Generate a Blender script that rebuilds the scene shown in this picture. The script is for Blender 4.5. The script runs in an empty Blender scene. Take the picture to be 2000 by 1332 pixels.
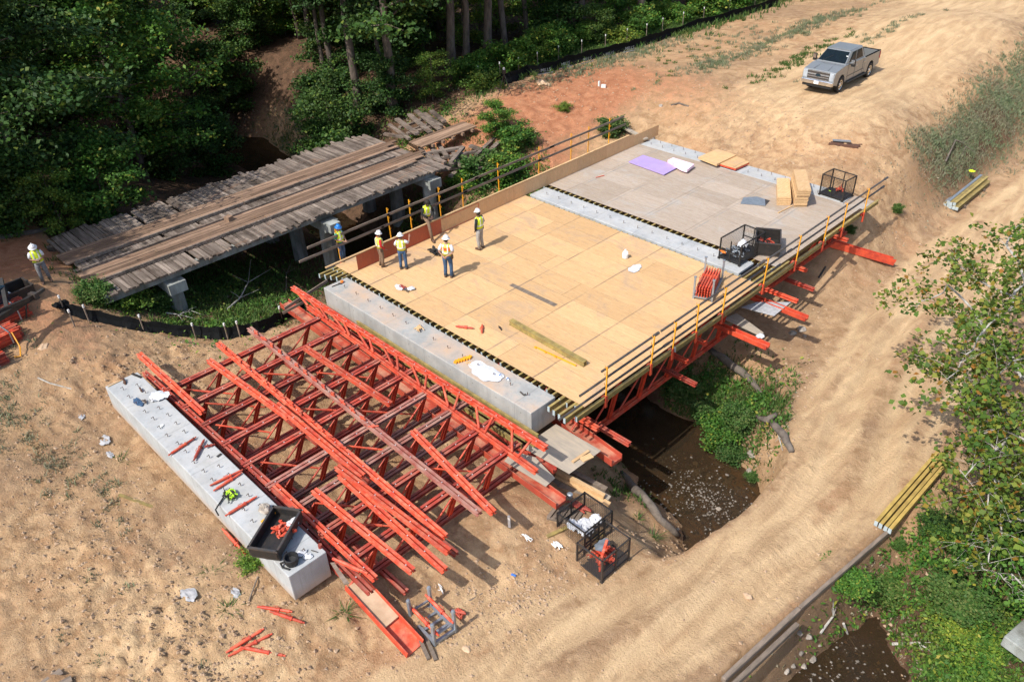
import bpy, math, random
import numpy as np
from mathutils import Vector, Matrix, Euler
random.seed(7)
SC = bpy.context.scene
COL = SC.collection
R = math.radians
# ------------------------------------------------------------------ camera solution (metres; z = 0 is the bridge deck)
S = 12.4
F = 1567.414149
CAM = Vector((2.194987, -0.428983, 1.389343)) * S
YAW, PIT, ROL = -0.814532, -0.599253, -0.043666
FW = Vector((math.cos(PIT)*math.sin(YAW), math.cos(PIT)*math.cos(YAW), math.sin(PIT)))
_r = Vector((math.cos(YAW), -math.sin(YAW), 0)); _u = _r.cross(FW)
RT = _r*math.cos(ROL) + _u*math.sin(ROL); UP = -_r*math.sin(ROL) + _u*math.cos(ROL)

def U(px, py, z=0.0):
    """a point of the photograph (2000 x 1332) on the level z, in world metres"""
    d = FW*F + RT*(px-1000) + UP*(666-py)
    return CAM + d*((z-CAM.z)/d.z)

# ------------------------------------------------------------------ numpy noise
def _hash(ix, iy, seed):
    h = (ix.astype(np.int64)*374761393 + iy.astype(np.int64)*668265263 + seed*974634777) & 0x7fffffff
    h = ((h ^ (h >> 13))*1274126177) & 0x7fffffff
    return ((h ^ (h >> 16)) & 0xffff)/65535.0
def vnoise(x, y, s=0):
    ix = np.floor(x); iy = np.floor(y); fx = x-ix; fy = y-iy
    fx = fx*fx*fx*(fx*(fx*6-15)+10); fy = fy*fy*fy*(fy*(fy*6-15)+10)
    a = _hash(ix, iy, s); b = _hash(ix+1, iy, s); c = _hash(ix, iy+1, s); d = _hash(ix+1, iy+1, s)
    return (a*(1-fx)+b*fx)*(1-fy) + (c*(1-fx)+d*fx)*fy
def fbm(x, y, sc, o=4, s=0):
    t = 0; a = .5; n = 0
    for k in range(o):
        t = t + a*(vnoise(x*sc+17.3*k, y*sc-9.1*k, s+k)-.5)*2; n += a; a *= .5; sc *= 2.03
    return t/n
def sstep(a, b, v):
    t = np.clip((v-a)/(b-a), 0, 1); return t*t*(3-2*t)

# ------------------------------------------------------------------ terrain
CP = [(-30,-5,1),(-20,-1,.9),(-14,.5,.6),(-10,.2,.85),(-8,.8,.95),(-7,-1.5,.7),(-10,-6,.8),(-6.6,1.6,.35),(-5,-2,.25),(-2,-2,-.4),(-3,1,-.35),(-1.2,-.6,-.7),
 (-5.4,2.6,-.6),(0,-.5,-.98),(6,-.5,-1),(12.4,-.5,-1.05),(12.8,1.2,-1.2),(3,-4,-.8),(8,-5,-.9),(12,-5,-1.3),(15,-3,-1.8),(15.5,1,-1.8),(4,-9,-.5),(9,-9,-.8),
 (1,2,-1.15),(1,5,-1.35),(1,8,-1.8),(6,2,-1.55),(6,5,-1.95),(6,8,-2.3),(12,3,-1.65),(12,6,-1.75),(14,6,-1.55),(15,5,-1.55),(15.7,8.5,-1.85),(14.6,10.9,-3.2),
 (17.8,6.7,-1.75),(17.5,8.6,-2.0),(16,10.5,-2.7),(-1.5,4,-1.2),(-1.3,7,-1.7),(-.6,9,-2.0),(8,11,-3.4),(0,11.5,-3.2),(12.6,9.9,-2.5),
 (-4,5,-1.8),(-6,6,-1.9),(-4,9,-2.4),(-9,7,-2.3),(-5,11,-3.1),(-14,8,-2.5),(-18,8,-1),(-15,3.2,.1),(-13,13,-3.4),(-19,14,-2.8),
 (-6,20.5,-2.4),(-3,22,-2.0),(-3,26,-.8),(-5,29,-.1),(-4,33,.3),(0,34.3,0.15),(6,34.2,.1),(12,34,-.35),(0,37,1.1),(6,38,1.4),(10.5,38,.9),(13.5,31.9,-1.4),
 (13.4,26.8,-3.1),(6,27,-1.9),(0,27,-1.5),(6,22,-2.8),(0,22,-2.6),(12.5,22,-3.4),(6,31,-.9),(12,31,-1.2),(14.4,36,-1.6),(15.4,40,-2.9),(13,38.5,-.5),
 (-8,24.5,-.1),(-9,25.5,.2),(-11.5,32,.9),(-11,37,1),(-10.6,45,1),(-8.5,60,1.2),(-4.4,70,1.3),(3,43,1.5),(6,42,1.55),(6,47,1.6),(0,50,1.6),(8,50,1.65),(3,65,1.9),(4,76,2),
 (8,76,2),(5,100,3),(11,41.5,1.0),(11.3,50,1.4),(11,60,1.8),(11,75,2),(15.3,45,-2.9),(15.3,50,-2.8),(15.6,60,-2.7),(17,75,-2.4),
 (-15,34,.5),(-18,40,.3),(-25,40,0),(-22,55,.5),(-40,60,1),(-29.7,27,.2),(-33,28,.1),(-24,25.5,-.6),(-45,32,1),(-60,20,2),(-22,16,-3.6),(-30,12,-1.5),(-24,5,.3),
 (-35,0,1),(-60,-10,2),(-60,60,2),(-15,80,1.5),(-40,100,3),(0,140,4),(40,130,0),(-15,27,-.6),(-13,24,-1.6),(-28,17,-3.8),
 (24.5,16,-3.3),(26,12,-3.8),(28,18,-3.2),(25,24,-3),(23,30,-3),(24,5,-3.9),(28,8,-4),(40,20,-3),(40,0,-3),(26,0,-2.8),(22,-3,-2.3),(30,40,-2.5),(50,80,0),(-40,-30,1),(10,-30,0),(40,-30,-2),(-100,60,3),(-100,-30,3),(60,50,-1),(18.3,17.5,-3.2),(17.6,21,-3.2),(16,18.3,-4.1)]
ROAD = [(17.2,-12,-1.7,3),(17.6,-6,-1.8,3),(18,0,-2.0,3),(18.6,4,-2.2,2.6),(19.5,7,-2.4,2.1),(20.1,9.5,-2.55,1.75),(20.55,13,-2.7,1.75),(20.6,16.5,-2.85,2.0),(19.6,20,-3,2.5),(18.6,27,-3.1,2.7),(18,34,-3.1,2.7),(18.2,42,-3,2.6),(19,52,-2.8,2.6),(21,65,-2.5,2.6),(24,90,-2,2.6)]
CREEK = [(-60,18,1.2),(-38,20,1.3),(-31,21.6,1.7),(-25,21,1.5),(-18,19,1.2),(-8,17.2,1.2),(3,16.4,1.3),(10,16.1,1.6),(14.4,15.7,1.8),(18,14.3,2.1),(21,12.9,1.6),(23.3,11.2,1.9),(24.8,8.8,1.8),(26.5,5.5,1.5),(32,-3,1.5),(45,-14,1.5)]
WATER = -4.98
_cp = np.array(CP, float); _n = len(_cp)
def _K(d2): return np.where(d2 > 1e-9, d2*np.log(d2+1e-12), 0)
_d2 = ((_cp[:, None, :2]-_cp[None, :, :2])**2).sum(-1)
_A = np.zeros((_n+3, _n+3)); _A[:_n, :_n] = _K(_d2) + np.eye(_n)*2.0; _A[:_n, _n] = 1; _A[:_n, _n+1:] = _cp[:, :2]; _A[_n, :_n] = 1; _A[_n+1:, :_n] = _cp[:, :2].T
_w = np.linalg.solve(_A, np.concatenate([_cp[:, 2], [0, 0, 0]]))
def polyd(x, y, P):
    """distance to a polyline and the attributes there"""
    P = np.array(P, float); best = np.full(x.shape, 1e9); att = [np.zeros(x.shape) for _ in range(P.shape[1]-2)]; sgn = np.zeros(x.shape)
    for a, b in zip(P[:-1], P[1:]):
        d = b[:2]-a[:2]; L2 = (d**2).sum(); t = np.clip(((x-a[0])*d[0]+(y-a[1])*d[1])/L2, 0, 1)
        ex = x-(a[0]+t*d[0]); ey = y-(a[1]+t*d[1]); dd = np.hypot(ex, ey); m = dd < best
        best = np.where(m, dd, best); sgn = np.where(m, np.sign(d[0]*ey-d[1]*ex), sgn)
        for k in range(len(att)): att[k] = np.where(m, a[2+k]+t*(b[2+k]-a[2+k]), att[k])
    return best, att, sgn
def base_h(x, y):
    z = _w[_n] + _w[_n+1]*x + _w[_n+2]*y
    for i in range(_n): z = z + _w[i]*_K((x-_cp[i, 0])**2+(y-_cp[i, 1])**2)
    z = np.clip(z, -5.2, 6)
    wob = fbm(x, y, .5, 3, 5)*.5
    dc, (wc,), _ = polyd(x, y, CREEK)
    e = dc-wc+wob
    z = np.minimum(z, WATER-.28+np.maximum(0, e)*.95+np.minimum(0, e)*.1+.36*np.exp(-((x-17)/1.1)**2-((y-14.3)/.9)**2)*(.6+fbm(x, y, 1.6, 3, 8))+.2*np.exp(-((x-14.8)/1.2)**2-((y-14.2)/.6)**2)+.25*fbm(x, y, 1.1, 3, 18)*np.exp(-((x-22.5)/2)**2-((y-12)/2)**2))
    dr, (zr, wr), sg = polyd(x, y, ROAD)
    lw = wr+.12*wob
    near = np.maximum(np.exp(-(((x-19.3)/4)**4+((y-13.3)/3.6)**4)), np.exp(-(((x-22.6)/1.7)**2+((y-10)/5.5)**2)))
    sl = .35+4.*near
    k = sstep(0, 1, (dr-lw)/(.9+(1-near)*2.2)*1.0)
    over = zr + np.where(dr > lw, -(dr-lw)*sl, 0)
    nw = sstep(.08, .4, near)
    z = np.where(dr < lw, zr, np.maximum(z, over)*nw+(z*k+zr*(1-k))*(1-nw))
    return z
def flats(x, y):
    """how rough the ground is, 0 smooth to 1 lumpy"""
    dr, (zr, wr), _ = polyd(x, y, ROAD)
    a = np.full(x.shape, .2)
    def bl(cx, cy, rx, ry, v):
        nonlocal a
        g = np.exp(-(((x-cx)/rx)**2+((y-cy)/ry)**2)); a = a*(1-g)+v*g
    bl(4,-4,9,3.4,.62); bl(1,-5.5,3,2,.3); bl(-1.5,1.5,3,3,.95); bl(12,-3.4,4,2.4,1.0); bl(14.5,1,1.6,2.4,.8); bl(6,5,8,4,.75); bl(3,45,8,18,.3); bl(16.5,6,1.5,2,.7); bl(16,19,2,4,1); bl(6,35.5,9,2.6,.55); bl(-8,33,5,6,.5); bl(24,12,4,6,.9); bl(16,14,3,3,.7)
    return np.where(dr < wr+.6, .12+.0*a, a)
def detail(x, y):
    a = flats(x, y)
    big = fbm(x, y, .6, 3, 21); mid = fbm(x, y, 2.3, 5, 33)
    b1 = np.abs(fbm(x+3, y, 1.3, 3, 44)); b2 = np.abs(fbm(x, y+7, 3.6, 3, 71)); b3 = np.abs(fbm(x-5, y, 7.5, 2, 62))
    z = a*(big*.16+mid*.05+(b1-.2)*.34) + a*(a+.25)*(b2-.2)*.26 + a*(b3-.2)*.10
    rl = np.exp(-(((x-6)/9)**4+((y-35.6)/2.4)**2))+np.exp(-(((x-13.3)/1.8)**2+((y-45)/12)**4)); z = z - rl*.11*np.maximum(0, 1-np.abs(fbm(x*1., y*.22, 1.5, 4, 55))*5)
    # ruts along the haul road and the pad
    dr, (zr, wr), sg = polyd(x, y, ROAD)
    s = dr*sg; on = np.where(dr < wr, 1., 0.)*sstep(wr, wr-.7, dr)
    z = z + on*(-.09*np.exp(-((s-.95)/.25)**2)-.12*np.exp(-((s+.85)/.28)**2)+.09*np.exp(-((s-.1)/.35)**2)+.05*np.exp(-((s-1.35)/.12)**2)+.05*np.exp(-((s+1.28)/.12)**2)+.03*fbm(x, y*.35, 1.3, 3, 81))
    # cleat marks of tracked machines
    cl = sstep(.05, .35, fbm(x, y, .33, 2, 91)); z = z + .012*np.sin((y*.96+x*.25)*2*math.pi/.34)*cl*np.where((dr < wr)|((x > 13)&(y < 4)&(y > -8)), 1., 0.)
    return z
def Hs(x, y):
    xa = np.array([float(x)]); ya = np.array([float(y)])
    return float((base_h(xa, ya)+detail(xa, ya))[0])
def G(px, py, dz=0.0):
    """the point where the photograph's pixel meets the ground"""
    d = FW*F + RT*(px-1000) + UP*(666-py)
    zs = np.arange(3.5, -5.4, -.05); t = (zs-CAM.z)/d.z
    x = CAM.x+d.x*t; y = CAM.y+d.y*t; h = base_h(x, y)+detail(x, y)
    i = np.argmax(zs <= h)
    if not (zs <= h).any(): i = len(zs)-1
    return Vector((float(x[i]), float(y[i]), float(zs[i])+dz))

# ------------------------------------------------------------------ materials
MATS = {}
def nn(t, k, **kw):
    n = t.nodes.new(k)
    for a, b in kw.items():
        if a in n.inputs: n.inputs[a].default_value = b
        else: setattr(n, a, b)
    return n
def mathn(t, op, a, b=None, c=None):
    n = t.nodes.new('ShaderNodeMath'); n.operation = op
    for i, v in enumerate((a, b, c)):
        if v is None: continue
        if isinstance(v, (int, float)): n.inputs[i].default_value = v
        else: t.links.new(v, n.inputs[i])
    return n.outputs[0]
def mixc(t, f, a, b, mode='MIX'):
    n = t.nodes.new('ShaderNodeMix'); n.data_type = 'RGBA'; n.blend_type = mode; n.clamp_factor = True
    for i, v in ((0, f), (6, a), (7, b)):
        if isinstance(v, (int, float)): n.inputs[i].default_value = v
        elif isinstance(v, tuple): n.inputs[i].default_value = (*v[:3], 1)
        else: t.links.new(v, n.inputs[i])
    return n.outputs[2]
def noise(t, sc, det=4, rough=.55, vec=None, dist=0.):
    n = t.nodes.new('ShaderNodeTexNoise'); n.inputs['Scale'].default_value = sc; n.inputs['Detail'].default_value = det; n.inputs['Roughness'].default_value = rough; n.inputs['Distortion'].default_value = dist
    if vec is not None: t.links.new(vec, n.inputs['Vector'])
    return n.outputs['Fac']
def ramp(t, f, a, b):
    n = t.nodes.new('ShaderNodeMapRange'); n.inputs[1].default_value = a; n.inputs[2].default_value = b; n.clamp = True
    t.links.new(f, n.inputs[0]); return n.outputs[0]
def newmat(name):
    m = bpy.data.materials.new(name); m.use_nodes = True; t = m.node_tree; MATS[name] = m
    return m, t, t.nodes['Principled BSDF']
def pos(t, sx=1, sy=1, sz=1, obj=False):
    g = t.nodes.new('ShaderNodeTexCoord').outputs['Object'] if obj else t.nodes.new('ShaderNodeNewGeometry').outputs['Position']
    m = t.nodes.new('ShaderNodeMapping'); m.inputs['Scale'].default_value = (sx, sy, sz); t.links.new(g, m.inputs['Vector']); return m.outputs[0]
def bump(t, b, h, st=.3, dist=.02):
    n = t.nodes.new('ShaderNodeBump'); n.inputs['Strength'].default_value = st; n.inputs['Distance'].default_value = dist
    t.links.new(h, n.inputs['Height']); t.links.new(n.outputs[0], b.inputs['Normal'])
def mat(name, c, c2=None, sc=3., rough=.7, metal=0., rnd=0., bp=0., bsc=40., lo=.35, hi=.65, dust=None, vec=(1, 1, 1), obj=True, spec=.5):
    m, t, b = newmat(name)
    v = pos(t, *vec, obj=obj)
    c2 = c2 or tuple(x*.75 for x in c)
    f = ramp(t, noise(t, sc, 5, .6, v), lo, hi)
    k = mixc(t, f, c2, c)
    if 'concrete' in name and 'old' not in name:
        sq = t.nodes.new('ShaderNodeSeparateXYZ'); t.links.new(pos(t), sq.inputs[0])
        dl = mathn(t, 'PINGPONG', mathn(t, 'ADD', sq.outputs[0], .6), 1.22); ml = t.nodes.new('ShaderNodeMapRange'); ml.inputs[1].default_value = .03; ml.inputs[2].default_value = .006; t.links.new(dl, ml.inputs[0])
        k = mixc(t, mathn(t, 'MULTIPLY', ml.outputs[0], .45), k, tuple(x*.55 for x in c2))
        hx = mathn(t, 'PINGPONG', mathn(t, 'ADD', sq.outputs[0], .3), .61); hz = mathn(t, 'PINGPONG', mathn(t, 'ADD', sq.outputs[2], .25), .25)
        rr_ = mathn(t, 'SQRT', mathn(t, 'ADD', mathn(t, 'POWER', hx, 2.), mathn(t, 'POWER', hz, 2.))); mh = t.nodes.new('ShaderNodeMapRange'); mh.inputs[1].default_value = .03; mh.inputs[2].default_value = .018; t.links.new(rr_, mh.inputs[0])
        k = mixc(t, mathn(t, 'MULTIPLY', mh.outputs[0], .75), k, (.09, .09, .085))
        mz = t.nodes.new('ShaderNodeMapRange'); mz.inputs[1].default_value = -.62; mz.inputs[2].default_value = -1.0; t.links.new(mathn(t, 'ADD', sq.outputs[2], mathn(t, 'MULTIPLY', mathn(t, 'SUBTRACT', noise(t, 2.5, 5, .7, pos(t)), .5), .5)), mz.inputs[0])
        k = mixc(t, mathn(t, 'MULTIPLY', mz.outputs[0], .7), k, (.42, .29, .18))
        st = ramp(t, noise(t, 2.2, 5, .7, pos(t, 2.5, 2.5, .25)), .5, .72); k = mixc(t, mathn(t, 'MULTIPLY', st, .5), k, tuple(x*.68 for x in c2))
    if dust:
        g = t.nodes.new('ShaderNodeNewGeometry'); s = t.nodes.new('ShaderNodeSeparateXYZ'); t.links.new(g.outputs['Normal'], s.inputs[0])
        d = mathn(t, 'MULTIPLY', ramp(t, s.outputs[2], .6, .95), ramp(t, noise(t, dust[3], 5, .65, pos(t)), .42, .68))
        k = mixc(t, mathn(t, 'MULTIPLY', d, dust[4]), k, dust[:3])
    if rnd:
        o = t.nodes.new('ShaderNodeObjectInfo').outputs['Random']
        k = mixc(t, 1.0, k, mixc(t, o, (1-rnd,)*3, (1+rnd,)*3), 'MULTIPLY')
    t.links.new(k, b.inputs['Base Color'])
    b.inputs['Roughness'].default_value = rough; b.inputs['Metallic'].default_value = metal
    if 'Specular IOR Level' in b.inputs: b.inputs['Specular IOR Level'].default_value = spec
    if bp: bump(t, b, noise(t, bsc, 4, .6, v), bp, .02)
    return m
DUST = (.50, .30, .17)
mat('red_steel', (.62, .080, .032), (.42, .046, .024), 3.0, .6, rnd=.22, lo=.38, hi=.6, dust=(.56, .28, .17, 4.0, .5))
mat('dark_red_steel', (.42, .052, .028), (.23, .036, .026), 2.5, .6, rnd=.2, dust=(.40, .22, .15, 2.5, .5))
mat('grey_red_steel', (.36, .19, .15), (.26, .05, .035), 2.0, .6, rnd=.2, dust=(.42, .30, .22, 2., .5))
mat('dusty_red_steel', (.44, .07, .035), (.30, .045, .028), 1.6, .6, dust=(.50, .30, .19, 1.6, .75))
mat('bright_red_steel', (.62, .062, .022), (.46, .045, .02), 3, .5, rnd=.14, lo=.42, hi=.58, dust=(.56, .30, .20, 5., .6))
mat('steel_bolt', (.75, .75, .73), None, 3, .35, .3)
mat('dark_steel', (.035, .035, .037), (.06, .045, .035), 6, .5, rnd=.2)
mat('black_iron', (.012, .012, .013), (.03, .024, .02), 6, .55)
mat('galvanised', (.34, .38, .42), (.25, .28, .31), 5, .4, .5, rnd=.1)
mat('concrete', (.40, .40, .385), (.29, .29, .28), 1.1, .85, bp=.12, bsc=30, dust=(.50, .33, .21, .55, .85), obj=False)
mat('concrete_new', (.43, .445, .45), (.32, .335, .34), .9, .85, bp=.1, bsc=30, dust=(.55, .47, .40, .8, .3), obj=False)
mat('old_concrete', (.34, .36, .34), (.12, .12, .10), 1.3, .9, bp=.3, bsc=20, vec=(1, 1, .35), obj=False)
mat('yellow_timber', (.36, .27, .085), (.21, .155, .06), 4, .55, rnd=.25, vec=(1, 1, 1))
mat('amber_timber', (.47, .33, .085), (.33, .22, .06), 3, .55, rnd=.15, vec=(1, 1, 1))
mat('timber_cap', (.42, .50, .52), None, 5, .6)
mat('pine_board', (.62, .42, .22), (.50, .31, .15), 2.5, .7, rnd=.14, vec=(6, 1, 6))
mat('pine_board_x', (.62, .42, .22), (.50, .31, .15), 2.5, .7, rnd=.14, vec=(1, 6, 6))
mat('grey_board', (.22, .17, .13), (.13, .10, .075), 3, .8, rnd=.2, vec=(3, .6, 3), bp=.2)
mat('yellow_paint', (.80, .36, .015), (.66, .28, .02), 6, .5, rnd=.06)
mat('pipe_grey', (.13, .115, .105), (.08, .07, .065), 5, .5, .4)
mat('white_cloth', (.64, .65, .67), (.48, .49, .53), 14, .85, bp=.6, bsc=16)
mat('white_plastic', (.80, .80, .78), None, 9, .4)
mat('blue_plastic', (.03, .16, .55), None, 9, .35)
mat('black_rubber', (.014, .014, .015), None, 9, .7)
mat('silt_fabric', (.004, .005, .006), (.008, .009, .010), 4, .8, bp=.5, bsc=5, obj=False, spec=.15)
mat('purple_foam', (.40, .30, .62), (.36, .27, .56), 2, .7)
mat('pink_foam', (.88, .66, .80), None, 2, .7)
mat('insulation_edge', (.50, .36, .70), None, 2, .7)
def plank_mat(name, c, c2, vec, moss):
    m, t, b = newmat(name); v = pos(t, *vec); n1 = noise(t, 1.5, 6, .65, v, .6)
    k = mixc(t, ramp(t, n1, .36, .66), c2, c)
    isl = t.nodes.new('ShaderNodeNewGeometry').outputs['Random Per Island']
    k = mixc(t, 1.0, k, mixc(t, isl, (.55, .52, .50), (1.35, 1.32, 1.30)), 'MULTIPLY')
    d = ramp(t, noise(t, .55, 6, .7, pos(t)), .50, .66); k = mixc(t, mathn(t, 'MULTIPLY', d, moss), k, (.035, .026, .019))
    d = ramp(t, noise(t, .9, 6, .7, pos(t, 1, .4, 1), 1.), .56, .72); k = mixc(t, mathn(t, 'MULTIPLY', d, .5), k, (.30, .16, .095))
    t.links.new(k, b.inputs['Base Color']); b.inputs['Roughness'].default_value = .9; b.inputs['Specular IOR Level'].default_value = .2; bump(t, b, n1, .4, .02)
plank_mat('old_wood', (.27, .225, .19), (.115, .092, .075), (.5, 6, 6), .75)
plank_mat('runner_wood', (.31, .21, .145), (.16, .105, .072), (7, .45, 5), .25)
mat('bark', (.15, .115, .09), (.06, .045, .036), 5, .95, bp=.5, bsc=12, vec=(1, 1, .3))
mat('pale_bark', (.46, .44, .40), (.22, .20, .17), 4, .9, bp=.2, bsc=12, vec=(1, 1, .5))
mat('dead_wood', (.18, .148, .12), (.085, .068, .055), 3, .95, bp=.6, bsc=10)
mat('rock', (.36, .32, .28), (.18, .15, .12), 3, .9, rnd=.35, bp=.4, bsc=9)
mat('clay_rock', (.50, .36, .24), (.40, .27, .17), 3, .95, rnd=.2, bp=.3, bsc=9)
mat('skin', (.36, .19, .12), None, 9, .6)
mat('skin_dark', (.12, .06, .04), None, 9, .6)
mat('denim', (.045, .10, .19), (.03, .065, .13), 12, .85, bp=.3, bsc=30)
mat('grey_trousers', (.22, .22, .22), (.12, .12, .13), 14, .85, bp=.3, bsc=30)
mat('light_trousers', (.36, .34, .31), (.28, .26, .24), 14, .85, bp=.3, bsc=30)
mat('tan_trousers', (.21, .135, .085), (.15, .095, .06), 14, .85, bp=.3, bsc=30)
mat('hi_vis', (.66, .80, .02), (.56, .72, .02), 9, .6, bp=.3, bsc=20)
mat('hi_vis_pale', (.72, .74, .10), (.62, .66, .08), 9, .6, bp=.3, bsc=20)
mat('hi_vis_orange', (.90, .16, .015), None, 9, .6, bp=.3, bsc=20)
mat('reflective', (.75, .73, .68), None, 9, .4)
mat('shirt_white', (.78, .79, .84), None, 9, .8, bp=.3, bsc=20)
mat('shirt_black', (.012, .012, .013), None, 9, .8)
mat('shirt_green', (.0, .26, .17), None, 9, .8)
mat('shirt_red', (.55, .02, .02), None, 9, .8)
mat('boot', (.09, .055, .035), None, 9, .7)
mat('helmet_white', (.84, .84, .84), None, 9, .3)
mat('helmet_blue', (.02, .20, .62), None, 9, .3)
mat('hair', (.02, .014, .01), None, 9, .8)
mat('truck_paint', (.30, .315, .32), (.27, .285, .29), 1, .28, .45)
mat('chrome', (.8, .8, .8), None, 3, .12, .95)
mat('truck_glass', (.006, .012, .016), None, 3, .12, 0, spec=.3)
mat('tail_red', (.5, .02, .015), None, 3, .3)
mat('lamp_glass', (.42, .46, .5), None, 3, .15)
mat('bed_liner', (.012, .013, .015), None, 8, .9, spec=.05)
mat('neon_strap', (.50, .85, .03), None, 9, .6)
mat('rust', (.12, .055, .032), (.07, .035, .025), 6, .8, rnd=.3)
mat('weathered_ply', (.40, .33, .25), (.30, .26, .21), 1.6, .85, rnd=.1, vec=(1, 5, 1), obj=False)
mat('dark_cab', (.012, .03, .045), None, 4, .25)
mat('orange_fix', (.85, .22, .03), None, 4, .6)
mat('gravel_grey', (.42, .42, .43), (.28, .28, .29), 6, .9)

def ply_mat(name, c, c2, stain, st_amt, seam):
    m, t, b = newmat(name)
    v = pos(t, .55, 6.5, 1); n1 = noise(t, 2.6, 6, .65, v, 1.6)
    fig = noise(t, 1.1, 3, .5, pos(t, 1.0, 3.4, 1), 3.0)
    sn = mathn(t, 'SINE', mathn(t, 'MULTIPLY', fig, 60.))
    k = mixc(t, ramp(t, n1, .36, .66), c2, c)
    k = mixc(t, mathn(t, 'MULTIPLY', ramp(t, sn, .2, 1.), .22), k, tuple(x*.72 for x in c2))
    o = t.nodes.new('ShaderNodeObjectInfo').outputs['Random']
    k = mixc(t, 1.0, k, mixc(t, o, (.87, .86, .845), (1.08, 1.085, 1.10)), 'MULTIPLY')
    d = ramp(t, noise(t, .42, 6, .68, pos(t, 1, 1.4, 1), .8), .52, .72)
    k = mixc(t, mathn(t, 'MULTIPLY', d, st_amt), k, stain)
    d2 = ramp(t, noise(t, 3.1, 6, .8, pos(t)), .54, .70)
    k = mixc(t, mathn(t, 'MULTIPLY', d2, st_amt*.7), k, tuple(x*.8 for x in stain))
    d3 = ramp(t, noise(t, 13., 4, .8, pos(t, 1, 1, 1), 1.), .60, .70); d4 = ramp(t, noise(t, .7, 3, .6, pos(t)), .42, .6); k = mixc(t, mathn(t, 'MULTIPLY', mathn(t, 'MULTIPLY', d3, d4), .45), k, tuple(x*.7 for x in stain))
    if seam:
        sp = t.nodes.new('ShaderNodeSeparateXYZ'); t.links.new(pos(t), sp.inputs[0])
        wob = mathn(t, 'MULTIPLY', mathn(t, 'SUBTRACT', noise(t, 1.3, 3, .6, pos(t)), .5), .10)
        for ax, o0, stp, wd, am in (('X', 1.3, 2.44, .055, .75), ('Y', .12, 1.22, .02, .5)):
            q = mathn(t, 'ADD', mathn(t, 'SUBTRACT', sp.outputs[ax], o0 if ax == 'X' else seam), wob if ax == 'X' else 0.)
            dd = mathn(t, 'PINGPONG', q, stp/2); ms = t.nodes.new('ShaderNodeMapRange'); ms.inputs[1].default_value = wd; ms.inputs[2].default_value = wd*.25; t.links.new(dd, ms.inputs[0])
            pr = ramp(t, noise(t, .5, 4, .6, pos(t, 1, 1, 1)), .36, .6)
            k = mixc(t, mathn(t, 'MULTIPLY', mathn(t, 'MULTIPLY', ms.outputs[0], am), pr), k, tuple(x*.62 for x in stain))
    t.links.new(k, b.inputs['Base Color']); b.inputs['Roughness'].default_value = .75
    bump(t, b, n1, .15, .01); return m
ply_mat('plywood', (.66, .43, .215), (.53, .32, .145), (.38, .27, .19), .8, 10.86)
ply_mat('plywood_grey', (.47, .39, .31), (.34, .26, .195), (.40, .385, .36), .8, 23.62)
ply_mat('plywood_edge_form', (.66, .42, .22), (.56, .33, .16), (.44, .30, .19), .5, 0)
ply_mat('plywood_red', (.46, .11, .045), (.38, .085, .04), (.34, .16, .09), .4, 0)

def leaf_mat(name, cols, tr=.25, rough=.6):
    m, t, b = newmat(name)
    g = t.nodes.new('ShaderNodeNewGeometry'); r = t.nodes.new('ShaderNodeValToRGB'); t.links.new(g.outputs['Random Per Island'], r.inputs[0])
    e = r.color_ramp.elements; e[0].position = 0; e[0].color = (*cols[0][1], 1); e[1].position = cols[-1][0]; e[1].color = (*cols[-1][1], 1)
    for p, c in cols[1:-1]: x = e.new(p); x.color = (*c, 1)
    n = ramp(t, noise(t, .5, 3, .5, pos(t)), .35, .65)
    o = t.nodes.new('ShaderNodeObjectInfo').outputs['Random']
    k = mixc(t, n, r.outputs[0], mixc(t, 1.0, r.outputs[0], (.72, .95, .8), 'MULTIPLY'))
    k = mixc(t, 1.0, k, mixc(t, o, (.8, .85, .9), (1.2, 1.12, 1.0)), 'MULTIPLY')
    t.links.new(k, b.inputs['Base Color']); b.inputs['Roughness'].default_value = rough
    b.inputs['Specular IOR Level'].default_value = .25
    tl = t.nodes.new('ShaderNodeBsdfTranslucent'); t.links.new(k, tl.inputs[0])
    mx = t.nodes.new('ShaderNodeMixShader'); mx.inputs[0].default_value = tr
    t.links.new(b.outputs[0], mx.inputs[1]); t.links.new(tl.outputs[0], mx.inputs[2]); t.links.new(mx.outputs[0], t.nodes['Material Output'].inputs[0]); return m
leaf_mat('leaf_dark', [(0, (0.033, 0.068, 0.018)), (.5, (0.050, 0.100, 0.022)), (.85, (0.077, 0.138, 0.027)), (1, (0.163, 0.188, 0.031))])
leaf_mat('leaf_mid', [(0, (0.053, 0.119, 0.022)), (.55, (0.085, 0.181, 0.030)), (.9, (0.144, 0.237, 0.037)), (1, (0.375, 0.300, 0.050))])
leaf_mat('leaf_light', [(0, (0.088, 0.150, 0.025)), (.6, (0.138, 0.213, 0.035)), (1, (0.275, 0.275, 0.037))])
leaf_mat('leaf_sycamore', [(0, (.06, .11, .018)), (.5, (.15, .20, .030)), (.8, (.25, .26, .040)), (.93, (.30, .20, .03)), (1, (.38, .14, .03))])
leaf_mat('leaf_needle', [(0, (0.032, 0.070, 0.029)), (1, (0.065, 0.123, 0.043))])
leaf_mat('grass_green', [(0, (.045, .10, .025)), (.6, (.075, .14, .03)), (1, (.16, .18, .06))])
leaf_mat('grass_dry', [(0, (.22, .22, .14)), (.4, (.33, .29, .20)), (.7, (.20, .22, .12)), (1, (.30, .25, .16))])
leaf_mat('twigs', [(0, (.20, .14, .10)), (1, (.34, .27, .20))], .05)

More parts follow.
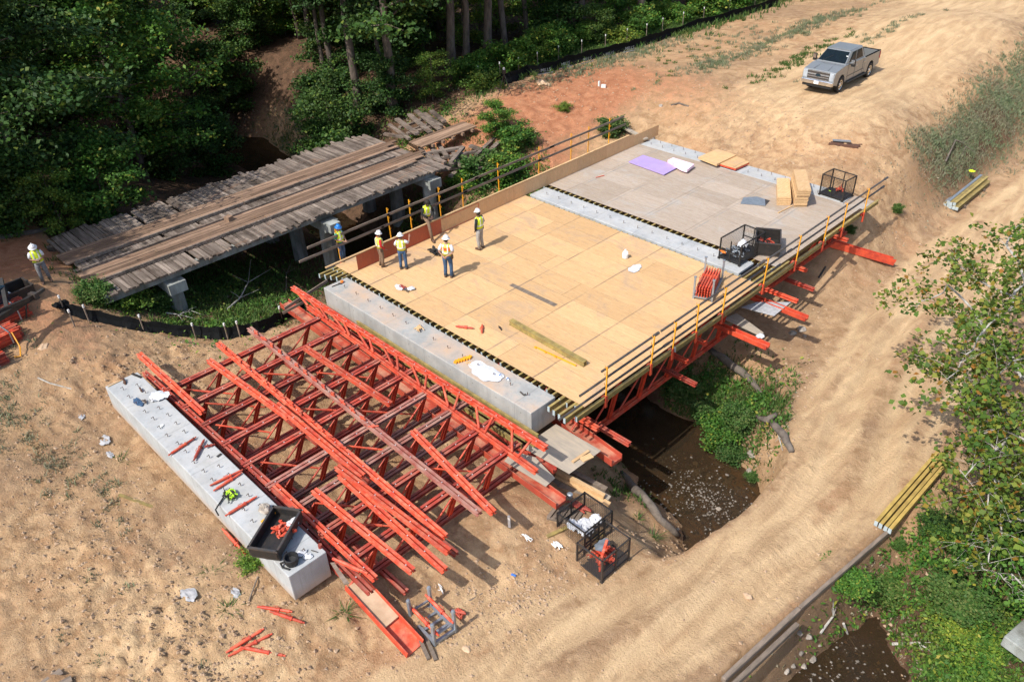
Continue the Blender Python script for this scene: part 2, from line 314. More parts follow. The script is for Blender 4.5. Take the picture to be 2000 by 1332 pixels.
def ground_mat(name):
    m, t, b = newmat(name)
    at = t.nodes.new('ShaderNodeVertexColor'); at.layer_name = 'mk'; sp = t.nodes.new('ShaderNodeSeparateColor'); t.links.new(at.outputs[0], sp.inputs[0])
    P = pos(t)
    n0 = noise(t, .35, 5, .6, P, .4); n1 = noise(t, 1.7, 7, .65, P, .5); n2 = noise(t, 9., 6, .7, P); n3 = noise(t, 45., 3, .7, P)
    sand = mixc(t, ramp(t, n1, .38, .64), (.34, .205, .108), (.555, .372, .212))
    sand = mixc(t, mathn(t, 'MULTIPLY', ramp(t, n0, .50, .70), .55), sand, (.46, .25, .13))
    sand = mixc(t, mathn(t, 'MULTIPLY', ramp(t, n2, .56, .72), .5), sand, (.60, .45, .30))
    sand = mixc(t, mathn(t, 'MULTIPLY', ramp(t, n3, .60, .74), .4), sand, (.29, .18, .105))
    nb = noise(t, .16, 4, .6, P, .8); sand = mixc(t, mathn(t, 'MULTIPLY', ramp(t, nb, .46, .62), .45), sand, (.27, .175, .11))
    nd = noise(t, 6.5, 3, .8, P, 1.); sand = mixc(t, mathn(t, 'MULTIPLY', ramp(t, nd, .66, .74), .55), sand, (.15, .10, .065))
    clay = mixc(t, ramp(t, n1, .36, .66), (.34, .135, .068), (.50, .235, .125))
    clay = mixc(t, mathn(t, 'MULTIPLY', ramp(t, n2, .55, .72), .45), clay, (.52, .34, .22))
    pale = mixc(t, ramp(t, noise(t, 1.1, 6, .6, pos(t, 1.6, .35, 1), .6), .36, .66), (.46, .30, .165), (.655, .462, .268))
    pale = mixc(t, mathn(t, 'MULTIPLY', ramp(t, n2, .6, .75), .35), pale, (.70, .54, .38))
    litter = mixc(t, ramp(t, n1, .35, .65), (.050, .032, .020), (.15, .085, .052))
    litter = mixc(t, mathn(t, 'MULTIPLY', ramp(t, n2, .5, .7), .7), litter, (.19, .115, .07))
    edge = mathn(t, 'MULTIPLY', mathn(t, 'SUBTRACT', n1, .5), 1.1)
    def mk(o): return ramp(t, mathn(t, 'ADD', o, mathn(t, 'MULTIPLY', edge, 1.0)), .28, .72)
    k = mixc(t, mk(sp.outputs[2]), sand, pale)
    k = mixc(t, mk(sp.outputs[0]), k, clay)
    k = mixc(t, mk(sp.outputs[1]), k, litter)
    t.links.new(k, b.inputs['Base Color']); b.inputs['Roughness'].default_value = .95; b.inputs['Specular IOR Level'].default_value = .15
    n4 = noise(t, 19., 5, .75, P, .6)
    k = mixc(t, mathn(t, 'MULTIPLY', ramp(t, n4, .50, .64), .30), k, mixc(t, 1., k, (.62, .58, .54), 'MULTIPLY')); k = mixc(t, mathn(t, 'MULTIPLY', ramp(t, n4, .47, .36), .30), k, mixc(t, 1., k, (1.28, 1.3, 1.33), 'MULTIPLY'))
    h = mathn(t, 'ADD', mathn(t, 'MULTIPLY', n1, .25), mathn(t, 'ADD', mathn(t, 'MULTIPLY', n2, .55), mathn(t, 'ADD', mathn(t, 'MULTIPLY', n4, .38), mathn(t, 'MULTIPLY', n3, .2))))
    sy = t.nodes.new('ShaderNodeSeparateXYZ'); t.links.new(P, sy.inputs[0])
    ph = mathn(t, 'ADD', mathn(t, 'MULTIPLY', sy.outputs[1], 36.), mathn(t, 'MULTIPLY', noise(t, .8, 3, .5, P), 14.)); ph = mathn(t, 'ADD', ph, mathn(t, 'MULTIPLY', sy.outputs[0], 9.))
    cm = mathn(t, 'MULTIPLY', ramp(t, noise(t, .6, 4, .6, pos(t, 2.2, .5, 1)), .50, .66), mk(sp.outputs[2]))
    cl = mathn(t, 'MULTIPLY', ramp(t, mathn(t, 'SINE', ph), .1, .9), cm)
    h = mathn(t, 'ADD', h, mathn(t, 'MULTIPLY', cl, .05))
    k = mixc(t, mathn(t, 'MULTIPLY', cl, .12), k, (.66, .49, .32))
    t.links.new(k, b.inputs['Base Color'])
    bump(t, b, h, 1., .11); return m
ground_mat('earth')
def water_mat():
    m, t, b = newmat('water')
    t.nodes.remove(b); out = t.nodes['Material Output']
    tr = nn(t, 'ShaderNodeBsdfTransparent'); tr.inputs[0].default_value = (.55, .44, .30, 1)
    gl = nn(t, 'ShaderNodeBsdfGlossy'); gl.inputs['Roughness'].default_value = .04; gl.inputs[0].default_value = (.42, .42, .42, 1)
    df = nn(t, 'ShaderNodeBsdfDiffuse'); df.inputs[0].default_value = (.055, .040, .024, 1)
    m1 = nn(t, 'ShaderNodeMixShader'); m1.inputs[0].default_value = .45; t.links.new(tr.outputs[0], m1.inputs[1]); t.links.new(df.outputs[0], m1.inputs[2])
    fr = nn(t, 'ShaderNodeFresnel'); fr.inputs[0].default_value = 1.33
    bp = nn(t, 'ShaderNodeBump'); bp.inputs['Strength'].default_value = .15; bp.inputs['Distance'].default_value = .03
    t.links.new(noise(t, 5, 4, .6, pos(t, 1, 1, 1)), bp.inputs['Height']); t.links.new(bp.outputs[0], fr.inputs['Normal']); t.links.new(bp.outputs[0], gl.inputs['Normal'])
    m2 = nn(t, 'ShaderNodeMixShader'); t.links.new(fr.outputs[0], m2.inputs[0]); t.links.new(m1.outputs[0], m2.inputs[1]); t.links.new(gl.outputs[0], m2.inputs[2])
    t.links.new(m2.outputs[0], out.inputs[0])
water_mat()

# ------------------------------------------------------------------ mesh helpers
ORG = {}
Z = Vector((0, 0, 1))
def V(*a): return Vector(a)
class MB:
    def __init__(s): s.v = []; s.f = []; s.m = []; s.mi = 0
    def add(s, vs, fs):
        o = len(s.v); s.v += [tuple(v) for v in vs]; s.f += [tuple(i+o for i in f) for f in fs]; s.m += [s.mi]*len(fs); return s
    def box(s, c, size, rz=0., M=None):
        hx, hy, hz = size[0]/2, size[1]/2, size[2]/2
        if M is None: M = Matrix.Rotation(rz, 3, 'Z')
        c = Vector(c)
        vs = [c + M @ Vector((a*hx, b*hy, d*hz)) for d in (-1, 1) for a, b in ((-1, -1), (1, -1), (1, 1), (-1, 1))]
        return s.add(vs, [(3, 2, 1, 0), (4, 5, 6, 7), (0, 1, 5, 4), (1, 2, 6, 5), (2, 3, 7, 6), (3, 0, 4, 7)])
    def sweep(s, poly, a, b, up=Z):
        """a cross-section (side, up) carried from a to b"""
        a = Vector(a); b = Vector(b); d = (b-a).normalized()
        sd = d.cross(up)
        if sd.length < 1e-4: sd = d.cross(Vector((1, 0, 0)))
        sd.normalize(); u = sd.cross(d)
        n = len(poly); vs = [p+sd*x+u*y for p in (a, b) for x, y in poly]
        return s.add(vs, [(i, (i+1) % n, n+(i+1) % n, n+i) for i in range(n)] + [tuple(range(n-1, -1, -1)), tuple(range(n, 2*n))])
    def bar(s, a, b, w, h, up=Z): return s.sweep([(-w/2, -h/2), (w/2, -h/2), (w/2, h/2), (-w/2, h/2)], a, b, up)
    def chan(s, a, b, w, h, t=.012, flip=1, off=0., up=Z):
        """a C section, its open side towards flip"""
        q = [(0, -h/2), (w, -h/2), (w, -h/2+t), (t, -h/2+t), (t, h/2-t), (w, h/2-t), (w, h/2), (0, h/2)]
        q = [(off+flip*x, y) for x, y in q]
        if flip < 0: q = q[::-1]
        return s.sweep(q, a, b, up)
    def dbl(s, a, b, w=.20, h=.12, up=Z):
        g = .045
        s.chan(a, b, w/2-g/2, h, .014, 1, g/2, up); return s.chan(a, b, w/2-g/2, h, .014, -1, -g/2, up)
    def ibeam(s, a, b, w, h, tf=.035, tw=.03, up=Z):
        W, Hh, x = w/2, h/2, tw/2
        return s.sweep([(-W, -Hh), (W, -Hh), (W, -Hh+tf), (x, -Hh+tf), (x, Hh-tf), (W, Hh-tf), (W, Hh), (-W, Hh), (-W, Hh-tf), (-x, Hh-tf), (-x, -Hh+tf), (-W, -Hh+tf)], a, b, up)
    def path(s, pts, rs, n=7, cap=True):
        pts = [Vector(p) for p in pts]
        if isinstance(rs, (int, float)): rs = [rs]*len(pts)
        o = len(s.v); prev = None
        for i, p in enumerate(pts):
            d = (pts[min(i+1, len(pts)-1)]-pts[max(i-1, 0)])
            d = d.normalized() if d.length > 1e-6 else Z.copy()
            if prev is None: sd = d.cross(Z); sd = sd if sd.length > .05 else d.cross(Vector((1, 0, 0)))
            else: sd = prev - d*prev.dot(d)
            sd.normalize(); prev = sd; u = d.cross(sd)
            for k in range(n):
                a = 2*math.pi*k/n; s.v.append(tuple(p+(sd*math.cos(a)+u*math.sin(a))*rs[i]))
        for i in range(len(pts)-1):
            for k in range(n): s.f.append((o+i*n+k, o+i*n+(k+1) % n, o+(i+1)*n+(k+1) % n, o+(i+1)*n+k)); s.m.append(s.mi)
        if cap:
            s.f.append(tuple(o+k for k in range(n-1, -1, -1))); s.f.append(tuple(o+(len(pts)-1)*n+k for k in range(n))); s.m += [s.mi]*2
        return s
    def tube(s, a, b, r, r2=None, n=8): return s.path([a, b], [r, r if r2 is None else r2], n)
    def loft(s, rings, cap=True):
        n = len(rings[0]); o = len(s.v)
        for r in rings: s.v += [tuple(p) for p in r]
        for i in range(len(rings)-1):
            for k in range(n): s.f.append((o+i*n+k, o+i*n+(k+1) % n, o+(i+1)*n+(k+1) % n, o+(i+1)*n+k)); s.m.append(s.mi)
        if cap:
            s.f.append(tuple(o+k for k in range(n-1, -1, -1))); s.f.append(tuple(o+(len(rings)-1)*n+k for k in range(n))); s.m += [s.mi]*2
        return s
    def lathe(s, c, prof, n=14, M=None):
        c = Vector(c); M = M or Matrix.Identity(3)
        return s.loft([[c+M @ Vector((r*math.cos(2*math.pi*k/n), r*math.sin(2*math.pi*k/n), z)) for k in range(n)] for r, z in prof])
    def build(s, name, mats, parent=None, smooth=False, org=None, bev=0):
        me = bpy.data.meshes.new(name); o = bpy.data.objects.new(name, me); COL.objects.link(o)
        if parent is not None: og = ORG[parent.name]
        elif org is not None: og = Vector(org)
        else:
            a = np.array(s.v); og = Vector((a[:, 0].mean(), a[:, 1].mean(), a[:, 2].min()))
        ORG[o.name] = og
        me.from_pydata([(x-og.x, y-og.y, z-og.z) for x, y, z in s.v], [], s.f)
        if isinstance(mats, str): mats = [mats]
        for q in mats: me.materials.append(MATS[q])
        if len(mats) > 1: me.polygons.foreach_set('material_index', s.m)
        if smooth: me.polygons.foreach_set('use_smooth', [True]*len(me.polygons))
        me.update()
        if parent is not None: o.parent = parent
        else: o.location = og
        if bev:
            b = o.modifiers.new('b', 'BEVEL'); b.width = bev; b.segments = 2; b.limit_method = 'ANGLE'; b.angle_limit = R(40)
        return o
def tag(o, label=None, cat=None, group=None, kind=None):
    if label: o['label'] = label
    if cat: o['category'] = cat
    if group: o['group'] = group
    if kind: o['kind'] = kind
    return o
def thing(name, label, cat, org=(0, 0, 0), group=None):
    o = bpy.data.objects.new(name, None); COL.objects.link(o); o.location = org; o.empty_display_size = .2
    ORG[o.name] = Vector(org); return tag(o, label, cat, group)
def copy_tree(o, parent=None):
    c = o.copy(); COL.objects.link(c)
    if parent is not None: c.parent = parent
    for ch in list(o.children): copy_tree(ch, c)
    return c
def place(o, loc, rz=0., sc=1., rx=0., ry=0.):
    o.location = loc; o.rotation_euler = (rx, ry, rz); o.scale = (sc, sc, sc); return o
def blob_mesh(mb, c, r, seed=0, n=10, m=7, flat=.7, jit=.25):
    rn = random.Random(seed); c = Vector(c); o = len(mb.v)
    amp = [[1+rn.uniform(-jit, jit) for _ in range(n)] for _ in range(m+1)]
    rings = []
    for i in range(m+1):
        th = math.pi*i/m
        rings.append([c+Vector((r[0]*math.sin(th)*math.cos(2*math.pi*k/n)*amp[i][k], r[1]*math.sin(th)*math.sin(2*math.pi*k/n)*amp[i][k], -r[2]*math.cos(th)*(amp[i][k]*.5+.5))) for k in range(n)])
    mb.loft(rings, False); return mb
# ================================================================== SETTING: terrain, road, water
def axis(parts):
    out = []
    for a, b, st in parts:
        n = max(1, int(round((b-a)/st))); out += list(np.linspace(a, b, n, endpoint=False))
    return np.array(out+[parts[-1][1]])
gx = axis([(-110, -40, 3.), (-40, -16, .45), (-16, -9, .2), (-9, 23, .105), (23, 30, .2), (30, 70, 2.)])
gy = axis([(-45, -12, 2.), (-12, -8, .3), (-8, 20, .105), (20, 42, .14), (42, 60, .25), (60, 90, .6), (90, 170, 4.)])
X, Y = np.meshgrid(gx, gy, indexing='ij'); xf = X.ravel(); yf = Y.ravel()
zf = base_h(xf, yf) + detail(xf, yf)
mk = np.zeros((len(xf), 4), np.float32); mk[:, 3] = 1
def bl(cx, cy, rx, ry, p=2.): return np.exp(-(np.abs((xf-cx)/rx)**p+np.abs((yf-cy)/ry)**p))
red = np.maximum.reduce([bl(-17, .3, 9, 2.6, 4), bl(-7.5, 33, 4.5, 8, 3)*.95, bl(-9, 25, 3.5, 4, 2), bl(-4, 27, 2.5, 4)*.8, bl(-4.5, 38, 8, 4)*.55, bl(-6, 0, 4, 2.5)*.5, bl(-6, 47, 3, 10)*.3, bl(1, 35.5, 6, 1.5)*.3])
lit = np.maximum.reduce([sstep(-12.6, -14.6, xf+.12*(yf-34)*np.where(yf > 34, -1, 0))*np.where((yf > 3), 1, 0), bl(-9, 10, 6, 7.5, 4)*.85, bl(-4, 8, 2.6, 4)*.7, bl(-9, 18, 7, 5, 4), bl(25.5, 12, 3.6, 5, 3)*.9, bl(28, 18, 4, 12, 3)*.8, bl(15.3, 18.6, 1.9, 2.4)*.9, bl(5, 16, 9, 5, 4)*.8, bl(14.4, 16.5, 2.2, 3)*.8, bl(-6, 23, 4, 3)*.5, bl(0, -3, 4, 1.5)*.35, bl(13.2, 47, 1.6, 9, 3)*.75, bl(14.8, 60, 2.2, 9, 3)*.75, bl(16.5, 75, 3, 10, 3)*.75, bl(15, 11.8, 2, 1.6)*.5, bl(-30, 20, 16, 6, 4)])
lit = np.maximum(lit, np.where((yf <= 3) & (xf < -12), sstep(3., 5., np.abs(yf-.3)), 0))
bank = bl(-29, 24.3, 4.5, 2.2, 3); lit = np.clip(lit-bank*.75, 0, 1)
dr, (zr, wr), _ = polyd(xf, yf, ROAD)
pale = np.maximum.reduce([sstep(wr+.5, wr-.5, dr), bl(5.5, 50, 5.5, 16, 4)*.95, bl(13, -3, 6, 3, 3)*.7, bl(16, 3, 2.4, 4, 3)*.6, bl(-1, -5, 3, 2)*.6, bl(4, 75, 6, 20, 4)])
rutk = np.exp(-((dr*1.0-.9)/.5)**2)*sstep(.1, -.3, fbm(xf, yf, .25, 2, 15)+.1)
sgn_ = polyd(xf, yf, ROAD)[2]*dr; wv_ = .35*fbm(xf, yf, .12, 2, 19)
band = .85*np.exp(-((sgn_-.1-wv_)/.38)**2)*sstep(-.35, .15, fbm(xf, yf, .18, 3, 23)) + .6*np.exp(-((sgn_+1.75)/.3)**2) + .5*np.exp(-((sgn_-1.75)/.25)**2)
pale = np.clip(pale*.95-rutk*.35-band*np.where(dr < wr+.3, 1, 0), 0, 1)
mk[:, 0] = red; mk[:, 1] = lit; mk[:, 2] = pale
nx, ny = len(gx), len(gy)
I, J = np.meshgrid(np.arange(nx-1), np.arange(ny-1), indexing='ij'); q = (I*ny+J).ravel()
faces = np.stack([q, q+ny, q+ny+1, q+1], 1)
fcx = xf[faces].mean(1); fcy = yf[faces].mean(1)
dR, (_, wR), _ = polyd(fcx, fcy, ROAD); isroad = dR < wR+.1
def grid_obj(name, fs):
    used = np.unique(fs); re = np.zeros(len(xf), np.int64); re[used] = np.arange(len(used)); fs = re[fs]
    me = bpy.data.meshes.new(name); me.vertices.add(len(used)); me.vertices.foreach_set('co', np.stack([xf, yf, zf], 1)[used].ravel())
    me.loops.add(len(fs)*4); me.loops.foreach_set('vertex_index', fs.ravel().astype(np.int32)); me.polygons.add(len(fs)); me.polygons.foreach_set('loop_start', np.arange(0, len(fs)*4, 4, dtype=np.int32))
    me.update(calc_edges=True); me.validate()
    me.polygons.foreach_set('use_smooth', [True]*len(fs))
    ca = me.color_attributes.new('mk', 'FLOAT_COLOR', 'POINT'); ca.data.foreach_set('color', mk[used].ravel())
    me.materials.append(MATS['earth']); o = bpy.data.objects.new(name, me); COL.objects.link(o); return tag(o, kind='structure')
grid_obj('ground', faces[~isroad]); grid_obj('dirt_road', faces[isroad])
# water sheets follow the creek
mb = MB(); mb.add([(-70, -28, WATER), (60, -28, WATER), (60, 42, WATER), (-70, 42, WATER)], [(0, 1, 2, 3)])
tag(mb.build('creek_water', 'water', org=(0, 0, 0)), kind='structure')

# ================================================================== CONCRETE PIER CAPS
Y1, Y2, Y3, Y4 = 0, 9.39, 22.08, 31.35; CW = 1.21; CL = 12.4
def dowel(p, a, parent):
    m = MB(); p = Vector(p); q = p+V(0, 0, .15); m.path([p, q, q+V(math.cos(a), math.sin(a), 0)*.09], .011, 5); return m.build('anchor_rod', 'rust', parent)
def cap(y, label, mt, rods, bottom=-1.0):
    t = thing('concrete_pier_cap', label, 'pier cap', (0, y, bottom), 'concrete pier caps')
    m = MB(); m.box((CL/2, y+CW/2, bottom/2), (CL, CW, -bottom)); m.build('cap_beam', mt, t, bev=.025)
    for k in range(6):
        x = 1.1+k*2.04; m = MB(); h = Hs(x, y+.6)
        if h < bottom-.1 or y > 5: m.ibeam((x, y+.6, min(h, bottom)-1.5), (x, y+.6, bottom-.01), .34, .34, .02, .02, V(0, 1, 0)); m.build('steel_pile', 'rust', t)
    m0 = None
    for x, yy, a in rods:
        if m0 is None: m0 = dowel((x, yy, -.01), a, t); b0 = Vector((x, yy, -.01))
        else:
            c = m0.copy(); COL.objects.link(c); c.parent = t; c.location = Vector((x, yy, -.01))-b0; c.rotation_euler = (0, 0, 0)
    return t
rn = random.Random(3)
rods1 = []
for k in range(19): rods1 += [(.75+k*.61+rn.uniform(-.05, .05), .38+rn.uniform(-.04, .04), -1.2), (.95+k*.61+rn.uniform(-.05, .05), .83+rn.uniform(-.04, .04), -1.2)]
cap(Y1, 'light grey concrete pier cap with two rows of rods, covered in tools and props', 'concrete_new', rods1)
cap(Y2, 'grey concrete pier cap with orange dust between the red trusses and the bright plywood deck', 'concrete', [(.72+k*.84, Y2+.62, -1.) for k in range(14)])
cap(Y3, 'pale concrete pier cap strip between the bright and the grey plywood decks', 'concrete_new', [(.7+k*.84, Y3+.55, -1.) for k in range(14)])
r4 = []
for k in range(15): r4 += [(.5+k*.8, Y4+.35, -1.), (.8+k*.8, Y4+.85, -1.)]
cap(Y4, 'near white concrete abutment cap at the foot of the dirt slope', 'concrete_new', r4, -.9)

# ================================================================== RED STEEL TRUSSES AND BEAMS
def pins(m, a, b, up=.0, step=.62, mi=1):
    a = Vector(a); b = Vector(b); L = (b-a).length; d = (b-a)/L; k = .3; mm = m.mi; m.mi = mi
    while k < L-.1: m.box(a+d*k+V(0, 0, up), (.035, .035, .02)); k += step
    m.mi = mm
def truss(x, y0, y1, zt, zb, label, group, mt='dark_red_steel', ends=(0., 0.), pan=1.5):
    t = thing('steel_truss', label, 'truss', (x, y0, zb), group)
    m = MB(); m.dbl((x, y0, zt), (x, y1, zt), .25, .13); pins(m, (x, y0, zt), (x, y1, zt), .05); m.build('top_chord', [mt, 'steel_bolt'], t)
    m = MB(); m.dbl((x, y0+ends[0], zb), (x, y1-ends[1], zb), .23, .12); m.build('bottom_chord', mt, t)
    n = max(2, int(round((y1-y0)/pan))); st = (y1-y0-.5)/n
    dz = zt-zb
    for k in range(n):
        ya = y0+.55+k*st
        m = MB(); m.dbl((x, ya+.42*dz*.6+.1, zt-.05), (x, ya-.1, zb), .15, .10, V(0, 1, 0)); m.build('post', 'bright_red_steel', t)
        m = MB(); m.tube((x+.02, ya+.35*dz+.1, zt-.05), (x-.02, ya-.1+st*.0-.62*dz, zb+.05), .035); m.build('diagonal', 'red_steel', t)
    return t
ys = [(1.55, 8.5), (1.5, 8.7), (1.5, 8.6), (1.5, 8.8), (1.45, 8.7), (1.5, 8.8), (1.5, 8.7), (1.55, 8.5), (1.6, 8.3)]
pos_w = ['leftmost, nearest the black silt fence', 'second from the left', 'third from the left', 'fourth from the left', 'middle one of the nine', 'fourth from the right', 'third from the right', 'second from the right', 'rightmost, over open ground']
XT = []
for k in range(9):
    x = 1.5+1.425*k; XT.append(x)
    truss(x, ys[k][0], ys[k][1], -.32, -1.3, 'dark red truss between the two near caps, '+pos_w[k], 'red trusses spanning between the first two pier caps', 'grey_red_steel' if k in (5, 6) else 'dark_red_steel')
# pipe braces tying neighbouring trusses together
BR = [(0, 2.0, 3.6), (1, 4.6, 6.4), (2, 1.9, 3.3), (3, 4.4, 6.2), (4, 2.0, 3.5), (4, 5.6, 7.3), (6, 2.2, 3.7), (5, 4.4, 5.9), (7, 5.6, 7.2), (7, 2.4, 4.0), (2, 6.0, 7.6), (1, 2.2, 3.9)]
for i, a, b in BR:
    m = MB(); A = V(XT[i]+.1, a, -.42); B = V(XT[i+1]-.1, b, -.95); m.tube(A, B, .032); m.tube(A+(B-A)*.35, A+(B-A)*.5, .045)
    tag(m.build('pipe_brace', 'red_steel'), 'red pipe brace tying two neighbouring dark red trusses together', 'brace', 'pipe braces between the red trusses')
for k, yy in enumerate((2.4, 4.3, 6.2)):
    m = MB(); m.dbl((1.1, yy, -1.45), (14.1 if k < 2 else 13.4, yy+.1, -1.45), .2, .12)
    tag(m.build('cross_beam', 'dark_red_steel'), ['lowest dark red beam crossing under the trusses near the first cap', 'lower dark red beam crossing under the middle of the trusses', 'lower dark red beam crossing under the trusses near the second cap'][k], 'beam', 'dark red beams crossing under the trusses')
# orange walers lying over the trusses: (pixel a, pixel b, z, label, clamps)
WAL = [((272, 692), (396, 806), -.02, 'short bright orange double beam by the far corner of the first cap', 0),
 ((408, 704), (564, 816), -.02, 'orange double beam with a free upper end, second from the first cap', 0),
 ((540, 790), (709, 931), .04, 'orange double beam lying across the middle trusses beside the longest beam', 0),
 ((426, 671), (870, 1049), -.10, 'longest worn red double beam with clamps, ending in a white tag', 1),
 ((487, 642), (937, 1003), -.10, 'long faded red double beam running through the middle of the trusses', 1),
 ((595, 679), (763, 790), -.02, 'faded orange double beam near the second cap, ending above a truss', 0),
 ((613, 958), (806, 1116), .02, 'bright orange double beam nearest the dumped box, ending over shade', 0),
 ((658, 912), (877, 1078), .05, 'long bright orange double beam crossing over another near the right edge', 0),
 ((664, 928), (869, 1114), -.08, 'orange double beam with a paler tail passing under a crossing beam', 0),
 ((806, 842), (964, 1002), -.02, 'bright orange double beam slanting across the rightmost trusses', 0)]
for a, b, z, lb, clampy in WAL:
    A, B = U(*a, z), U(*b, z); m = MB(); m.dbl(A, B, .22, .13); pins(m, A, B, .045, .8)
    t = tag(m.build('waler_beam', ['red_steel' if not clampy else 'grey_red_steel' if 'faded' in lb else 'red_steel', 'steel_bolt']), lb, 'beam', 'orange beams laid across the red trusses')
    if clampy:
        d = (B-A); L = d.length; d.normalize()
        for s in np.arange(.6, L*.62, .62):
            c = MB(); p = A+d*s+V(0, 0, .09); dd = (d+V(rn.uniform(-.35, .35), rn.uniform(-.45, .45), rn.uniform(.0, .25))).normalized(); c.tube(p-dd*.18, p+dd*.22, .035, .03, 6); c.box(p, (.12, .1, .08), rn.uniform(0, 3))
            c.build('clamp', 'red_steel', t)
# truss girder standing against the second cap
t = thing('truss_girder', 'long vivid orange truss girder with zigzag struts along the near side of the second cap', 'truss', (6, 8.2, -.6))
A0, A1 = U(571, 562, -.02), U(1067, 876, -.02); B0, B1 = U(602, 600, -.25), U(1048, 922, -.25)
m = MB(); m.dbl(A0, A1, .22, .14); pins(m, A0, A1, .05); m.build('top_chord', ['bright_red_steel', 'steel_bolt'], t)
m = MB(); m.dbl(B0, B1, .2, .13); m.build('bottom_chord', 'red_steel', t)
n = 17
for k in range(n):
    f0 = (k+.25)/n; f1 = (k+.25+(.35 if k % 2 else -.3))/n; m = MB(); m.tube(A0.lerp(A1, f0)-V(0, 0, .02), B0.lerp(B1, max(0, min(1, f1)))+V(0, 0, .08), .045); m.build('strut', 'red_steel', t)
# yellow timber beams along the second cap
for k, (dy, z, x0, x1) in enumerate(((9.25, -.62, 2.5, 12.9), (8.98, -.75, 1.0, 13.0), (8.76, -.9, 6.5, 12.6))):
    m = MB(); m.ibeam((x0, dy, z), (x1, dy-.05, z), .08, .2); tag(m.build('timber_beam', 'yellow_timber'), ['yellow timber beam wedged tight against the face of the second cap', 'yellow timber beam under the vivid orange girder', 'shorter yellow timber beam lowest beside the second cap'][k], 'beam')
# heavy red channels lying in the caps' direction
def hbeam(A, B, w, h, label, mt='dusty_red_steel', dirt=True):
    m = MB(); m.sweep([(-w/2, h/2), (-w/2, -h/2), (w/2, -h/2), (w/2, h/2), (w/2-.03, h/2), (w/2-.03, -h/2+.12), (-w/2+.03, -h/2+.12), (-w/2+.03, h/2)], A, B)
    o = m.build('steel_channel', mt); return tag(o, label, 'beam', 'heavy red steel channels beside the caps')
hbeam(U(556, 592, -1.3), U(1096, 982, -1.3), .46, .26, 'heavy red steel channel under the trusses, its wide end above the wooden pallet')
hbeam(U(630, 640, -1.25)+V(0, .5, 0), U(1070, 930, -1.25)+V(0, .35, 0), .2, .2, 'narrow dark channel hidden beside the heavy red channel', 'dark_red_steel')
hbeam(U(1085, 812, -1.5), U(1205, 899, -1.5), .5, .28, 'heavy red steel channel poking out right of the grey plywood platform')
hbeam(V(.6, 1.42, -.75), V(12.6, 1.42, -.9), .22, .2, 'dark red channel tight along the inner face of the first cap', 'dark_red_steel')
for k, (a, b, z, lb) in enumerate((((538, 949), (733, 1131), -.25, 'red double beam lying along the first cap past the black box'), ((300, 738), (724, 1157), -.5, 'long dark red double beam along the first cap, reaching past its end'), ((282, 728), (600, 1012), -.35, 'dark red double beam nearest the anchor rods of the first cap'))):
    m = MB(); m.dbl(U(*a, z), U(*b, z), .2, .13); pins(m, U(*a, z), U(*b, z), .05); tag(m.build('waler_beam', ['dark_red_steel' if k else 'red_steel', 'steel_bolt']), lb, 'beam', 'red beams along the first cap')
a = G(812, 1272); b = U(690, 1135, -1.2); a.z += .12
t = thing('steel_channel', 'long red channel half full of dirt running down to the bare ground at the bottom', 'beam', tuple(a), 'heavy red steel channels beside the caps')
m = MB(); m.sweep([(-.3, .13), (-.3, -.13), (.3, -.13), (.3, .13), (.27, .13), (.27, -.08), (-.27, -.08), (-.27, .13)], b, a); m.build('channel', 'red_steel', t)
m = MB(); d = (a-b); m.bar(b+d*.02+V(0, 0, .0), b+d*.62+V(0, 0, -.02), .53, .08); m.build('dirt_fill', 'clay_rock', t)
# small red props bundled in the corner
for k in range(4):
    p = U(668+k*9, 1098+k*4, -.2); m = MB(); m.tube(p+V(-.3, -.1, 0), p+V(.4, .12, .02), .045); m.tube(p+V(-.05, -.02, 0), p+V(.15, .04, 0), .065)
    tag(m.build('push_pull_prop', 'red_steel'), 'short faded red prop bundled over the dark beams near the first cap corner', 'prop', 'short props bundled near the first cap corner')

# ================================================================== DECKS
def deck(name, label, y0, rows, x0, cols, x_end, mt, joist_y, truss_z, tl):
    t = thing(name, label, 'deck', (x0, y0, -.25), 'plywood formwork decks')
    r = random.Random(int(y0*10)); y = y0
    for j in range(rows):
        off = 0; xs = [x0]+[c for c in cols if c > x0+.3]+[x_end]
        if r.random() < .22: xs = [x0]+[c+r.choice((-.61, .61)) if 1 < i < len(cols)-1 and r.random() < .4 else c for i, c in enumerate(cols)]+[x_end]
        xs = sorted(set(round(v, 2) for v in xs))
        for a, b in zip(xs[:-1], xs[1:]):
            if b-a < .05: continue
            g = .005; m = MB(); dz = r.uniform(-.003, .003)
            m.box(((a+b)/2, y+.61, -.009+dz), (b-a-g*2, 1.22-g*2, .018)); m.build('plywood_sheet', mt, t)
        y += 1.22
    m = MB(); m.box(((x0+x_end)/2, y0+rows*.61, -.034), (x_end-x0-.06, rows*1.22-.06, .02)); m.build('under_sheet', 'plywood_red', t)
    k = 0; x = x0+.1; js = None
    while x < x_end+.02:
        e = r.uniform(-.05, .05); m = MB(); m.ibeam((x, joist_y[0]+e, -.147), (x, joist_y[1], -.147), .08, .2)
        m.mi = 1; m.box((x, joist_y[0]+e-.004, -.147), (.084, .012, .204)); m.build('joist', ['yellow_timber', 'timber_cap'], t)
        x += .335; k += 1
    return t
D1 = deck('plywood_deck', 'bright honey coloured plywood deck where the workers stand', 10.86, 9, -1.3, [-.3, 1.3, 3.74, 6.18, 8.62, 11.06], 13.5, 'plywood', (10.70, 21.98), -.4, '')
D2 = deck('plywood_deck', 'weathered grey brown plywood deck with the purple foam board', 23.62, 6, -1.3, [-.3, 1.1, 3.54, 5.98, 8.42, 10.86], 13.3, 'plywood_grey', (23.40, 30.9), -.4, '')
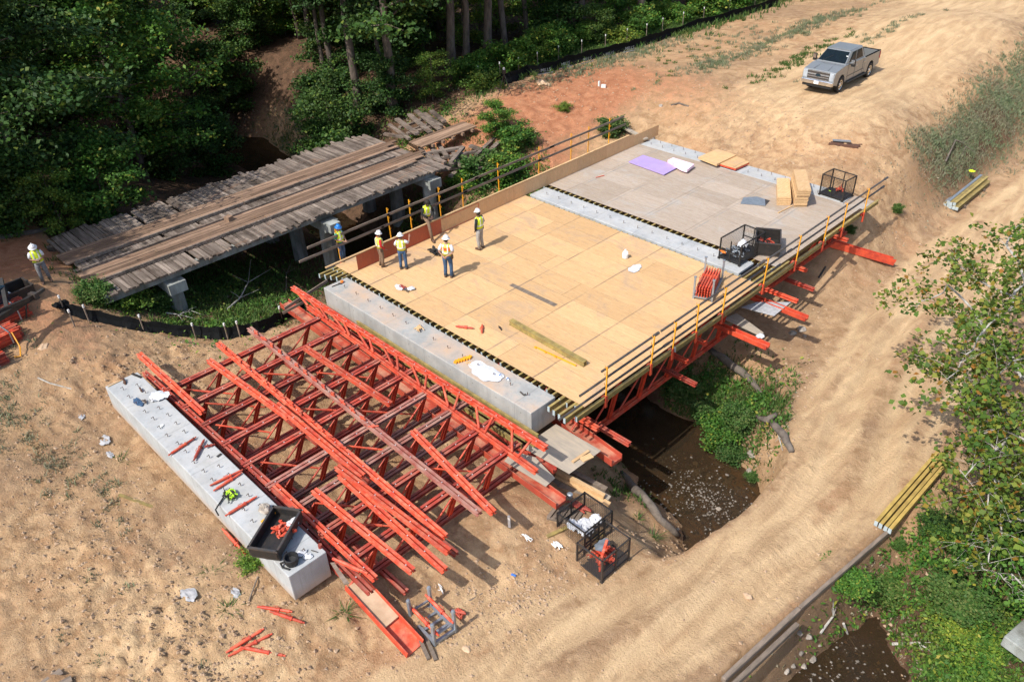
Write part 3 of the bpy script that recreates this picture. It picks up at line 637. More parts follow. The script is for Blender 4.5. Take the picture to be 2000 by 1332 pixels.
# rim boards round deck 2 up to the abutment
m = MB(); m.box((6.0, 31.14, -.01), (14.6, .38, .018)); m.build('plywood_sheet', 'plywood_grey', D2)
m = MB(); m.box((12.95, 31.95, -.01), (1.0, 1.2, .018)); m.build('plywood_sheet', 'plywood_grey', D2)
# trusses below the long spans
for i, (ya, yb, zb, xs, nm) in enumerate(((10.7, 21.9, -2.2, (-.3, 1.6, 3.5, 5.4, 7.3, 9.2, 11.1, 12.9), 'bright'), (23.4, 31.2, -1.35, (-.3, 3.5, 7.3, 11.1, 12.9), 'grey'))):
    for k, x in enumerate(xs):
        vis = x > 12
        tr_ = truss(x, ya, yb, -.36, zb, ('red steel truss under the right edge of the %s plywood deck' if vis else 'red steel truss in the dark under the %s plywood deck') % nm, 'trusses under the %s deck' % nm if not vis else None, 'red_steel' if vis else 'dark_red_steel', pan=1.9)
# yellow edge beams and loose joists at the deck ends
for k, (x, y0, y1, z) in enumerate(((13.62, 10.3, 15.6, -.12), (13.64, 15.8, 21.5, -.12), (13.6, 21.2, 27.4, -.16), (13.5, 27.5, 32.9, -.12))):
    m = MB(); m.ibeam((x, y0, z), (x, y1, z), .1, .2); m.mi = 1; m.box((x, y0-.01, z), (.1, .02, .2))
    tag(m.build('edge_beam', ['yellow_timber', 'timber_cap']), 'yellow timber edge beam along the right side of the deck, '+['at the corner nearest the camera', 'beside the middle of the bright deck', 'bridging the gap by the wire basket', 'at the far corner by the abutment'][k], 'beam', 'yellow edge beams along the right deck side')
for k in range(4):
    x = 12.55+.27*k; y0 = 10.35-.03*k
    m = MB(); m.ibeam((x, y0-.25, -.16), (x, 11.4, -.16), .09, .2); m.mi = 1; m.box((x, y0-.26, -.16), (.095, .02, .205))
    tag(m.build('timber_beam', ['yellow_timber', 'timber_cap']), 'yellow timber beam end sticking out past the right corner of the second cap', 'beam', 'beam ends at the right corner of the second cap')
for k in range(6):
    x = 12.5+.22*(k % 5); y0 = 21.2+.45*(k % 3)
    m = MB(); m.ibeam((x, y0, -.17), (x, y0+2.9, -.17), .09, .2); m.mi = 1; m.box((x, y0-.01, -.17), (.095, .02, .205))
    tag(m.build('timber_beam', ['yellow_timber', 'timber_cap']), 'yellow timber beam bridging the right end of the third cap', 'beam', 'beams bridging the right end of the third cap')
for k in range(5):
    x = -1.25+.27*k; y0 = 10.0+.12*k
    m = MB(); m.ibeam((x, y0, -.16), (x, 11.2, -.16), .09, .2); m.mi = 1; m.box((x, y0-.01, -.16), (.095, .02, .205))
    tag(m.build('timber_beam', ['yellow_timber', 'timber_cap']), 'yellow timber beam end sticking out at the walkway corner left of the second cap', 'beam', 'beam ends at the left walkway corner')
# grey repair strip and patches on the deck
m = MB(); a, b = U(998, 556), U(1086, 597); m.bar(a+V(0, 0, .006), b+V(0, 0, .006), .22, .012); tag(m.build('repair_strip', 'grey_board'), 'dirty grey wooden strip laid flush in the middle of the bright deck', 'board')
# edge form: plywood upstand on the left
t = thing('edge_form', 'long plywood upstand board along the left edge of both decks, reddish at the near end', 'edge board', (-.1, 11.3, 0))
yy = 11.3; k = 0
while yy < 33.2:
    L = min(2.44 if k < 3 else 2.44, 33.2-yy); m = MB(); hh = .72 if yy < 30.5 else .64
    m.box((-.12, yy+L/2, hh/2+.004), (.022, L-.012, hh)); m.build('form_panel', 'plywood_red' if k in (0, 1) else 'plywood_edge_form', t)
    if k == 2:
        for (yA, zA, yB, zB) in ((yy+.03, .02, yy+L-.03, .02), (yy+.03, .7, yy+L-.03, .7), (yy+L-.03, .02, yy+L-.03, .7)):
            q = MB(); q.bar((-.103, yA, zA), (-.103, yB, zB), .012, .022, V(1, 0, 0)); q.build('red_edge_strip', 'red_steel', t)
    yy += L; k += 1
m = MB(); y = 9.9
m.bar((-.14, 9.75, .77), (-.14, 22.0, .77), .09, .045); m.build('top_rail', 'pine_board', t)
m = MB(); m.bar((-.14, 22.03, .77), (-.14, 30.4, .77), .09, .04); m.build('top_rail', 'pine_board', t)
m = MB()
for k in range(9): m.bar((-.75, 11.8+k*2.5, .02), (-.16, 11.8+k*2.5, .62), .05, .07)
m.build('bracket', 'pine_board', t)
# ================================================================== GUARDRAILS
def gpost(x, y, zb, zt, parent, lean=0., red=True, side=1):
    m = MB(); m.bar((x, y, zb), (x+lean, y, zt), .045, .035, V(0, 1, 0)); p = m.build('post', 'yellow_paint', parent)
    for f in (.42, .72, .95):
        q = MB(); q.path([(x+lean*f-side*.03, y, zb+(zt-zb)*f), (x+lean*f-side*.09, y, zb+(zt-zb)*f), (x+lean*f-side*.09, y, zb+(zt-zb)*f+.08)], .012, 5); q.build('hook', 'yellow_paint', p)
    if red:
        q = MB(); q.box((x, y, zb-.12), (.07, .1, .5)); q.box((x-side*.1, y+.03, zb-.02), (.2, .16, .1)); q.build('clamp', 'red_steel', parent)
t = thing('guardrail', 'long guardrail of grey pipes on yellow posts along the right deck edge', 'guardrail', (13.7, 10.8, -.1))
for (px, py), top in (((1182, 778), 707), ((1269, 715), 650), ((1315, 687), 630), ((1370, 658), 603), ((1417, 620), 575), ((1483, 557), 508), ((1547, 512), 460), ((1605, 475), 410), ((1637, 447), 395), ((1688, 420), 363)):
    P = U(px, py, -.1); gpost(13.66, P.y, -.1, 1.25 if px not in (1315, 1417) else 1.2, t, rn.uniform(-.04, .07))
def prail(y0, y1, x, z0, z1, parent, r=.042, nm='pipe_rail', mt='pipe_grey'):
    m = MB(); m.tube((x, y0, z0), (x, y1, z1), r, None, 10); m.tube((x, y1-.16, z1), (x, y1+.16, z1), r*1.35, None, 10); return m.build(nm, mt, parent)
for (a, b, z) in ((11.6, 14.6, 1.12), (14.9, 21.7, 1.12), (21.5, 33.0, 1.08), (10.5, 16.0, .72), (16.0, 24.0, .72), (24.0, 32.8, .68), (9.5, 15.3, .32), (15.3, 23.2, .32)): prail(a, b, 13.58, z, z, t)
t = thing('guardrail', 'guardrail of brown boards on yellow posts behind the edge board on the left', 'guardrail', (-2.1, 10.5, -.1))
for px, py in ((662, 452), (752, 405), (793, 388), (853, 365), (895, 346), (967, 317), (1049, 286), (1112, 260), (1145, 246), (1207, 235)):
    P = U(px, py, 1.62); gpost(-1.36, P.y, -.15, 1.62, t, rn.uniform(-.05, .05), side=-1)
for (a, b, z) in ((9.7, 14.0, 1.32), (14.0, 19.6, 1.33), (19.5, 25.2, 1.35), (25.0, 31.2, 1.35), (9.2, 13.6, .85), (13.6, 18.8, .85), (18.7, 24.2, .86), (24.1, 31.4, .86)):
    m = MB(); m.bar((-1.31, a, z), (-1.31, b+.15, z+rn.uniform(-.02, .02)), .042, .11); m.build('board_rail', 'grey_board', t)
m = MB(); m.bar(U(556, 603, -.6), U(640, 548, -.2), .04, .14); tag(m.build('loose_board', 'grey_board'), 'weathered board slanting down from the walkway corner above the silt fence', 'board')
m = MB(); m.bar(U(552, 612, -.9), U(612, 580, -.6), .04, .12); tag(m.build('loose_board', 'grey_board'), 'short weathered board just over the end of the black silt fence', 'board')
# plank walkways and plywood platforms left and right of the caps
m = MB(); q = [U(*p, -1.05) for p in ((1086, 828), (1174, 880), (1112, 925), (1020, 873))]; m.loft([[p-V(0, 0, .02) for p in q], q]); tag(m.build('plywood_platform', 'weathered_ply'), 'grey weathered plywood platform sticking out from the near corner of the second cap', 'platform', 'plywood platforms')
for a, b, lb in (((1118, 902), (1150, 880), 'light pine offcut on the weathered plywood platform'), ((1136, 898), (1156, 889), 'broken plywood scrap on the weathered platform')):
    m = MB(); m.bar(U(*a, -1.01), U(*b, -1.01), .1 if 'pine' in lb else .22, .04); tag(m.build('board_offcut', 'pine_board'), lb, 'board')
m = MB(); q = [U(*p, -1.1) for p in ((1000, 880), (1046, 893), (1084, 933), (1066, 950), (985, 900))]; m.loft([[p-V(0, 0, .02) for p in q], q]); tag(m.build('plywood_platform', 'weathered_ply'), 'dusty plywood piece between the girder end and the heavy red channel', 'platform', 'plywood platforms')
m = MB(); q = [U(*p, -1.05) for p in ((1478, 590), (1545, 590), (1512, 617), (1448, 600))]; m.loft([[p-V(0, 0, .02) for p in q], q]); tag(m.build('plywood_platform', 'gravel_grey'), 'pale grey plywood platform below the right rail near the third cap', 'platform', 'plywood platforms')
m = MB(); q = [U(*p, -1.35) for p in ((1440, 612), (1492, 650), (1480, 654), (1412, 622))]; m.loft([[p-V(0, 0, .02) for p in q], q]); tag(m.build('plywood_platform', 'weathered_ply'), 'narrow plywood piece above the red beam that carries a white rag', 'platform', 'plywood platforms')
m = MB(); m.box((-.5, 32.6, -.12), (.9, 3.2, .06), .5); tag(m.build('plank', 'grey_board'), 'dusty plank lying from the dirt to the far corner of the edge board', 'board')
m = MB(); a, b = U(1165, 222, .2), U(1262, 272, .2); m.bar(a, b, .3, .07); tag(m.build('plank', 'weathered_ply'), 'long dusty plank on the dirt beyond the far end of the left guardrail', 'board')
# beams poking out right of the deck (pixel from, pixel to, z)
OUT = [((1405, 622), (1500, 677), -1.35, 'red channel with a white rag on it poking out under the right rail', .3),
 ((1280, 700), (1360, 752), -1.9, 'dark red double beam sticking out over the creek bank', .2), ((1130, 815), (1230, 868), -1.7, 'dark red double beam low over the dark creek pool', .2),
 ((1330, 678), (1380, 672), -1.0, 'short red beam stub between two post clamps', .2), ((1470, 560), (1590, 566), -1.7, 'dark red double beam stub in the shade right of the third cap', .2),
 ((1528, 598), (1576, 622), -1.1, 'red channel end right of the pale grey platform', .28), ((1490, 568), (1558, 589), -1.2, 'bright red double beam tip next to the pale grey platform', .2),
 ((1640, 455), (1656, 470), -.6, 'tiny red beam stub under the far part of the right rail', .15), ((1540, 515), (1576, 529), -1.0, 'red double beam stub below the rail by the black bin', .2),
 ((1085, 800), (1168, 838), -.85, 'bright red double beam poking out just below the deck corner', .2), ((1360, 700), (1345, 708), -1.3, 'little red beam stub seen between the truss diagonals', .2)]
for a, b, z, lb, w in OUT:
    A, B = U(*a, z), U(*b, z)
    if 'stub' in lb or 'double' in lb or 'tip' in lb:
        B2 = B.copy(); A = V(B.x-2.6, B.y+.02, B.z); m = MB(); m.dbl(A, B2, .2, .13)
    else:
        A = V(B.x-3.2, B.y+.02, B.z); m = MB(); m.sweep([(-w/2, w/3), (-w/2, -w/3), (w/2, -w/3), (w/2, w/3), (w/2-.03, w/3), (w/2-.03, -w/3+.06), (-w/2+.03, -w/3+.06), (-w/2+.03, w/3)], A, B)
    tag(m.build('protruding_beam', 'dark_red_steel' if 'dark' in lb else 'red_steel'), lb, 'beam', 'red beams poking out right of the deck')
a, b = G(1742, 522, .2), G(1640, 487, .25); b = a+(b-a)*1.3; b.z = max(Hs(b.x, b.y)+.34, a.z+.2); a.z += .14
m = MB(); m.sweep([(-.17, .16), (-.17, -.16), (.17, -.16), (.17, .16), (.14, .16), (.14, .02), (-.14, .02), (-.14, .16)], b, a); tag(m.build('steel_channel', 'red_steel'), 'long red channel lying on sand out of the shade of the far deck corner', 'beam', 'heavy red steel channels beside the caps')

# ================================================================== OLD TIMBER BRIDGE
BX0, BX1, BZ = -13.3, -5.5, .38
t = thing('old_timber_bridge', 'old weathered timber plank bridge with two wheel tracks, collapsed at its far end', 'bridge', (-9.4, 11, -2.5))
r = random.Random(11)
m = MB(); y = 2.6
while y < 21.3:
    w = r.uniform(.15, .21); e = r.uniform(-.007, .007)
    sag = -.10*max(0, (y-18)/3)**2
    xl = BX0+r.choice((0, 0, .15, .08, -.1, -.35, .26, -.2, .03)); xr = BX1+r.choice((0, 0, 0, .05, -.08, .08, .02, -.04, .26, -.26))
    if y < 4.6: xl = BX0-.3+(4.6-y)*.2
    if r.random() > .03:
        M = Matrix.Rotation(r.uniform(-.012, .012), 3, 'Z') @ Matrix.Rotation(r.uniform(-.004, .004), 3, 'Y')
        if r.random() < .4:
            xm = r.uniform(-10.5, -8.5)
            m.box(((xl+xm)/2, y+w/2, BZ+sag+e), (xm-xl-.02, w-.022, .09), M=M); m.box(((xm+xr)/2, y+w/2, BZ+sag-e), (xr-xm-.02, w-.022, .09), M=M)
        else: m.box(((xl+xr)/2, y+w/2, BZ+sag+e), (xr-xl, w-.022, .09), M=M)
    y += w
m.build('plank_deck', 'old_wood', t)
for x0 in (-10.9, -8.35):
    m = MB()
    for k in range(5):
        xx = x0+k*.27; y = 2.3
        while y < 20.6:
            L = r.uniform(3, 5.4); e = min(y+L, 21.0+r.uniform(-.6, .7))
            if e-y > .5: m.bar((xx, y, BZ+.085+r.uniform(0, .012)), (xx+r.uniform(-.02, .02), e-.02, BZ+.085), .245, .06)
            y += L
    m.build('wheel_track', 'runner_wood', t)
for xx in (-9.5, -8.55, -6.95):
    m = MB(); m.bar((xx, 2.6, BZ+.16), (xx+.06, 11, BZ+.15), .09, .12); m.bar((xx+.05, 11.05, BZ+.15), (xx, 20.0, BZ+.13), .09, .12); m.build('curb_rail', 'old_wood', t)
for xx in (-12.6, -10.9, -9.2, -7.5, -6.0):
    m = MB(); m.bar((xx, 2.4, BZ-.245), (xx, 20.6, BZ-.245), .26, .37); m.build('girder', 'old_wood' if xx < -6.5 else 'old_concrete', t)
for k, (yy, zb) in enumerate(((5.3, -2.2), (13.4, -5.3), (20.2, -3.0))):
    b_ = MB(); b_.box((-9.35, yy, -.32), (8.0, .8, .5)); b_.build('pier_beam', 'old_concrete', t)
    for xx in (-12.2, -9.2, -6.0):
        m = MB(); m.path([(xx, yy, -.57), (xx-.03, yy, -1.6), (xx-.06, yy+.03, zb-1)], [.36, .38, .43], 8); m.build('pier', 'old_concrete', t)
for k in range(2):
    m = MB(); m.box((-5.25, 13.4, -.3), (.5, .6, .45)); 
    if k == 0: m.build('bearing_block', 'old_concrete', t)
# loose things on the bridge and the collapse
for k in range(5):
    a, b = U(489+k*3, 424+k*2, .47), U(528+k*2, 410+k*2, .47)
    m = MB(); m.tube(a, b, .02); tag(m.build('yellow_rod', 'yellow_paint'), 'thin dusty yellow rod bundled on the old plank bridge', 'rod', 'yellow rods bundled on the old bridge')
m = MB(); m.box(U(447, 428, .58), (.32, .3, .3), .3); tag(m.build('wood_block', 'runner_wood'), 'squat wooden block standing on the old bridge near the yellow rods', 'block')
LP = [((835, 300), (905, 288), .15), ((850, 312), (930, 296), .05), ((862, 326), (948, 308), -.05), ((900, 300), (940, 330), -.1), ((880, 290), (900, 325), 0), ((918, 285), (962, 300), .1), ((828, 300), (870, 318), .2), ((780, 250), (830, 232), .0), ((760, 244), (800, 272), .1), ((775, 233), (815, 262), .25), ((799, 224), (842, 260), .4), ((812, 217), (860, 254), .5), ((828, 222), (862, 247), .35), ((842, 217), (868, 238), .4), ((860, 318), (838, 278), .2), ((872, 305), (856, 282), .2), ((847, 322), (820, 288), .1), ((880, 318), (905, 288), .3), ((930, 304), (968, 268), .2), ((935, 316), (975, 278), .1), ((845, 335), (952, 318), -.3), ((900, 338), (962, 330), -.6), ((880, 345), (935, 300), -.5), ((750, 262), (790, 268), .0), ((795, 262), (850, 246), -.05), ((800, 256), (848, 240), -.2)]
for k, (a, b, z) in enumerate(LP):
    A, B = U(*a, z), U(*b, z+r.uniform(-.1, .15)); m = MB(); m.bar(A, B, r.uniform(.2, .3), .13); tag(m.build('loose_plank', 'old_wood'), 'grey split plank lying loose in the collapsed far end of the old bridge', 'plank', 'loose planks at the collapsed end of the old bridge')
# the rusty brown ramp that carries the track over the gap
t = thing('timber_ramp', 'reddish brown ramp of long boards bridging the collapsed end up to the red clay', 'ramp', tuple(U(860, 265, .4)))
A, B = U(811, 283, .52), U(918, 243, .75); wv = (U(793, 275, .5)-U(825, 287, .5)); dv = (B-A)
m = MB()
for k in range(5): o = wv.normalized()*(k-2)*.25; m.bar(A+o, B+o+V(0, 0, r.uniform(-.01, .01)), .24, .06)
m.build('ramp_board', 'runner_wood', t)
for k in range(5):
    p = A+dv*(.18+.18*k)-V(0, 0, .11); s = wv.normalized(); m = MB(); m.bar(p+s*.5, p-s*.78, .16, .15); m.build('bearer', 'runner_wood', t)
m = MB(); m.path([G(120, 448, .12), G(90, 452, .1), G(60, 458, .1), G(0, 468, .1)], [.06, .1, .13, .15], 7); tag(m.build('log', 'dead_wood'), 'thin fallen log lying along the far edge of the red clay road', 'log')
# ================================================================== VEGETATION
def leaf_mesh(name, P, size, mt, parent=None, org=(0, 0, 0), rs=None, up=.5, long=1.5, kind=None):
    """many small bent leaves, one island each"""
    rs = rs or np.random.RandomState(1); n = len(P)
    nrm = rs.normal(size=(n, 3)); nrm[:, 2] = np.abs(nrm[:, 2])+up; nrm /= np.linalg.norm(nrm, axis=1)[:, None]
    a = rs.normal(size=(n, 3)); a -= nrm*(a*nrm).sum(1)[:, None]; a /= np.linalg.norm(a, axis=1)[:, None]; b = np.cross(nrm, a)
    s = size*rs.uniform(.6, 1.3, n)[:, None]
    v = np.stack([P-a*s*long*.5, P+b*s*.5+nrm*s*.12, P+a*s*long*.5-nrm*s*.1, P-b*s*.5+nrm*s*.12], 1).reshape(-1, 3)
    return quads(name, v, mt, parent, org, kind)
def quads(name, v, mt, parent=None, org=(0, 0, 0), kind=None):
    og = ORG[parent.name] if parent is not None else Vector(org)
    v = v-np.array(og); n = len(v)//4
    me = bpy.data.meshes.new(name); me.vertices.add(len(v)); me.vertices.foreach_set('co', v.ravel()); me.loops.add(n*4); me.loops.foreach_set('vertex_index', np.arange(n*4, dtype=np.int32))
    me.polygons.add(n); me.polygons.foreach_set('loop_start', np.arange(0, n*4, 4, dtype=np.int32)); me.update(calc_edges=True)
    me.materials.append(MATS[mt]); o = bpy.data.objects.new(name, me); COL.objects.link(o); ORG[o.name] = og
    if parent is not None: o.parent = parent
    else: o.location = og
    if kind: o['kind'] = kind
    return o
def branchy(r, base, h, rt, nb, z0, spread, rise, curve=.4, sub=4, lean=(0, 0), tipr=.02):
    """trunk and limbs; returns mesh builder and the twig points that carry leaves"""
    m = MB(); base = Vector(base); pts = []; n = 9; off = V(0, 0, 0)
    for i in range(n+1):
        t = i/n; off += V(r.uniform(-.12, .12), r.uniform(-.12, .12), 0)*h/14
        pts.append(base+off+V(lean[0]*t, lean[1]*t, h*t))
    m.path(pts, [rt*(1-.85*(i/n)**1.1)*(1.35 if i == 0 else 1) for i in range(n+1)], 8)
    tw = []
    for b in range(nb):
        t = z0+(1-z0)*((b+r.random()*.8)/nb); f = t*n; i = min(n-1, int(f)); p = pts[i].lerp(pts[i+1], f-i)
        a = b*2.4+r.uniform(-.5, .5); L = spread*(1-abs(t-.55)*.75)*r.uniform(.75, 1.15); d = V(math.cos(a), math.sin(a), 0)
        q = [p]; k = 5
        for j in range(1, k+1): s = j/k; q.append(p+d*L*s+V(0, 0, rise*L*s-curve*L*s*s*.5)+V(r.uniform(-.1, .1), r.uniform(-.1, .1), r.uniform(-.1, .1))*L*.4*s)
        r0 = rt*(1-.8*t)*.42; m.path(q, [max(tipr, r0*(1-.8*j/k)) for j in range(k+1)], 5)
        for j in range(2, k+1): tw.append(q[j])
        for c in range(sub):
            j = r.randint(1, k); a2 = a+r.choice((-1, 1))*r.uniform(.5, 1.2); l2 = L*r.uniform(.3, .55); p2 = q[j]+V(math.cos(a2), math.sin(a2), r.uniform(-.15, .5))*l2
            mid = q[j].lerp(p2, .5)+V(0, 0, .08*l2); m.path([q[j], mid, p2], [max(tipr, r0*.35), tipr, tipr*.6], 4, False); tw += [mid, p2]
    tw.append(pts[-1]); return m, tw
def crown_pts(rs, tw, per, sg, flat=.6):
    T = np.array([tuple(p) for p in tw]); c = np.repeat(T, per, 0); o = rs.normal(size=c.shape)*sg*np.array([1, 1, flat])
    k = rs.uniform(size=len(T)); keep = np.repeat(k > .06, per); return (c+o)[keep]
def tree_proto(name, seed, h, rt, nb, z0, spread, rise, leaf, lsize, per, sg, bark='bark', cat='tree', **kw):
    r = random.Random(seed); rs = np.random.RandomState(seed)
    t = thing(name, None, cat); m, tw = branchy(r, (0, 0, -.3), h, rt, nb, z0, spread, rise, **kw); m.build('trunk', bark, t, smooth=True)
    leaf_mesh('crown', crown_pts(rs, tw, per, sg), lsize, leaf, t, rs=rs); return t
PROTO = {}
PROTO['decA'] = tree_proto('broadleaf_tree', 1, 13, .26, 26, .12, 4.6, .35, 'leaf_mid', .17, 85, .42)
PROTO['decB'] = tree_proto('broadleaf_tree', 2, 11, .22, 24, .10, 4.2, .25, 'leaf_dark', .17, 95, .45)
PROTO['decC'] = tree_proto('broadleaf_tree', 3, 15, .30, 24, .3, 4.8, .45, 'leaf_dark', .18, 80, .5)
PROTO['pineA'] = tree_proto('pine_tree', 4, 24, .34, 26, .50, 3.6, .15, 'leaf_needle', .17, 60, .38)
PROTO['pineB'] = tree_proto('pine_tree', 5, 22, .27, 24, .46, 3.2, .1, 'leaf_needle', .17, 60, .38)
PROTO['undA'] = tree_proto('understory_tree', 6, 4.6, .07, 16, .12, 1.9, .35, 'leaf_mid', .13, 60, .26, sub=3, tipr=.01)
PROTO['undB'] = tree_proto('understory_tree', 7, 6.0, .09, 18, .1, 2.2, .3, 'leaf_light', .12, 42, .28, sub=3, tipr=.01)
PROTO['undC'] = tree_proto('understory_tree', 8, 5.2, .08, 18, .05, 2.3, .25, 'leaf_dark', .14, 75, .3, sub=3, tipr=.01)
PROTO['shA'] = tree_proto('shrub', 9, 1.3, .03, 14, .0, .85, .5, 'grass_green', .085, 50, .16, sub=3, tipr=.006, cat='shrub')
PROTO['shB'] = tree_proto('shrub', 10, 1.7, .04, 14, .0, 1.1, .4, 'leaf_mid', .10, 45, .19, sub=3, tipr=.006, cat='shrub')
PROTO['shC'] = tree_proto('shrub', 11, 1.1, .03, 12, .0, .9, .4, 'leaf_light', .08, 34, .17, sub=3, tipr=.006, cat='shrub')
used = {}
def put(kind, x, y, sc=1., rz=None, label=None, group=None, z=None):
    p = PROTO[kind]; o = p if kind not in used else copy_tree(p); used[kind] = 1
    place(o, (x, y, Hs(x, y)-.05 if z is None else z), rz if rz is not None else random.uniform(0, 6.28), sc)
    o['label'] = label; 
    if group: o['group'] = group
    elif 'group' in o.keys(): del o['group']
    return o
rn = random.Random(21)
# pines whose bare trunks stand beyond the fence: placed where their feet are seen
PT = [(700, 232, 'pineA', .9, 'tall pine with a grey bare trunk, foot just behind the old bridge'), (748, 200, 'pineB', .62, 'thin pale straight trunk beside the thicker grey pine behind the old bridge'),
 (882, 158, 'pineA', 1.0, 'dark pine trunk just left of the far silt fence'), (908, 150, 'pineB', 1.0, 'thick dark pine trunk at the near end of the far fence'), (948, 140, 'pineA', .95, 'pine trunk behind the far silt fence with yellow leaves round it'),
 (992, 122, 'pineB', .95, 'straight reddish pine trunk beyond the silt fence, right of the yellow leaves'), (1140, 75, 'pineA', 1.05, 'stout bare pine trunk in the middle of the forest edge above the silt fence'),
 (1243, 62, 'pineA', 1.0, 'bare pine trunk just right of the last printed mark of the silt fence'), (1165, 40, 'pineB', 1.0, 'dim pine trunk deep between the two stout trunks above the fence'), (665, 190, 'pineB', .9, 'slim dark trunk left of the tall grey pine behind the old bridge')]
for px, py, k, sc, lb in PT:
    p = G(px, py); put(k, p.x, p.y, sc, None, lb)
for px, py, sc in ((822, 95, .8), (858, 75, .95), (1035, 92, .85), (1075, 60, 1.), (1205, 45, .9), (1292, 42, 1.), (1345, 25, .9), (625, 150, .75), (590, 80, .8), (500, 60, .85), (730, 90, .8), (1110, 40, .85)):
    p = U(px, py, .3); put('pineB', p.x, p.y, sc, None, 'slender bare trunk among the pines at the forest edge', 'slender trunks at the forest edge')
# leafy trees at the left
for px, py, z, k, sc, lb in ((150, 292, -1, 'decC', 1.15, 'tall dark tree with a thick trunk rising at the left of the picture'), (285, 345, -2.0, 'decA', .95, 'big leafy green tree with yellowing leaves left of the creek pool'), (60, 400, .5, 'decB', 1.05, 'dark full tree in the left corner behind the clay road'),
  (395, 90, -1, 'decA', 1.1, 'tall leafy tree behind the creek pool at the top of the picture'), (20, 300, 0, 'decB', 1.2, 'very dark tree at the left edge'), (225, 180, -1, 'decB', 1.3, 'dark tree deep in the left forest behind the leafy one'), (520, 70, .3, 'undB', 1.6, 'pale green hanging branches over the bare creek bank'), (610, 110, 0, 'decC', .9, 'dark tree above the bare creek bank')):
    p = U(px, py, z); put(k, p.x, p.y, sc, None, lb)
for px, py, z, k, sc, lb in ((215, 425, -.6, 'undA', 1.05, 'bright green young tree leaning over the far side of the old bridge'), (120, 440, .3, 'undB', .6, 'yellow green bush at the left end of the old bridge'), (330, 350, -3, 'undC', .9, 'dark understory tree below the leafy one, above the bridge'), (420, 330, -3.5, 'undC', .8, 'deep green bush between the old bridge and the creek pool'),
  (650, 260, -1, 'undC', 1.0, 'dark green bush behind the middle of the old bridge'), (760, 205, -.2, 'undC', .8, 'dark bush right of the thin pale trunk'), (845, 185, .3, 'undB', .55, 'yellow green bush by the collapsed bridge end'), (690, 60, .3, 'undB', 1.2, 'light green branchy tree above the tall grey pine'),
  (905, 90, .4, 'undB', 1.1, 'yellowing tree around the dark pine trunks'), (20, 440, .6, 'undC', .8, 'dark bush at the left edge behind the clay road')):
    p = U(px, py, z); put(k, p.x, p.y, sc, None, lb)
for px, py, z, k, sc, lb in ((400, 235, -3.5, 'undC', .75, 'dark bush on the left rim of the creek pool'), (430, 130, 0, 'undC', 1.1, 'dark tree left of the bare bank'), (480, 95, .2, 'undC', 1.0, 'dark bush on top of the bare bank'), (560, 75, .3, 'undA', .9, 'green bush above the grassy top of the bank'), (625, 60, .3, 'undC', 1.1, 'dark bush right of the bank top'), (640, 215, -1, 'undC', .9, 'dark bush right of the bare bank'), (655, 150, 0, 'undC', .9, 'bush between the bank and the grey pine'), (790, 130, .3, 'undC', 1.0, 'dark bush between the pale trunk and the dark pines'), (720, 120, .3, 'undC', .9, 'bush behind the grey pine and the pale trunk'),
  (840, 60, .4, 'undC', 1.1, 'dark bush in the gap of the forest above the dark pines'), (1050, 60, .5, 'undA', 1.1, 'green bush between the pines above the far fence'), (1090, 90, .5, 'undC', 1.0, 'round dark bush behind the middle of the far fence'), (1200, 60, .5, 'undA', .9, 'green bush behind the last marks of the far fence'), (760, 60, .4, 'undB', 1.2, 'light green tree above the pale trunk'), (970, 60, .4, 'undB', 1.0, 'yellow green tree between the dark pines')):
    p = U(px, py, z); put(k, p.x, p.y, sc, None, lb)
# forest fill
GP = 'forest trees behind the creek and the fence'
cnt = 0
for i in range(400):
    x = rn.uniform(-62, -13.8); y = rn.uniform(-24, 108)
    if y > 30 and x > -14.5-.02*(y-30)+(3 if y > 60 else 0)*0: continue
    dc, _, _ = polyd(np.array([x]), np.array([y]), CREEK)
    if dc[0] < 2.6: continue
    if -42 < x < -19 and 4 < y < 31: continue
    if x > -26 and -4 < y < 4: continue
    if x > -20 and 4 <= y < 24: continue
    if x > -17.5 and y >= 24 and y < 60: continue
    k = rn.choice(('decB', 'decC', 'undC', 'pineA', 'pineB', 'decA', 'undC', 'undA') if y < 24 else ('pineA', 'pineB', 'undC', 'pineB', 'undC', 'undA', 'decC', 'undB', 'undC'))
    if x > -19 and y > 30 and k[:3] == 'dec': continue
    if cnt > 105: break
    cnt += 1
    put(k, x, y, rn.uniform(.8, 1.2), None, {'dec': 'broadleaf tree in the dense dark forest along the top left', 'pin': 'tall pine trunk in the dim forest behind the others', 'und': 'understory tree filling the dim forest'}[k[:3]], {'dec': 'broadleaf forest trees', 'pin': 'forest pines', 'und': 'understory forest trees'}[k[:3]])
# undergrowth along the far fence and at the forest edge
for i in range(46):
    y = 31+i*1.35+rn.uniform(-.5, .5); x = -12.6-rn.uniform(0, 3.2)+max(0, y-52)*.12
    k = rn.choice(('undC', 'undA', 'shB', 'shB', 'undB', 'shC')); put(k, x, y, rn.uniform(.35, .7) if k[:3] == 'und' else rn.uniform(.9, 1.6), None, 'green bush growing behind the far silt fence', 'bushes along the forest edge')
# trees outside the picture that throw the shade on the left ground and forest
for x, y, k, sc in ((-9.5, -9.5, 'undA', 1.6), (-16, -12, 'decC', 1.1), (-24, -10, 'decB', 1.2), (-30, -6, 'decC', 1.1), (-13, -15, 'decA', 1.)):
    put(k, x, y, sc, None, 'tree standing just outside the left edge of the view', 'trees outside the left edge')
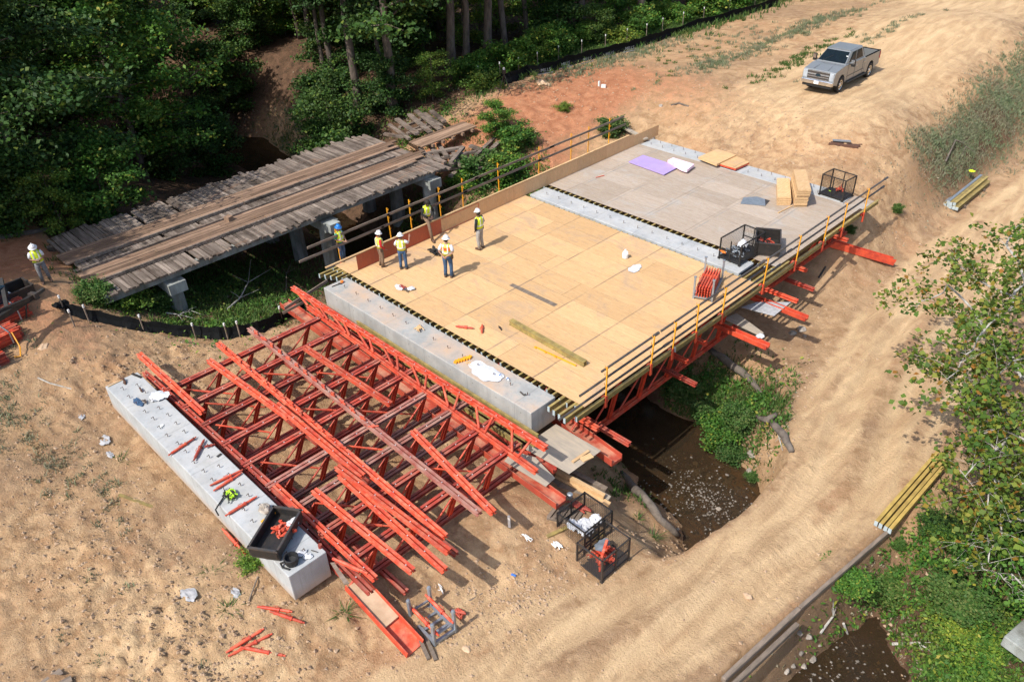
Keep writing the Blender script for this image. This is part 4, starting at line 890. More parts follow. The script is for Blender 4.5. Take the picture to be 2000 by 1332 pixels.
# shrubs on banks
SH = [(1410, 862, 'shB', 0.75, 'dense green shrub on the creek bank below the log'), (1445, 835, 'shA', 0.80, 'bright green shrub on the creek bank next to the dirt'), (1375, 812, 'shA', 0.70, 'green weeds in the shade at the deck corner'), (1330, 770, 'shA', 0.80, 'dark weeds in the deck shade over the creek'), (1472, 938, 'shA', 0.35, 'small green shrub at the road edge over the creek'),
 (1432, 895, 'shA', 0.60, 'low weeds at the water edge below the dense shrub'), (970, 265, 'undA', 0.50, 'young leafy sapling on the red clay by the collapsed bridge'), (1010, 285, 'shB', 0.90, 'dark shrub beside the sapling on the red clay'), (945, 350, 'shA', 1.40, 'bright green shrub below the collapsed bridge end'), (985, 345, 'shB', 1.00, 'green shrub behind the left guardrail'), (905, 365, 'shB', 0.80, 'green shrub beside the last pier of the old bridge'),
 (1195, 262, 'shA', 0.90, 'low green weeds at the far end of the left guardrail'), (182, 520, 'shB', 0.55, 'round little green bush at the near corner of the old bridge'), (190, 590, 'shA', 0.80, 'weeds under the near corner of the old bridge'), (250, 600, 'shC', 0.80, 'yellow green weeds behind the black silt fence'), (310, 600, 'shA', 0.70, 'weeds behind the middle of the black silt fence'),
 (1650, 1135, 'shB', 0.45, 'fern like shrub hanging over the road edge'), (1720, 1150, 'shA', 0.65, 'low green shrub on the sandy bank right of the road'), (1830, 1040, 'undC', 0.21, 'dark round bush at the right under the sycamore branches'), (1870, 1180, 'shA', 0.75, 'broad green shrub at the lower right'),
 (1900, 1260, 'shC', 0.70, 'bright shrub beside the concrete slab'), (1970, 1050, 'undC', 0.25, 'tall dark bush at the right edge'), (1750, 1060, 'shA', 0.25, 'tuft of weeds beside the yellow beams'),  (500, 1100, 'shC', 0.50, 'tuft of light weeds against the first cap'), (1750, 415, 'shA', 0.35, 'small green weed on the sand by the far deck corner'), (1660, 455, 'shA', 0.30, 'tiny weed in front of the far deck corner'), (1100, 215, 'shC', 0.50, 'tiny green bush on the clay above the guardrail')]
for px, py, k, sc, lb in SH:
    p = G(px, py); o_ = put(k, p.x, p.y, sc, None, lb)
    if px > 1600 and py > 1000: o_.scale = (sc*1.35, sc*1.2, sc*.62)
    else: o_.scale = (sc*1.1, sc, sc*.85)
# ---- grass and ground cover
def blades(name, spots, mt, seed, hmul=1., w=.018):
    rs = np.random.RandomState(seed); P = []; Hh = []
    for cx, cy, rx, ry, n, h, cl in spots:
        k = max(1, n//cl); c = rs.normal(size=(k, 2))*[rx*.5, ry*.5]+[cx, cy]; q = np.repeat(c, cl, 0)+rs.normal(size=(k*cl, 2))*.11
        P.append(q); Hh.append(rs.uniform(.5, 1.2, len(q))*h)
    P = np.concatenate(P); Hh = np.concatenate(Hh)*hmul; z = base_h(P[:, 0], P[:, 1])+detail(P[:, 0], P[:, 1])
    dr_, (zr_, wr_), _ = polyd(P[:, 0], P[:, 1], ROAD)
    fx = np.interp(P[:, 0], [-9.3, -7.2, -5.2, -2.9, -1.5, -1.0], [1.3, 2.3, 3.3, 4.5, 6.3, 9]); bad = (P[:, 0] > -9.5) & (P[:, 0] < 3) & (P[:, 1] < fx) if mt == 'grass_green' else P[:, 0] > 1e9
    bad |= (P[:, 0] > -1.2) & (P[:, 0] < 3) & (P[:, 1] > 3) & (P[:, 1] < 9.5)
    ok = (z > WATER+.03) & (dr_ > wr_+.25) & ~bad; P = P[ok]; Hh = Hh[ok]; z = z[ok]; n = len(P)
    b = np.stack([P[:, 0], P[:, 1], z-.02], 1); a = rs.uniform(0, 6.28, n); s = np.stack([np.cos(a), np.sin(a), a*0], 1)*w*(Hh/.3+.5)[:, None]
    ln = rs.normal(size=(n, 2))*.45*Hh[:, None]; t1 = b+np.stack([ln[:, 0]*.35, ln[:, 1]*.35, Hh*.6], 1); t2 = b+np.stack([ln[:, 0], ln[:, 1], Hh], 1)
    v = np.stack([b-s, b+s, t1+s*.8, t1-s*.8, t1-s*.8, t1+s*.8, t2+s*.15, t2-s*.15], 1).reshape(-1, 3)
    return quads(name, v, mt, None, (0, 0, 0), 'stuff')
g1 = [(-5.5, 7.5, 4, 5, 6000, .2, 6), (-9, 9, 5, 6, 8000, .25, 6), (-3.5, 3.6, 2, 1.5, 1600, .25, 8), (-3, 7, 1.6, 2.5, 2600, .22, 8), (-13.0, 47, 1.6, 14, 9000, .4, 5), (-12.2, 58, 3.0, 12, 9000, .45, 5), (25.6, 13.6, 2.6, 4, 6500, .22, 10), (27, 17, 3, 5, 4000, .25, 8), (15.6, 18, 2, 2.6, 3500, .28, 6), (13.4, 18.6, 1.5, 2.5, 2500, .25, 6), (-5.5, 45, 3, 6, 900, .15, 30), (1, 47, .8, 7, 1600, .2, 20), (-4, 24, 3, 3, 2400, .3, 8), (-7.5, 20, 2.5, 3, 1500, .2, 8), (-8.5, 26, 4, 2, 800, .2, 10), (26.5, 11, 1.6, 2, 1500, .25, 8), (14.5, 12.2, 1.2, 1, 500, .2, 12),
      (-22, 27, 6, 2, 2200, .3, 8), (-28, 24, 5, 1.4, 1500, .2, 8), (-8, 1.9, 1.5, 1, 400, .15, 12)]
tag(blades('grass', g1, 'grass_green', 5), 'short green grass and weeds on banks, under the old bridge and along the forest edge', 'grass')
g2 = [(U(1500, 85, 1.5).x, U(1500, 85, 1.5).y, 1.2, 9, 2600, .22, 16), (U(1380, 130, 1.3).x, U(1380, 130, 1.3).y, 1.3, 3, 1300, .2, 16), (U(1610, 45, 1.6).x, U(1610, 45, 1.6).y, 1.3, 7, 1500, .25, 16), (12.4, 57, 1.6, 7, 6500, .2, 10), (12.8, 68, 2, 9, 6500, .24, 10), (12.2, 48, 1., 5, 2500, .18, 10), (13.2, 45, 1.1, 5, 5200, .17, 9), (13.2, 50, 1.4, 7, 6000, .18, 9), (14, 58, 1.8, 9, 7000, .2, 9), (15.5, 70, 2.6, 12, 6000, .4, 8), (12.4, 41.5, .9, 2.5, 1100, .25, 10), (-9.8, 42, 1.6, 7, 2600, .22, 8), (-2, -3.5, 2.2, 1.3, 1500, .16, 14), (1.5, -2.6, 2, .9, 700, .14, 20), (4.5, -2.1, 2, .7, 300, .14, 25), (-6.5, -1.4, 1.4, 1, 900, .16, 10), (-10.5, 35, 1.3, 5, 900, .2, 10), (-26, 24.8, 6, 2.5, 2600, .25, 6), (10, -4.5, 4, 1.5, 160, .14, 20), (-6, 50, 3, 7, 900, .2, 14), (3.5, 52, 1.2, 9, 1100, .2, 16)]
tag(blades('dry_grass', g2, 'grass_dry', 6), 'dry olive and straw grass on the cut slope, fence strip and left foreground', 'grass')
for k, (px, py, lb) in enumerate(((1275, 1050, 'green grass tuft on the sand beside the curved log'), (1245, 1012, 'small grass tuft between the timber pile and the log'), (410, 1120, 'green grass tuft on the bare left foreground'), (1330, 1005, 'long dry grass tuft by the white rocks'), (235, 900, 'low grass tuft left of the first cap'), (1690, 1150, 'tuft of grass on the bank right of the road log'), (445, 1186, 'tiny grass tuft by the fallen props'), (672, 1196, 'tiny grass tuft between the props and the red channel'))):
    p = G(px, py); rs = np.random.RandomState(k); n = 60; P = rs.normal(size=(n, 2))*.08; a = rs.uniform(0, 6.28, n); Hh = rs.uniform(.06, .19, n)
    b = np.stack([p.x+P[:, 0], p.y+P[:, 1], np.full(n, p.z-.03)], 1); s = np.stack([np.cos(a), np.sin(a), a*0], 1)*.014; tp = b+np.stack([P[:, 0]*2.2, P[:, 1]*2.2, Hh], 1); md = b+(tp-b)*.55+np.array([0, 0, .03])
    o = quads('grass_tuft', np.stack([b-s, b+s, md+s*.8, md-s*.8, md-s*.8, md+s*.8, tp+s*.1, tp-s*.1], 1).reshape(-1, 3), 'grass_green', None, tuple(p)); tag(o, lb, 'grass tuft')
def weeds(name, spots, mt, seed, size, label, hh=.28):
    rs = np.random.RandomState(seed); P = []
    for cx_, cy_, rx, ry, n in spots: P.append(rs.normal(size=(n, 2))*[rx*.55, ry*.55]+[cx_, cy_])
    P = np.concatenate(P); f = fbm(P[:, 0], P[:, 1], .9, 4, seed)+.35*fbm(P[:, 0], P[:, 1], 3., 2, seed+3); P = P[f > .02]; f = f[f > .02]
    dr_, (zr_, wr_), _ = polyd(P[:, 0], P[:, 1], ROAD); z = base_h(P[:, 0], P[:, 1])+detail(P[:, 0], P[:, 1]); ok = (dr_ > wr_+.15) & (z > WATER+.02); P, z, f = P[ok], z[ok], f[ok]
    q = np.stack([P[:, 0], P[:, 1], z+rs.uniform(0, 1, len(z))**1.3*hh*np.clip(f*5, .2, 1.6)], 1); return tag(leaf_mesh(name, q, size, mt, None, (0, 0, 0), rs, up=.3, long=1.9, kind='stuff'), label, 'weeds')
W1 = [(25.4, 13.5, 3, 4, 9000), (27.5, 18, 3, 6, 6000), (26.8, 10.8, 2, 3, 5000), (24.2, 15.6, 1.2, 2.2, 2500)]
weeds('weeds', W1+[(15.4, 18, 1.9, 2.4, 6000), (13.6, 18.4, 1.5, 2, 3000), (-6, 7, 4, 4, 2600), (-4.2, 5.2, 2.2, 1.2, 1600), (-3, 23.5, 2.5, 3, 5000), (-24, 22.8, 5, 1.2, 3000), (-15, 40, 2, 12, 6000), (-14, 26, 3, 3, 4000)], 'leaf_mid', 31, .085, 'low broadleaf weeds patching the banks and the forest edge')
weeds('pale_weeds', W1+[(-5, 6, 3, 3, 1500), (15.2, 17.4, 1.4, 1.6, 1500), (-13.5, 44, 1.6, 12, 3000), (-7.5, 20.6, 2, 1.5, 1200)], 'leaf_light', 32, .07, 'yellow green weeds mixed through the darker ground cover', .35)
weeds('dead_litter', [(25.4, 13, 4, 5, 5000), (15, 18, 3, 3, 1800), (-7, 8, 6, 5, 3500), (-16, 36, 4, 16, 6000), (-26, 24, 8, 3, 5000), (13.2, 47, 2, 10, 3000), (14.8, 60, 2, 10, 2500)], 'twigs', 33, .07, 'dead leaves and straw littering the banks and forest floor', .05)
# ---- the sycamore at the right: limbs come in from a trunk beyond the frame
def limb_tree(name, trunk, limbs, label, leaf, bark, lsize, per, sg, seed):
    r = random.Random(seed); rs = np.random.RandomState(seed); t = thing(name, label, 'tree', tuple(trunk[0])); m = MB(); m.path(trunk, [.3, .25, .2, .12][:len(trunk)], 9); m.build('trunk', bark, t, smooth=True)
    tw = []; m = MB()
    for (st, pts, rr) in limbs:
        a = trunk[0].lerp(trunk[-1], st); ctrl = [a]+[U(px, py, z) for px, py, z in pts]; q = []
        for i in range(len(ctrl)-1):
            for j in range(4): q.append(ctrl[i].lerp(ctrl[i+1], j/4)+V(r.uniform(-.12, .12), r.uniform(-.12, .12), r.uniform(-.1, .1)))
        q.append(ctrl[-1]); n = len(q); m.path(q, [max(.012, rr*(1-.9*i/n)) for i in range(n)], 6)
        for i in range(int(n*.25), n):
            for c in range(3):
                d = V(r.gauss(0, 1), r.gauss(0, 1), r.gauss(0, .55)).normalized()*r.uniform(.5, 1.5); p2 = q[i]+d; mid = q[i].lerp(p2, .5)+V(0, 0, .1); m.path([q[i], mid, p2], [.008, .005, .003], 4, False); tw += [mid, p2, p2+V(r.gauss(0, .25), r.gauss(0, .25), r.gauss(0, .15))]
    m.build('limbs', bark, t); leaf_mesh('crown', crown_pts(rs, tw, per, sg, .7), lsize, leaf, t, rs=rs, long=1.25); return t
T0 = V(28.5, 19.5, -4)
limb_tree('sycamore_tree', [T0, V(28.3, 19.6, -1), V(28.1, 19.6, 2.5), V(28, 19.4, 6)],
 [(.55, [(2020, 760, 1), (1930, 640, 1.5), (1850, 560, 1.6), (1790, 600, 1.2)], .09), (.7, [(2010, 560, 2.5), (1960, 470, 2.6), (1990, 440, 2.2)], .08), (.5, [(2010, 820, .5), (1900, 760, .8), (1800, 710, .8)], .08), (.45, [(2000, 830, 0), (1940, 870, .3), (1885, 930, .0)], .09),
  (.3, [(2010, 950, -.6), (1950, 940, -.2), (1915, 1000, -.6)], .08), (.6, [(2020, 600, 1.8), (1900, 540, 1.8), (1850, 500, 1.7)], .07), (.3, [(2030, 1020, -1), (1960, 1010, -.9), (1930, 1100, -1.5)], .07), (.75, [(2040, 500, 3), (1970, 600, 2.4), (1900, 680, 1.6), (1850, 740, 1.1)], .07), (.4, [(2040, 900, 0), (1960, 830, .4), (1885, 850, .5)], .07), (.65, [(2030, 680, 1.6), (1960, 720, 1.2), (1900, 780, .9)], .06)],
 'open crowned sycamore with white limbs and yellowing leaves entering from the right edge', 'leaf_sycamore', 'pale_bark', .15, 10, .15, 5)
limb_tree('sycamore_tree', [V(30, 13, -4), V(29.8, 13.2, -1), V(29.5, 13.3, 1)],
 [(.5, [(2050, 1200, -1.8), (1980, 1130, -2), (1920, 1110, -2.2)], .06), (.6, [(2050, 1080, -.8), (1980, 1060, -1.2), (1915, 1050, -1.6)], .05)],
 'low branches with bare white twigs over the bushes at the lower right', 'leaf_mid', 'pale_bark', .10, 8, .18, 6)
# dead twigs and fallen branches
def branch(pts, r0, label, mt='pale_bark', nm='fallen_branch'):
    m = MB(); q = [Vector(p) for p in pts]; m.path(q, [max(.008, r0*(1-.75*i/(len(q)-1))) for i in range(len(q))], 6)
    for i in range(1, len(q)-1):
        for s in (-1, 1):
            d = (q[i+1]-q[i]); e = V(-d.y*s, d.x*s, .15)*random.uniform(.3, .6)+d*.4; m.path([q[i], q[i]+e], [r0*.4, r0*.15], 4)
    return tag(m.build(nm, mt), label, 'branch')
branch([G(445, 608, .1), G(472, 592, .3), G(490, 572, .6), G(498, 540, 1.0)], .05, 'pale bare branch sticking up from the grass beside the old bridge pier')
branch([G(325, 615, .1), G(350, 618, .1), G(390, 628, .1)], .035, 'pale dead stick lying behind the black silt fence')
branch([G(350, 622, .15), G(370, 612, .2), G(395, 618, .1)], .035, 'forked dead stick beside the pale one behind the silt fence')
branch([G(560, 570, .1), G(563, 550, .5), G(575, 540, .8)], .03, 'dry brush stems near the walkway corner', 'dead_wood')
branch([G(1600, 1240, .1), G(1625, 1210, .2), G(1625, 1180, .2)], .05, 'bleached branch by the lower creek')
branch([G(1645, 1225, .2), G(1655, 1250, .2), G(1668, 1270, .2)], .045, 'pair of bleached sticks leaning over the lower creek bank')
branch([G(1740, 1265, .2), G(1790, 1262, .2), G(1830, 1290, .2)], .05, 'white dead limb lying in the lower right weeds')
branch([G(1515, 840, .2), G(1520, 862, .2), G(1527, 888, .2)], .04, 'thin pale stick leaning on the root pile')
branch([G(1845, 322, .2), G(1862, 290, .5), G(1885, 292, .2), G(1872, 318, .1)], .05, 'curled dead branch at the foot of the grassy slope', 'dead_wood')
# logs
def log(pts, rs_, label, mt='dead_wood'):
    q = []; P = [Vector(p) for p in pts]
    for i in range(len(P)-1):
        for j in range(3): q.append((P[i].lerp(P[i+1], j/3), rs_[i]+(rs_[i+1]-rs_[i])*j/3))
    q.append((P[-1], rs_[-1])); rr = random.Random(len(label))
    m = MB(); m.path([a+V(rr.uniform(-.04, .04), rr.uniform(-.04, .04), 0) for a, _ in q], [b*rr.uniform(.85, 1.12) for _, b in q], 11); return tag(m.build('log', mt, smooth=True), label, 'log')
log([G(1212, 920, .0), G(1230, 950, .18), G(1262, 985, .18), G(1290, 1020, .18), G(1325, 1052, .12)], [.08, .17, .17, .15, .12], 'thick curved grey log lying on the sand beside the creek')
log([G(1385, 690, .2), G(1420, 715, .25), G(1460, 745, .2), G(1490, 775, .1)], [.13, .18, .15, .09], 'long mossy log lying down the bank out of the deck shade')
log([G(1478, 820, .15), G(1500, 830, .25), G(1515, 815, .2)], [.09, .14, .08], 'twisted driftwood knot by the haul road edge')
log([G(1510, 835, .2), G(1528, 860, .25), G(1545, 885, .1)], [.13, .15, .1], 'stubby grey log stump leaning against the road embankment')
A = U(1412, 1328, -2.5); B = U(1560, 1190, -2.6); C_ = U(1735, 1038, -2.8)
m = MB(); m.bar(A, B, .15, .2); tag(m.build('edge_timber', 'grey_board', bev=.03), 'long squared timber edging the haul road over the lower creek', 'timber', 'timbers edging the haul road')
m = MB(); m.bar(A+V(.24, .1, -.12), B+V(.2, -.4, -.12), .14, .2); tag(m.build('edge_timber', 'grey_board', bev=.03), 'lower squared timber just below the road edge at the bottom', 'timber', 'timbers edging the haul road')
m = MB(); m.bar(B+V(.0, .05, 0), C_, .12, .16); tag(m.build('edge_timber', 'grey_board', bev=.02), 'thin half buried timber along the haul road up to the yellow beams', 'timber', 'timbers edging the haul road')
m = MB(); m.box(U(2012, 1240, -2.9), (.7, 1.6, .4), -.2); tag(m.build('concrete_slab', 'old_concrete', bev=.03), 'grey concrete slab at the right edge among bushes', 'slab')
# ---- rocks
def rock(px, py, s, label, mt='rock', group=None, seed=0):
    p = G(px, py); m = MB(); rr = random.Random(seed); blob_mesh(m, p+V(0, 0, s*.2), (s*rr.uniform(.8, 1.3), s*rr.uniform(.7, 1.1), s*.6), seed, 8, 5, jit=.22); return tag(m.build('rock', mt), label, 'rock', group)
k = 0
for px, py, s, lb in ((1340, 990, .3, 'big white rock at the creek edge'), (1318, 985, .26, 'white rock beside the biggest one at the creek edge'), (1376, 973, .2, 'squarish pale rock in the shallow creek'), (1332, 965, .15, 'pale rock in the water near the shrub'), (1565, 645, .22, 'tan boulder below the deck rail, in sun'), (1548, 652, .17, 'smaller tan boulder next to the one below the rail'), (1572, 658, .13, 'little tan stone at the shade edge below the rail'), (1232, 808, .45, 'large grey lump standing in for a reflection in the pool under the deck'), (1262, 872, .14, 'pale stone at the dark pool edge'), (1345, 842, .13, 'stone by the shrub at the water'), (1210, 838, .13, 'small pale stone in the shade under the deck')):  # the large grey one under the deck stands in for a sky reflection
    k += 1; rock(px, py, s, lb, 'rock', None, k)
for i in range(170):
    px = rn.gauss(1392, 38); py = rn.gauss(972, 40); k += 1
    if px > 1480 or (py-1090) > -(px-1290)*.92+60: continue
    p = G(px, py)
    if p.z > -4.3: continue
    rock(px, py, .05+.15*rn.random()**1.5, 'pale stone lying in the stony shallows of the creek', 'rock', 'creek stones', k)
for px, py, s in ((1578, 1243, .14), (1586, 1287, .14), (1562, 1275, .12), (1568, 1300, .1), (1613, 1318, .12), (1548, 1300, .1), (1560, 1235, .1), (1600, 1260, .07), (1535, 1310, .12), (1640, 1300, .08)):
    k += 1; rock(px, py, s, 'stone in the lower creek below the road timber', 'rock', 'lower creek stones', k)
# clods of earth (loose soil nobody could count)
rs = np.random.RandomState(9); mb = MB()
def clods(cx, cy, rx, ry, n, s0, s1):
    for i in range(n):
        x = cx+rs.normal()*rx*.5; y = cy+rs.normal()*ry*.5; s = s0+(s1-s0)*rs.uniform()**2.5
        CL_.append((x, y, s))
CL_ = []
clods(7, -3.2, 9, 3.6, 2422, .014, 0.088); clods(12.5, -2.4, 4, 2.6, 1282, .014, 0.088); clods(-1, 1.5, 4, 3.5, 997, .014, 0.088); clods(16.3, 4.6, 1.5, 3.0, 997, .014, 0.088); clods(15.5, 2.2, 3, 3, 427, .014, 0.075); clods(14, 29, 4, 6, 570, .014, 0.088); clods(16, 20, 2.5, 6, 712, .014, 0.088); clods(6, 35.5, 9, 3.4, 1140, .014, 0.088); clods(0, 40, 10, 10, 712, .014, 0.088); clods(21, 6, 3, 8, 497, .014, 0.069); clods(17.5, 12, 1.5, 4, 370, .014, 0.088); clods(-7, 33, 6, 7, 640, .014, 0.088); clods(4, 5, 9, 5, 712, .014, 0.088); clods(24, 11, 3, 5, 570, .014, 0.088); clods(13, 60, 12, 20, 427, .014, 0.088)
cx = np.array([c[0] for c in CL_]); cy = np.array([c[1] for c in CL_]); cz = base_h(cx, cy)+detail(cx, cy)
ok = polyd(cx, cy, ROAD); near_road = ok[0] < ok[1][1]-.3
for (x, y, s), z, nr in zip(CL_, cz, near_road):
    if nr and rs.uniform() < .8: continue
    a = rs.uniform(.6, 1.2, 8)*s; f = rs.uniform(0, 6.28)
    v = [V(x+math.cos(f)*a[0], y+math.sin(f)*a[0], z), V(x-math.sin(f)*a[1], y+math.cos(f)*a[1], z), V(x-math.cos(f)*a[2], y-math.sin(f)*a[2], z+.3*s), V(x+math.sin(f)*a[3], y-math.cos(f)*a[3], z), V(x+.2*a[4], y-.2*a[5], z+a[6]*.9), V(x, y, z-s)]
    mb.add(v, [(0, 1, 4), (1, 2, 4), (2, 3, 4), (3, 0, 4), (1, 0, 5), (2, 1, 5), (3, 2, 5), (0, 3, 5)])
tag(mb.build('soil_clods', 'clay_rock', org=(0, 0, 0)), 'loose clods and crumbs of sandy clay scattered over the site', 'soil', kind='stuff')
gp = MB(); rs = np.random.RandomState(12)
for i in range(2600):
    if i % 3: x, y = 16.4+rs.normal()*1.1, 14.5+rs.normal()*.75
    else: x, y = 22.8+rs.normal()*1.3, 11+rs.normal()*1.2
    s = .02+.07*rs.uniform()**2; z = WATER-.06+rs.uniform(0, .05); f = rs.uniform(0, 6)
    h = Hs(x, y) if i % 9 == 0 else None
    c = [V(x+math.cos(f+k*1.57)*s*rs.uniform(.7, 1.3), y+math.sin(f+k*1.57)*s*rs.uniform(.7, 1.3), z) for k in range(4)]
    gp.add(c+[V(x, y, z+s*.7), V(x, y, z-s)], [(0, 1, 4), (1, 2, 4), (2, 3, 4), (3, 0, 4), (1, 0, 5), (2, 1, 5), (3, 2, 5), (0, 3, 5)])
tag(gp.build('creek_gravel', 'rock', org=(0, 0, 0)), 'small pale gravel strewn over the shallow creek bed', 'gravel', kind='stuff')
# ================================================================== OBJECTS ON THE SITE
def frame_of(c0, cx, cy):
    """axes from three seen base corners: c0 near corner, cx along length, cy along width"""
    ex = (cx-c0); ey = (cy-c0); ex.z = 0; ey.z = 0; return ex.length, ey.length, math.atan2(ex.y, ex.x)
def cage(name, label, loc, rz, L=1.25, W=.85, H=.95, mt='black_iron', half=True, low=False, group='wire mesh pallet cages'):
    t = thing(name, label, 'cage', (0, 0, 0), group)
    m = MB(); p = .05
    for x in (0, L):
        for y in (0, W):
            m.box((x, y, H/2+.05), (p, p, H)); m.box((x, y, .03), (.1, .1, .06))
    for y in (0, W):
        for z in (.1, H+.03, H*.5): 
            if z == H*.5 and not half: continue
            if z > H and low and y == 0: continue
            m.box((L/2, y, z), (L, p*.8, p*.8))
        m.box((L/2, y, H/2+.05), (p*.8, p*.8, H))
    for x in (0, L):
        for z in (.1, H+.03): m.box((x, W/2, z), (p*.8, W, p*.8))
    m.build('frame', mt, t)
    m = MB()
    for k in range(1, int(L/.075)):
        for y in (0, W): m.box((k*.075, y, .1+(H*.45 if y == 0 and low else H)/2), (.006, .006, (H*.45 if y == 0 and low else H)))
    for k in range(1, int(W/.075)):
        for x in (0, L): m.box((x, k*.075, .1+H/2), (.006, .006, H))
    for k in range(1, int(H/.075)):
        z = .1+k*.075
        for y in (0, W):
            if not (y == 0 and low and z > H*.5): m.box((L/2, y, z), (L, .006, .006))
        for x in (0, L): m.box((x, W/2, z), (.006, W, .006))
    m.build('wire_mesh', mt, t)
    m = MB(); m.box((L/2, W/2, .1), (L, W, .02)); m.build('base', mt, t)
    return place(t, loc, rz)
def bin_box(label, loc, rz, L=1.2, W=.8, H=.45):
    t = thing('steel_bin', label, 'bin', (0, 0, 0), 'open black steel bins')
    m = MB(); e = .03
    m.box((0, 0, .12), (L, W, e)); m.box((0, W/2, .12+H/2), (L, e, H)); m.box((0, -W/2, .12+H/2), (L, e, H)); m.box((L/2, 0, .12+H/2), (e, W-e, H)); m.box((-L/2, 0, .12+H/2), (e, W-e, H)); m.build('body', 'black_iron', t)
    m = MB()
    for x in (-L/2, L/2): m.box((x, 0, .12+H), (.07, W+.06, .05))
    for y in (-W/2, W/2): m.box((0, y, .12+H), (L, .06, .05))
    m.build('rim', 'dark_steel', t)
    m = MB()
    for x in (-L/2+.1, L/2-.1): m.box((x, 0, .05), (.12, W, .1))
    m.build('foot', 'dark_steel', t); return place(t, loc, rz)
def coupler(m, p, s, r):
    d = V(r.gauss(0, 1), r.gauss(0, 1), r.gauss(0, .3)).normalized()*s; m.tube(p-d, p+d, s*.24, s*.2, 6); m.box(p+d*.3, (s*.6, s*.5, s*.4), r.uniform(0, 3)); m.tube(p-d*.4, p-d*.4+V(0, 0, s*.5), s*.12, None, 5)
def pile(c, rx, ry, rz, n, s, name, label, group, mt, seed, h=.2):
    r = random.Random(seed); M = Matrix.Rotation(rz, 3, 'Z'); c = Vector(c)
    for k in range(n):
        m = MB(); f = math.sqrt(r.random()); a = r.uniform(0, 6.28); coupler(m, c+M @ V(rx*f*math.cos(a), ry*f*math.sin(a), r.uniform(.02, h)*(1.2-f)), s*r.uniform(.7, 1.3), r)
        tag(m.build(name, mt), label, 'clamp', group)
def crumple(c, rx, ry, label, name='rag', mt='white_cloth', h=.07, seed=0, cat='rag', n=18):
    r = random.Random(seed); c = Vector(c); m = MB(); g = 9; vs = []
    for i in range(g):
        for j in range(g):
            u, v = i/(g-1)*2-1, j/(g-1)*2-1; k = math.hypot(u, v); s = 1/max(1, k/1.0)*(1+.12*math.sin(2*math.atan2(v, u)+seed)+.09*math.sin(3*math.atan2(v, u)+seed*2.3)+.07*math.sin(7*math.atan2(v, u)+seed*5.1))
            vs.append(c+V(u*rx*s, v*ry*s, .012+h*(r.random()*(1-.6*min(1, k)))))
    f = [(i*g+j, (i+1)*g+j, (i+1)*g+j+1, i*g+j+1) for i in range(g-1) for j in range(g-1)]
    n0 = len(vs); m.add(vs, f); m.add([v-V(0, 0, .011) for v in vs], [q[::-1] for q in f]); return tag(m.build(name, mt, smooth=True), label, cat)
def prop(a, b, label, r=.042, group=None, mt='red_steel', z=0):
    A, B = Vector(a), Vector(b); d = B-A; t = thing('push_pull_prop', label, 'prop', tuple(A), group)
    m = MB(); m.tube(A+d*.12, A+d*.62, r, None, 10); m.build('outer_tube', mt, t); m = MB(); m.path([A, A+d*.13, A+d*.14, A+d*.93, A+d*.94, B], [r*.6, r*.6, r*.8, r*.8, r*.5, r*.5], 10); m.build('inner_tube', mt, t)
    m = MB(); c = A+d*.5; s = V(-d.y, d.x, 0).normalized()
    m.path([c-d*.06+s*r, c-d*.06+s*.1, c+d*.06+s*.1, c+d*.06+s*r], .01, 5); m.build('handle', mt, t); m = MB(); m.tube(A+d*.6, A+d*.64, r*1.4, None, 10); m.build('collar', mt, t); return t

# --- on the far grey deck
t = thing('foam_board', 'large flat purple foam insulation board on the grey deck', 'foam board', tuple(U(1280, 322)))
q = [U(*p, .1) for p in ((1228, 316), (1256, 303), (1327, 325), (1297, 341))]; m = MB(); m.loft([[p-V(0, 0, .05) for p in q], q]); m.build('board', 'purple_foam', t)
m = MB(); c_ = U(1280, 322); m.box((c_.x, c_.y, .025), (1.6, .9, .045)); m.build('spacer', 'grey_board', t)
m = MB(); q = [U(*p, .26) for p in ((1304, 313), (1315, 308), (1356, 321), (1342, 332), (1331, 329))]; m.loft([[V(p.x, p.y, .11) for p in q], q]); tag(m.build('foam_block', 'pink_foam'), 'pale pink foam block lying across the end of the purple board', 'foam block')
def panel(corners, z, label, edge):
    t = thing('framed_panel', label, 'panel', tuple(U(*corners[0], z)), 'plywood panels on the abutment cap'); q = [U(*p, z) for p in corners]
    m = MB(); m.loft([[p-V(0, 0, .025) for p in q], q]); m.build('plywood_face', 'plywood', t)
    cc = sum(q, Vector())/len(q); m = MB(); q2 = [cc+(p-cc)*.995 for p in q]; m.loft([[p-V(0, 0, .12) for p in q2], [p-V(0, 0, .027) for p in q2]]); m.build('frame', edge, t); return t
panel(((1364, 307), (1401, 291), (1438, 303), (1400, 321)), .28, 'plywood panel lying highest on the abutment cap beside the purple foam', 'pine_board')
panel(((1403, 319), (1434, 303), (1464, 317), (1437, 329)), .2, 'red edged plywood panel half under the other one on the abutment cap', 'red_steel')
r = random.Random(5)
def lumber(top, zt, n, shift, label, mt='pine_board'):
    t = thing('lumber_stack', label, 'lumber stack', tuple(U(*top[0], zt)-V(0, 0, zt)), 'stacks of pine boards on the grey deck'); q0 = [U(*p, zt) for p in top]; th = zt/n
    for k in range(n):
        m = MB(); f = 1-(k+1)/n; sh = shift*f+V(r.uniform(-.02, .02), r.uniform(-.03, .03), 0); z1 = (k+1)*th; q = [V(p.x+sh.x, p.y+sh.y, 0) for p in q0]
        m.loft([[V(p.x, p.y, z1-th+.012) for p in q], [V(p.x, p.y, z1-.004) for p in q]]); m.build('board', mt, t)
    return t
lumber(((1519, 385), (1546, 385), (1543, 348), (1518, 348)), .46, 4, V(0, 0, 0), 'lower stack of wide pale pine boards on the grey deck')
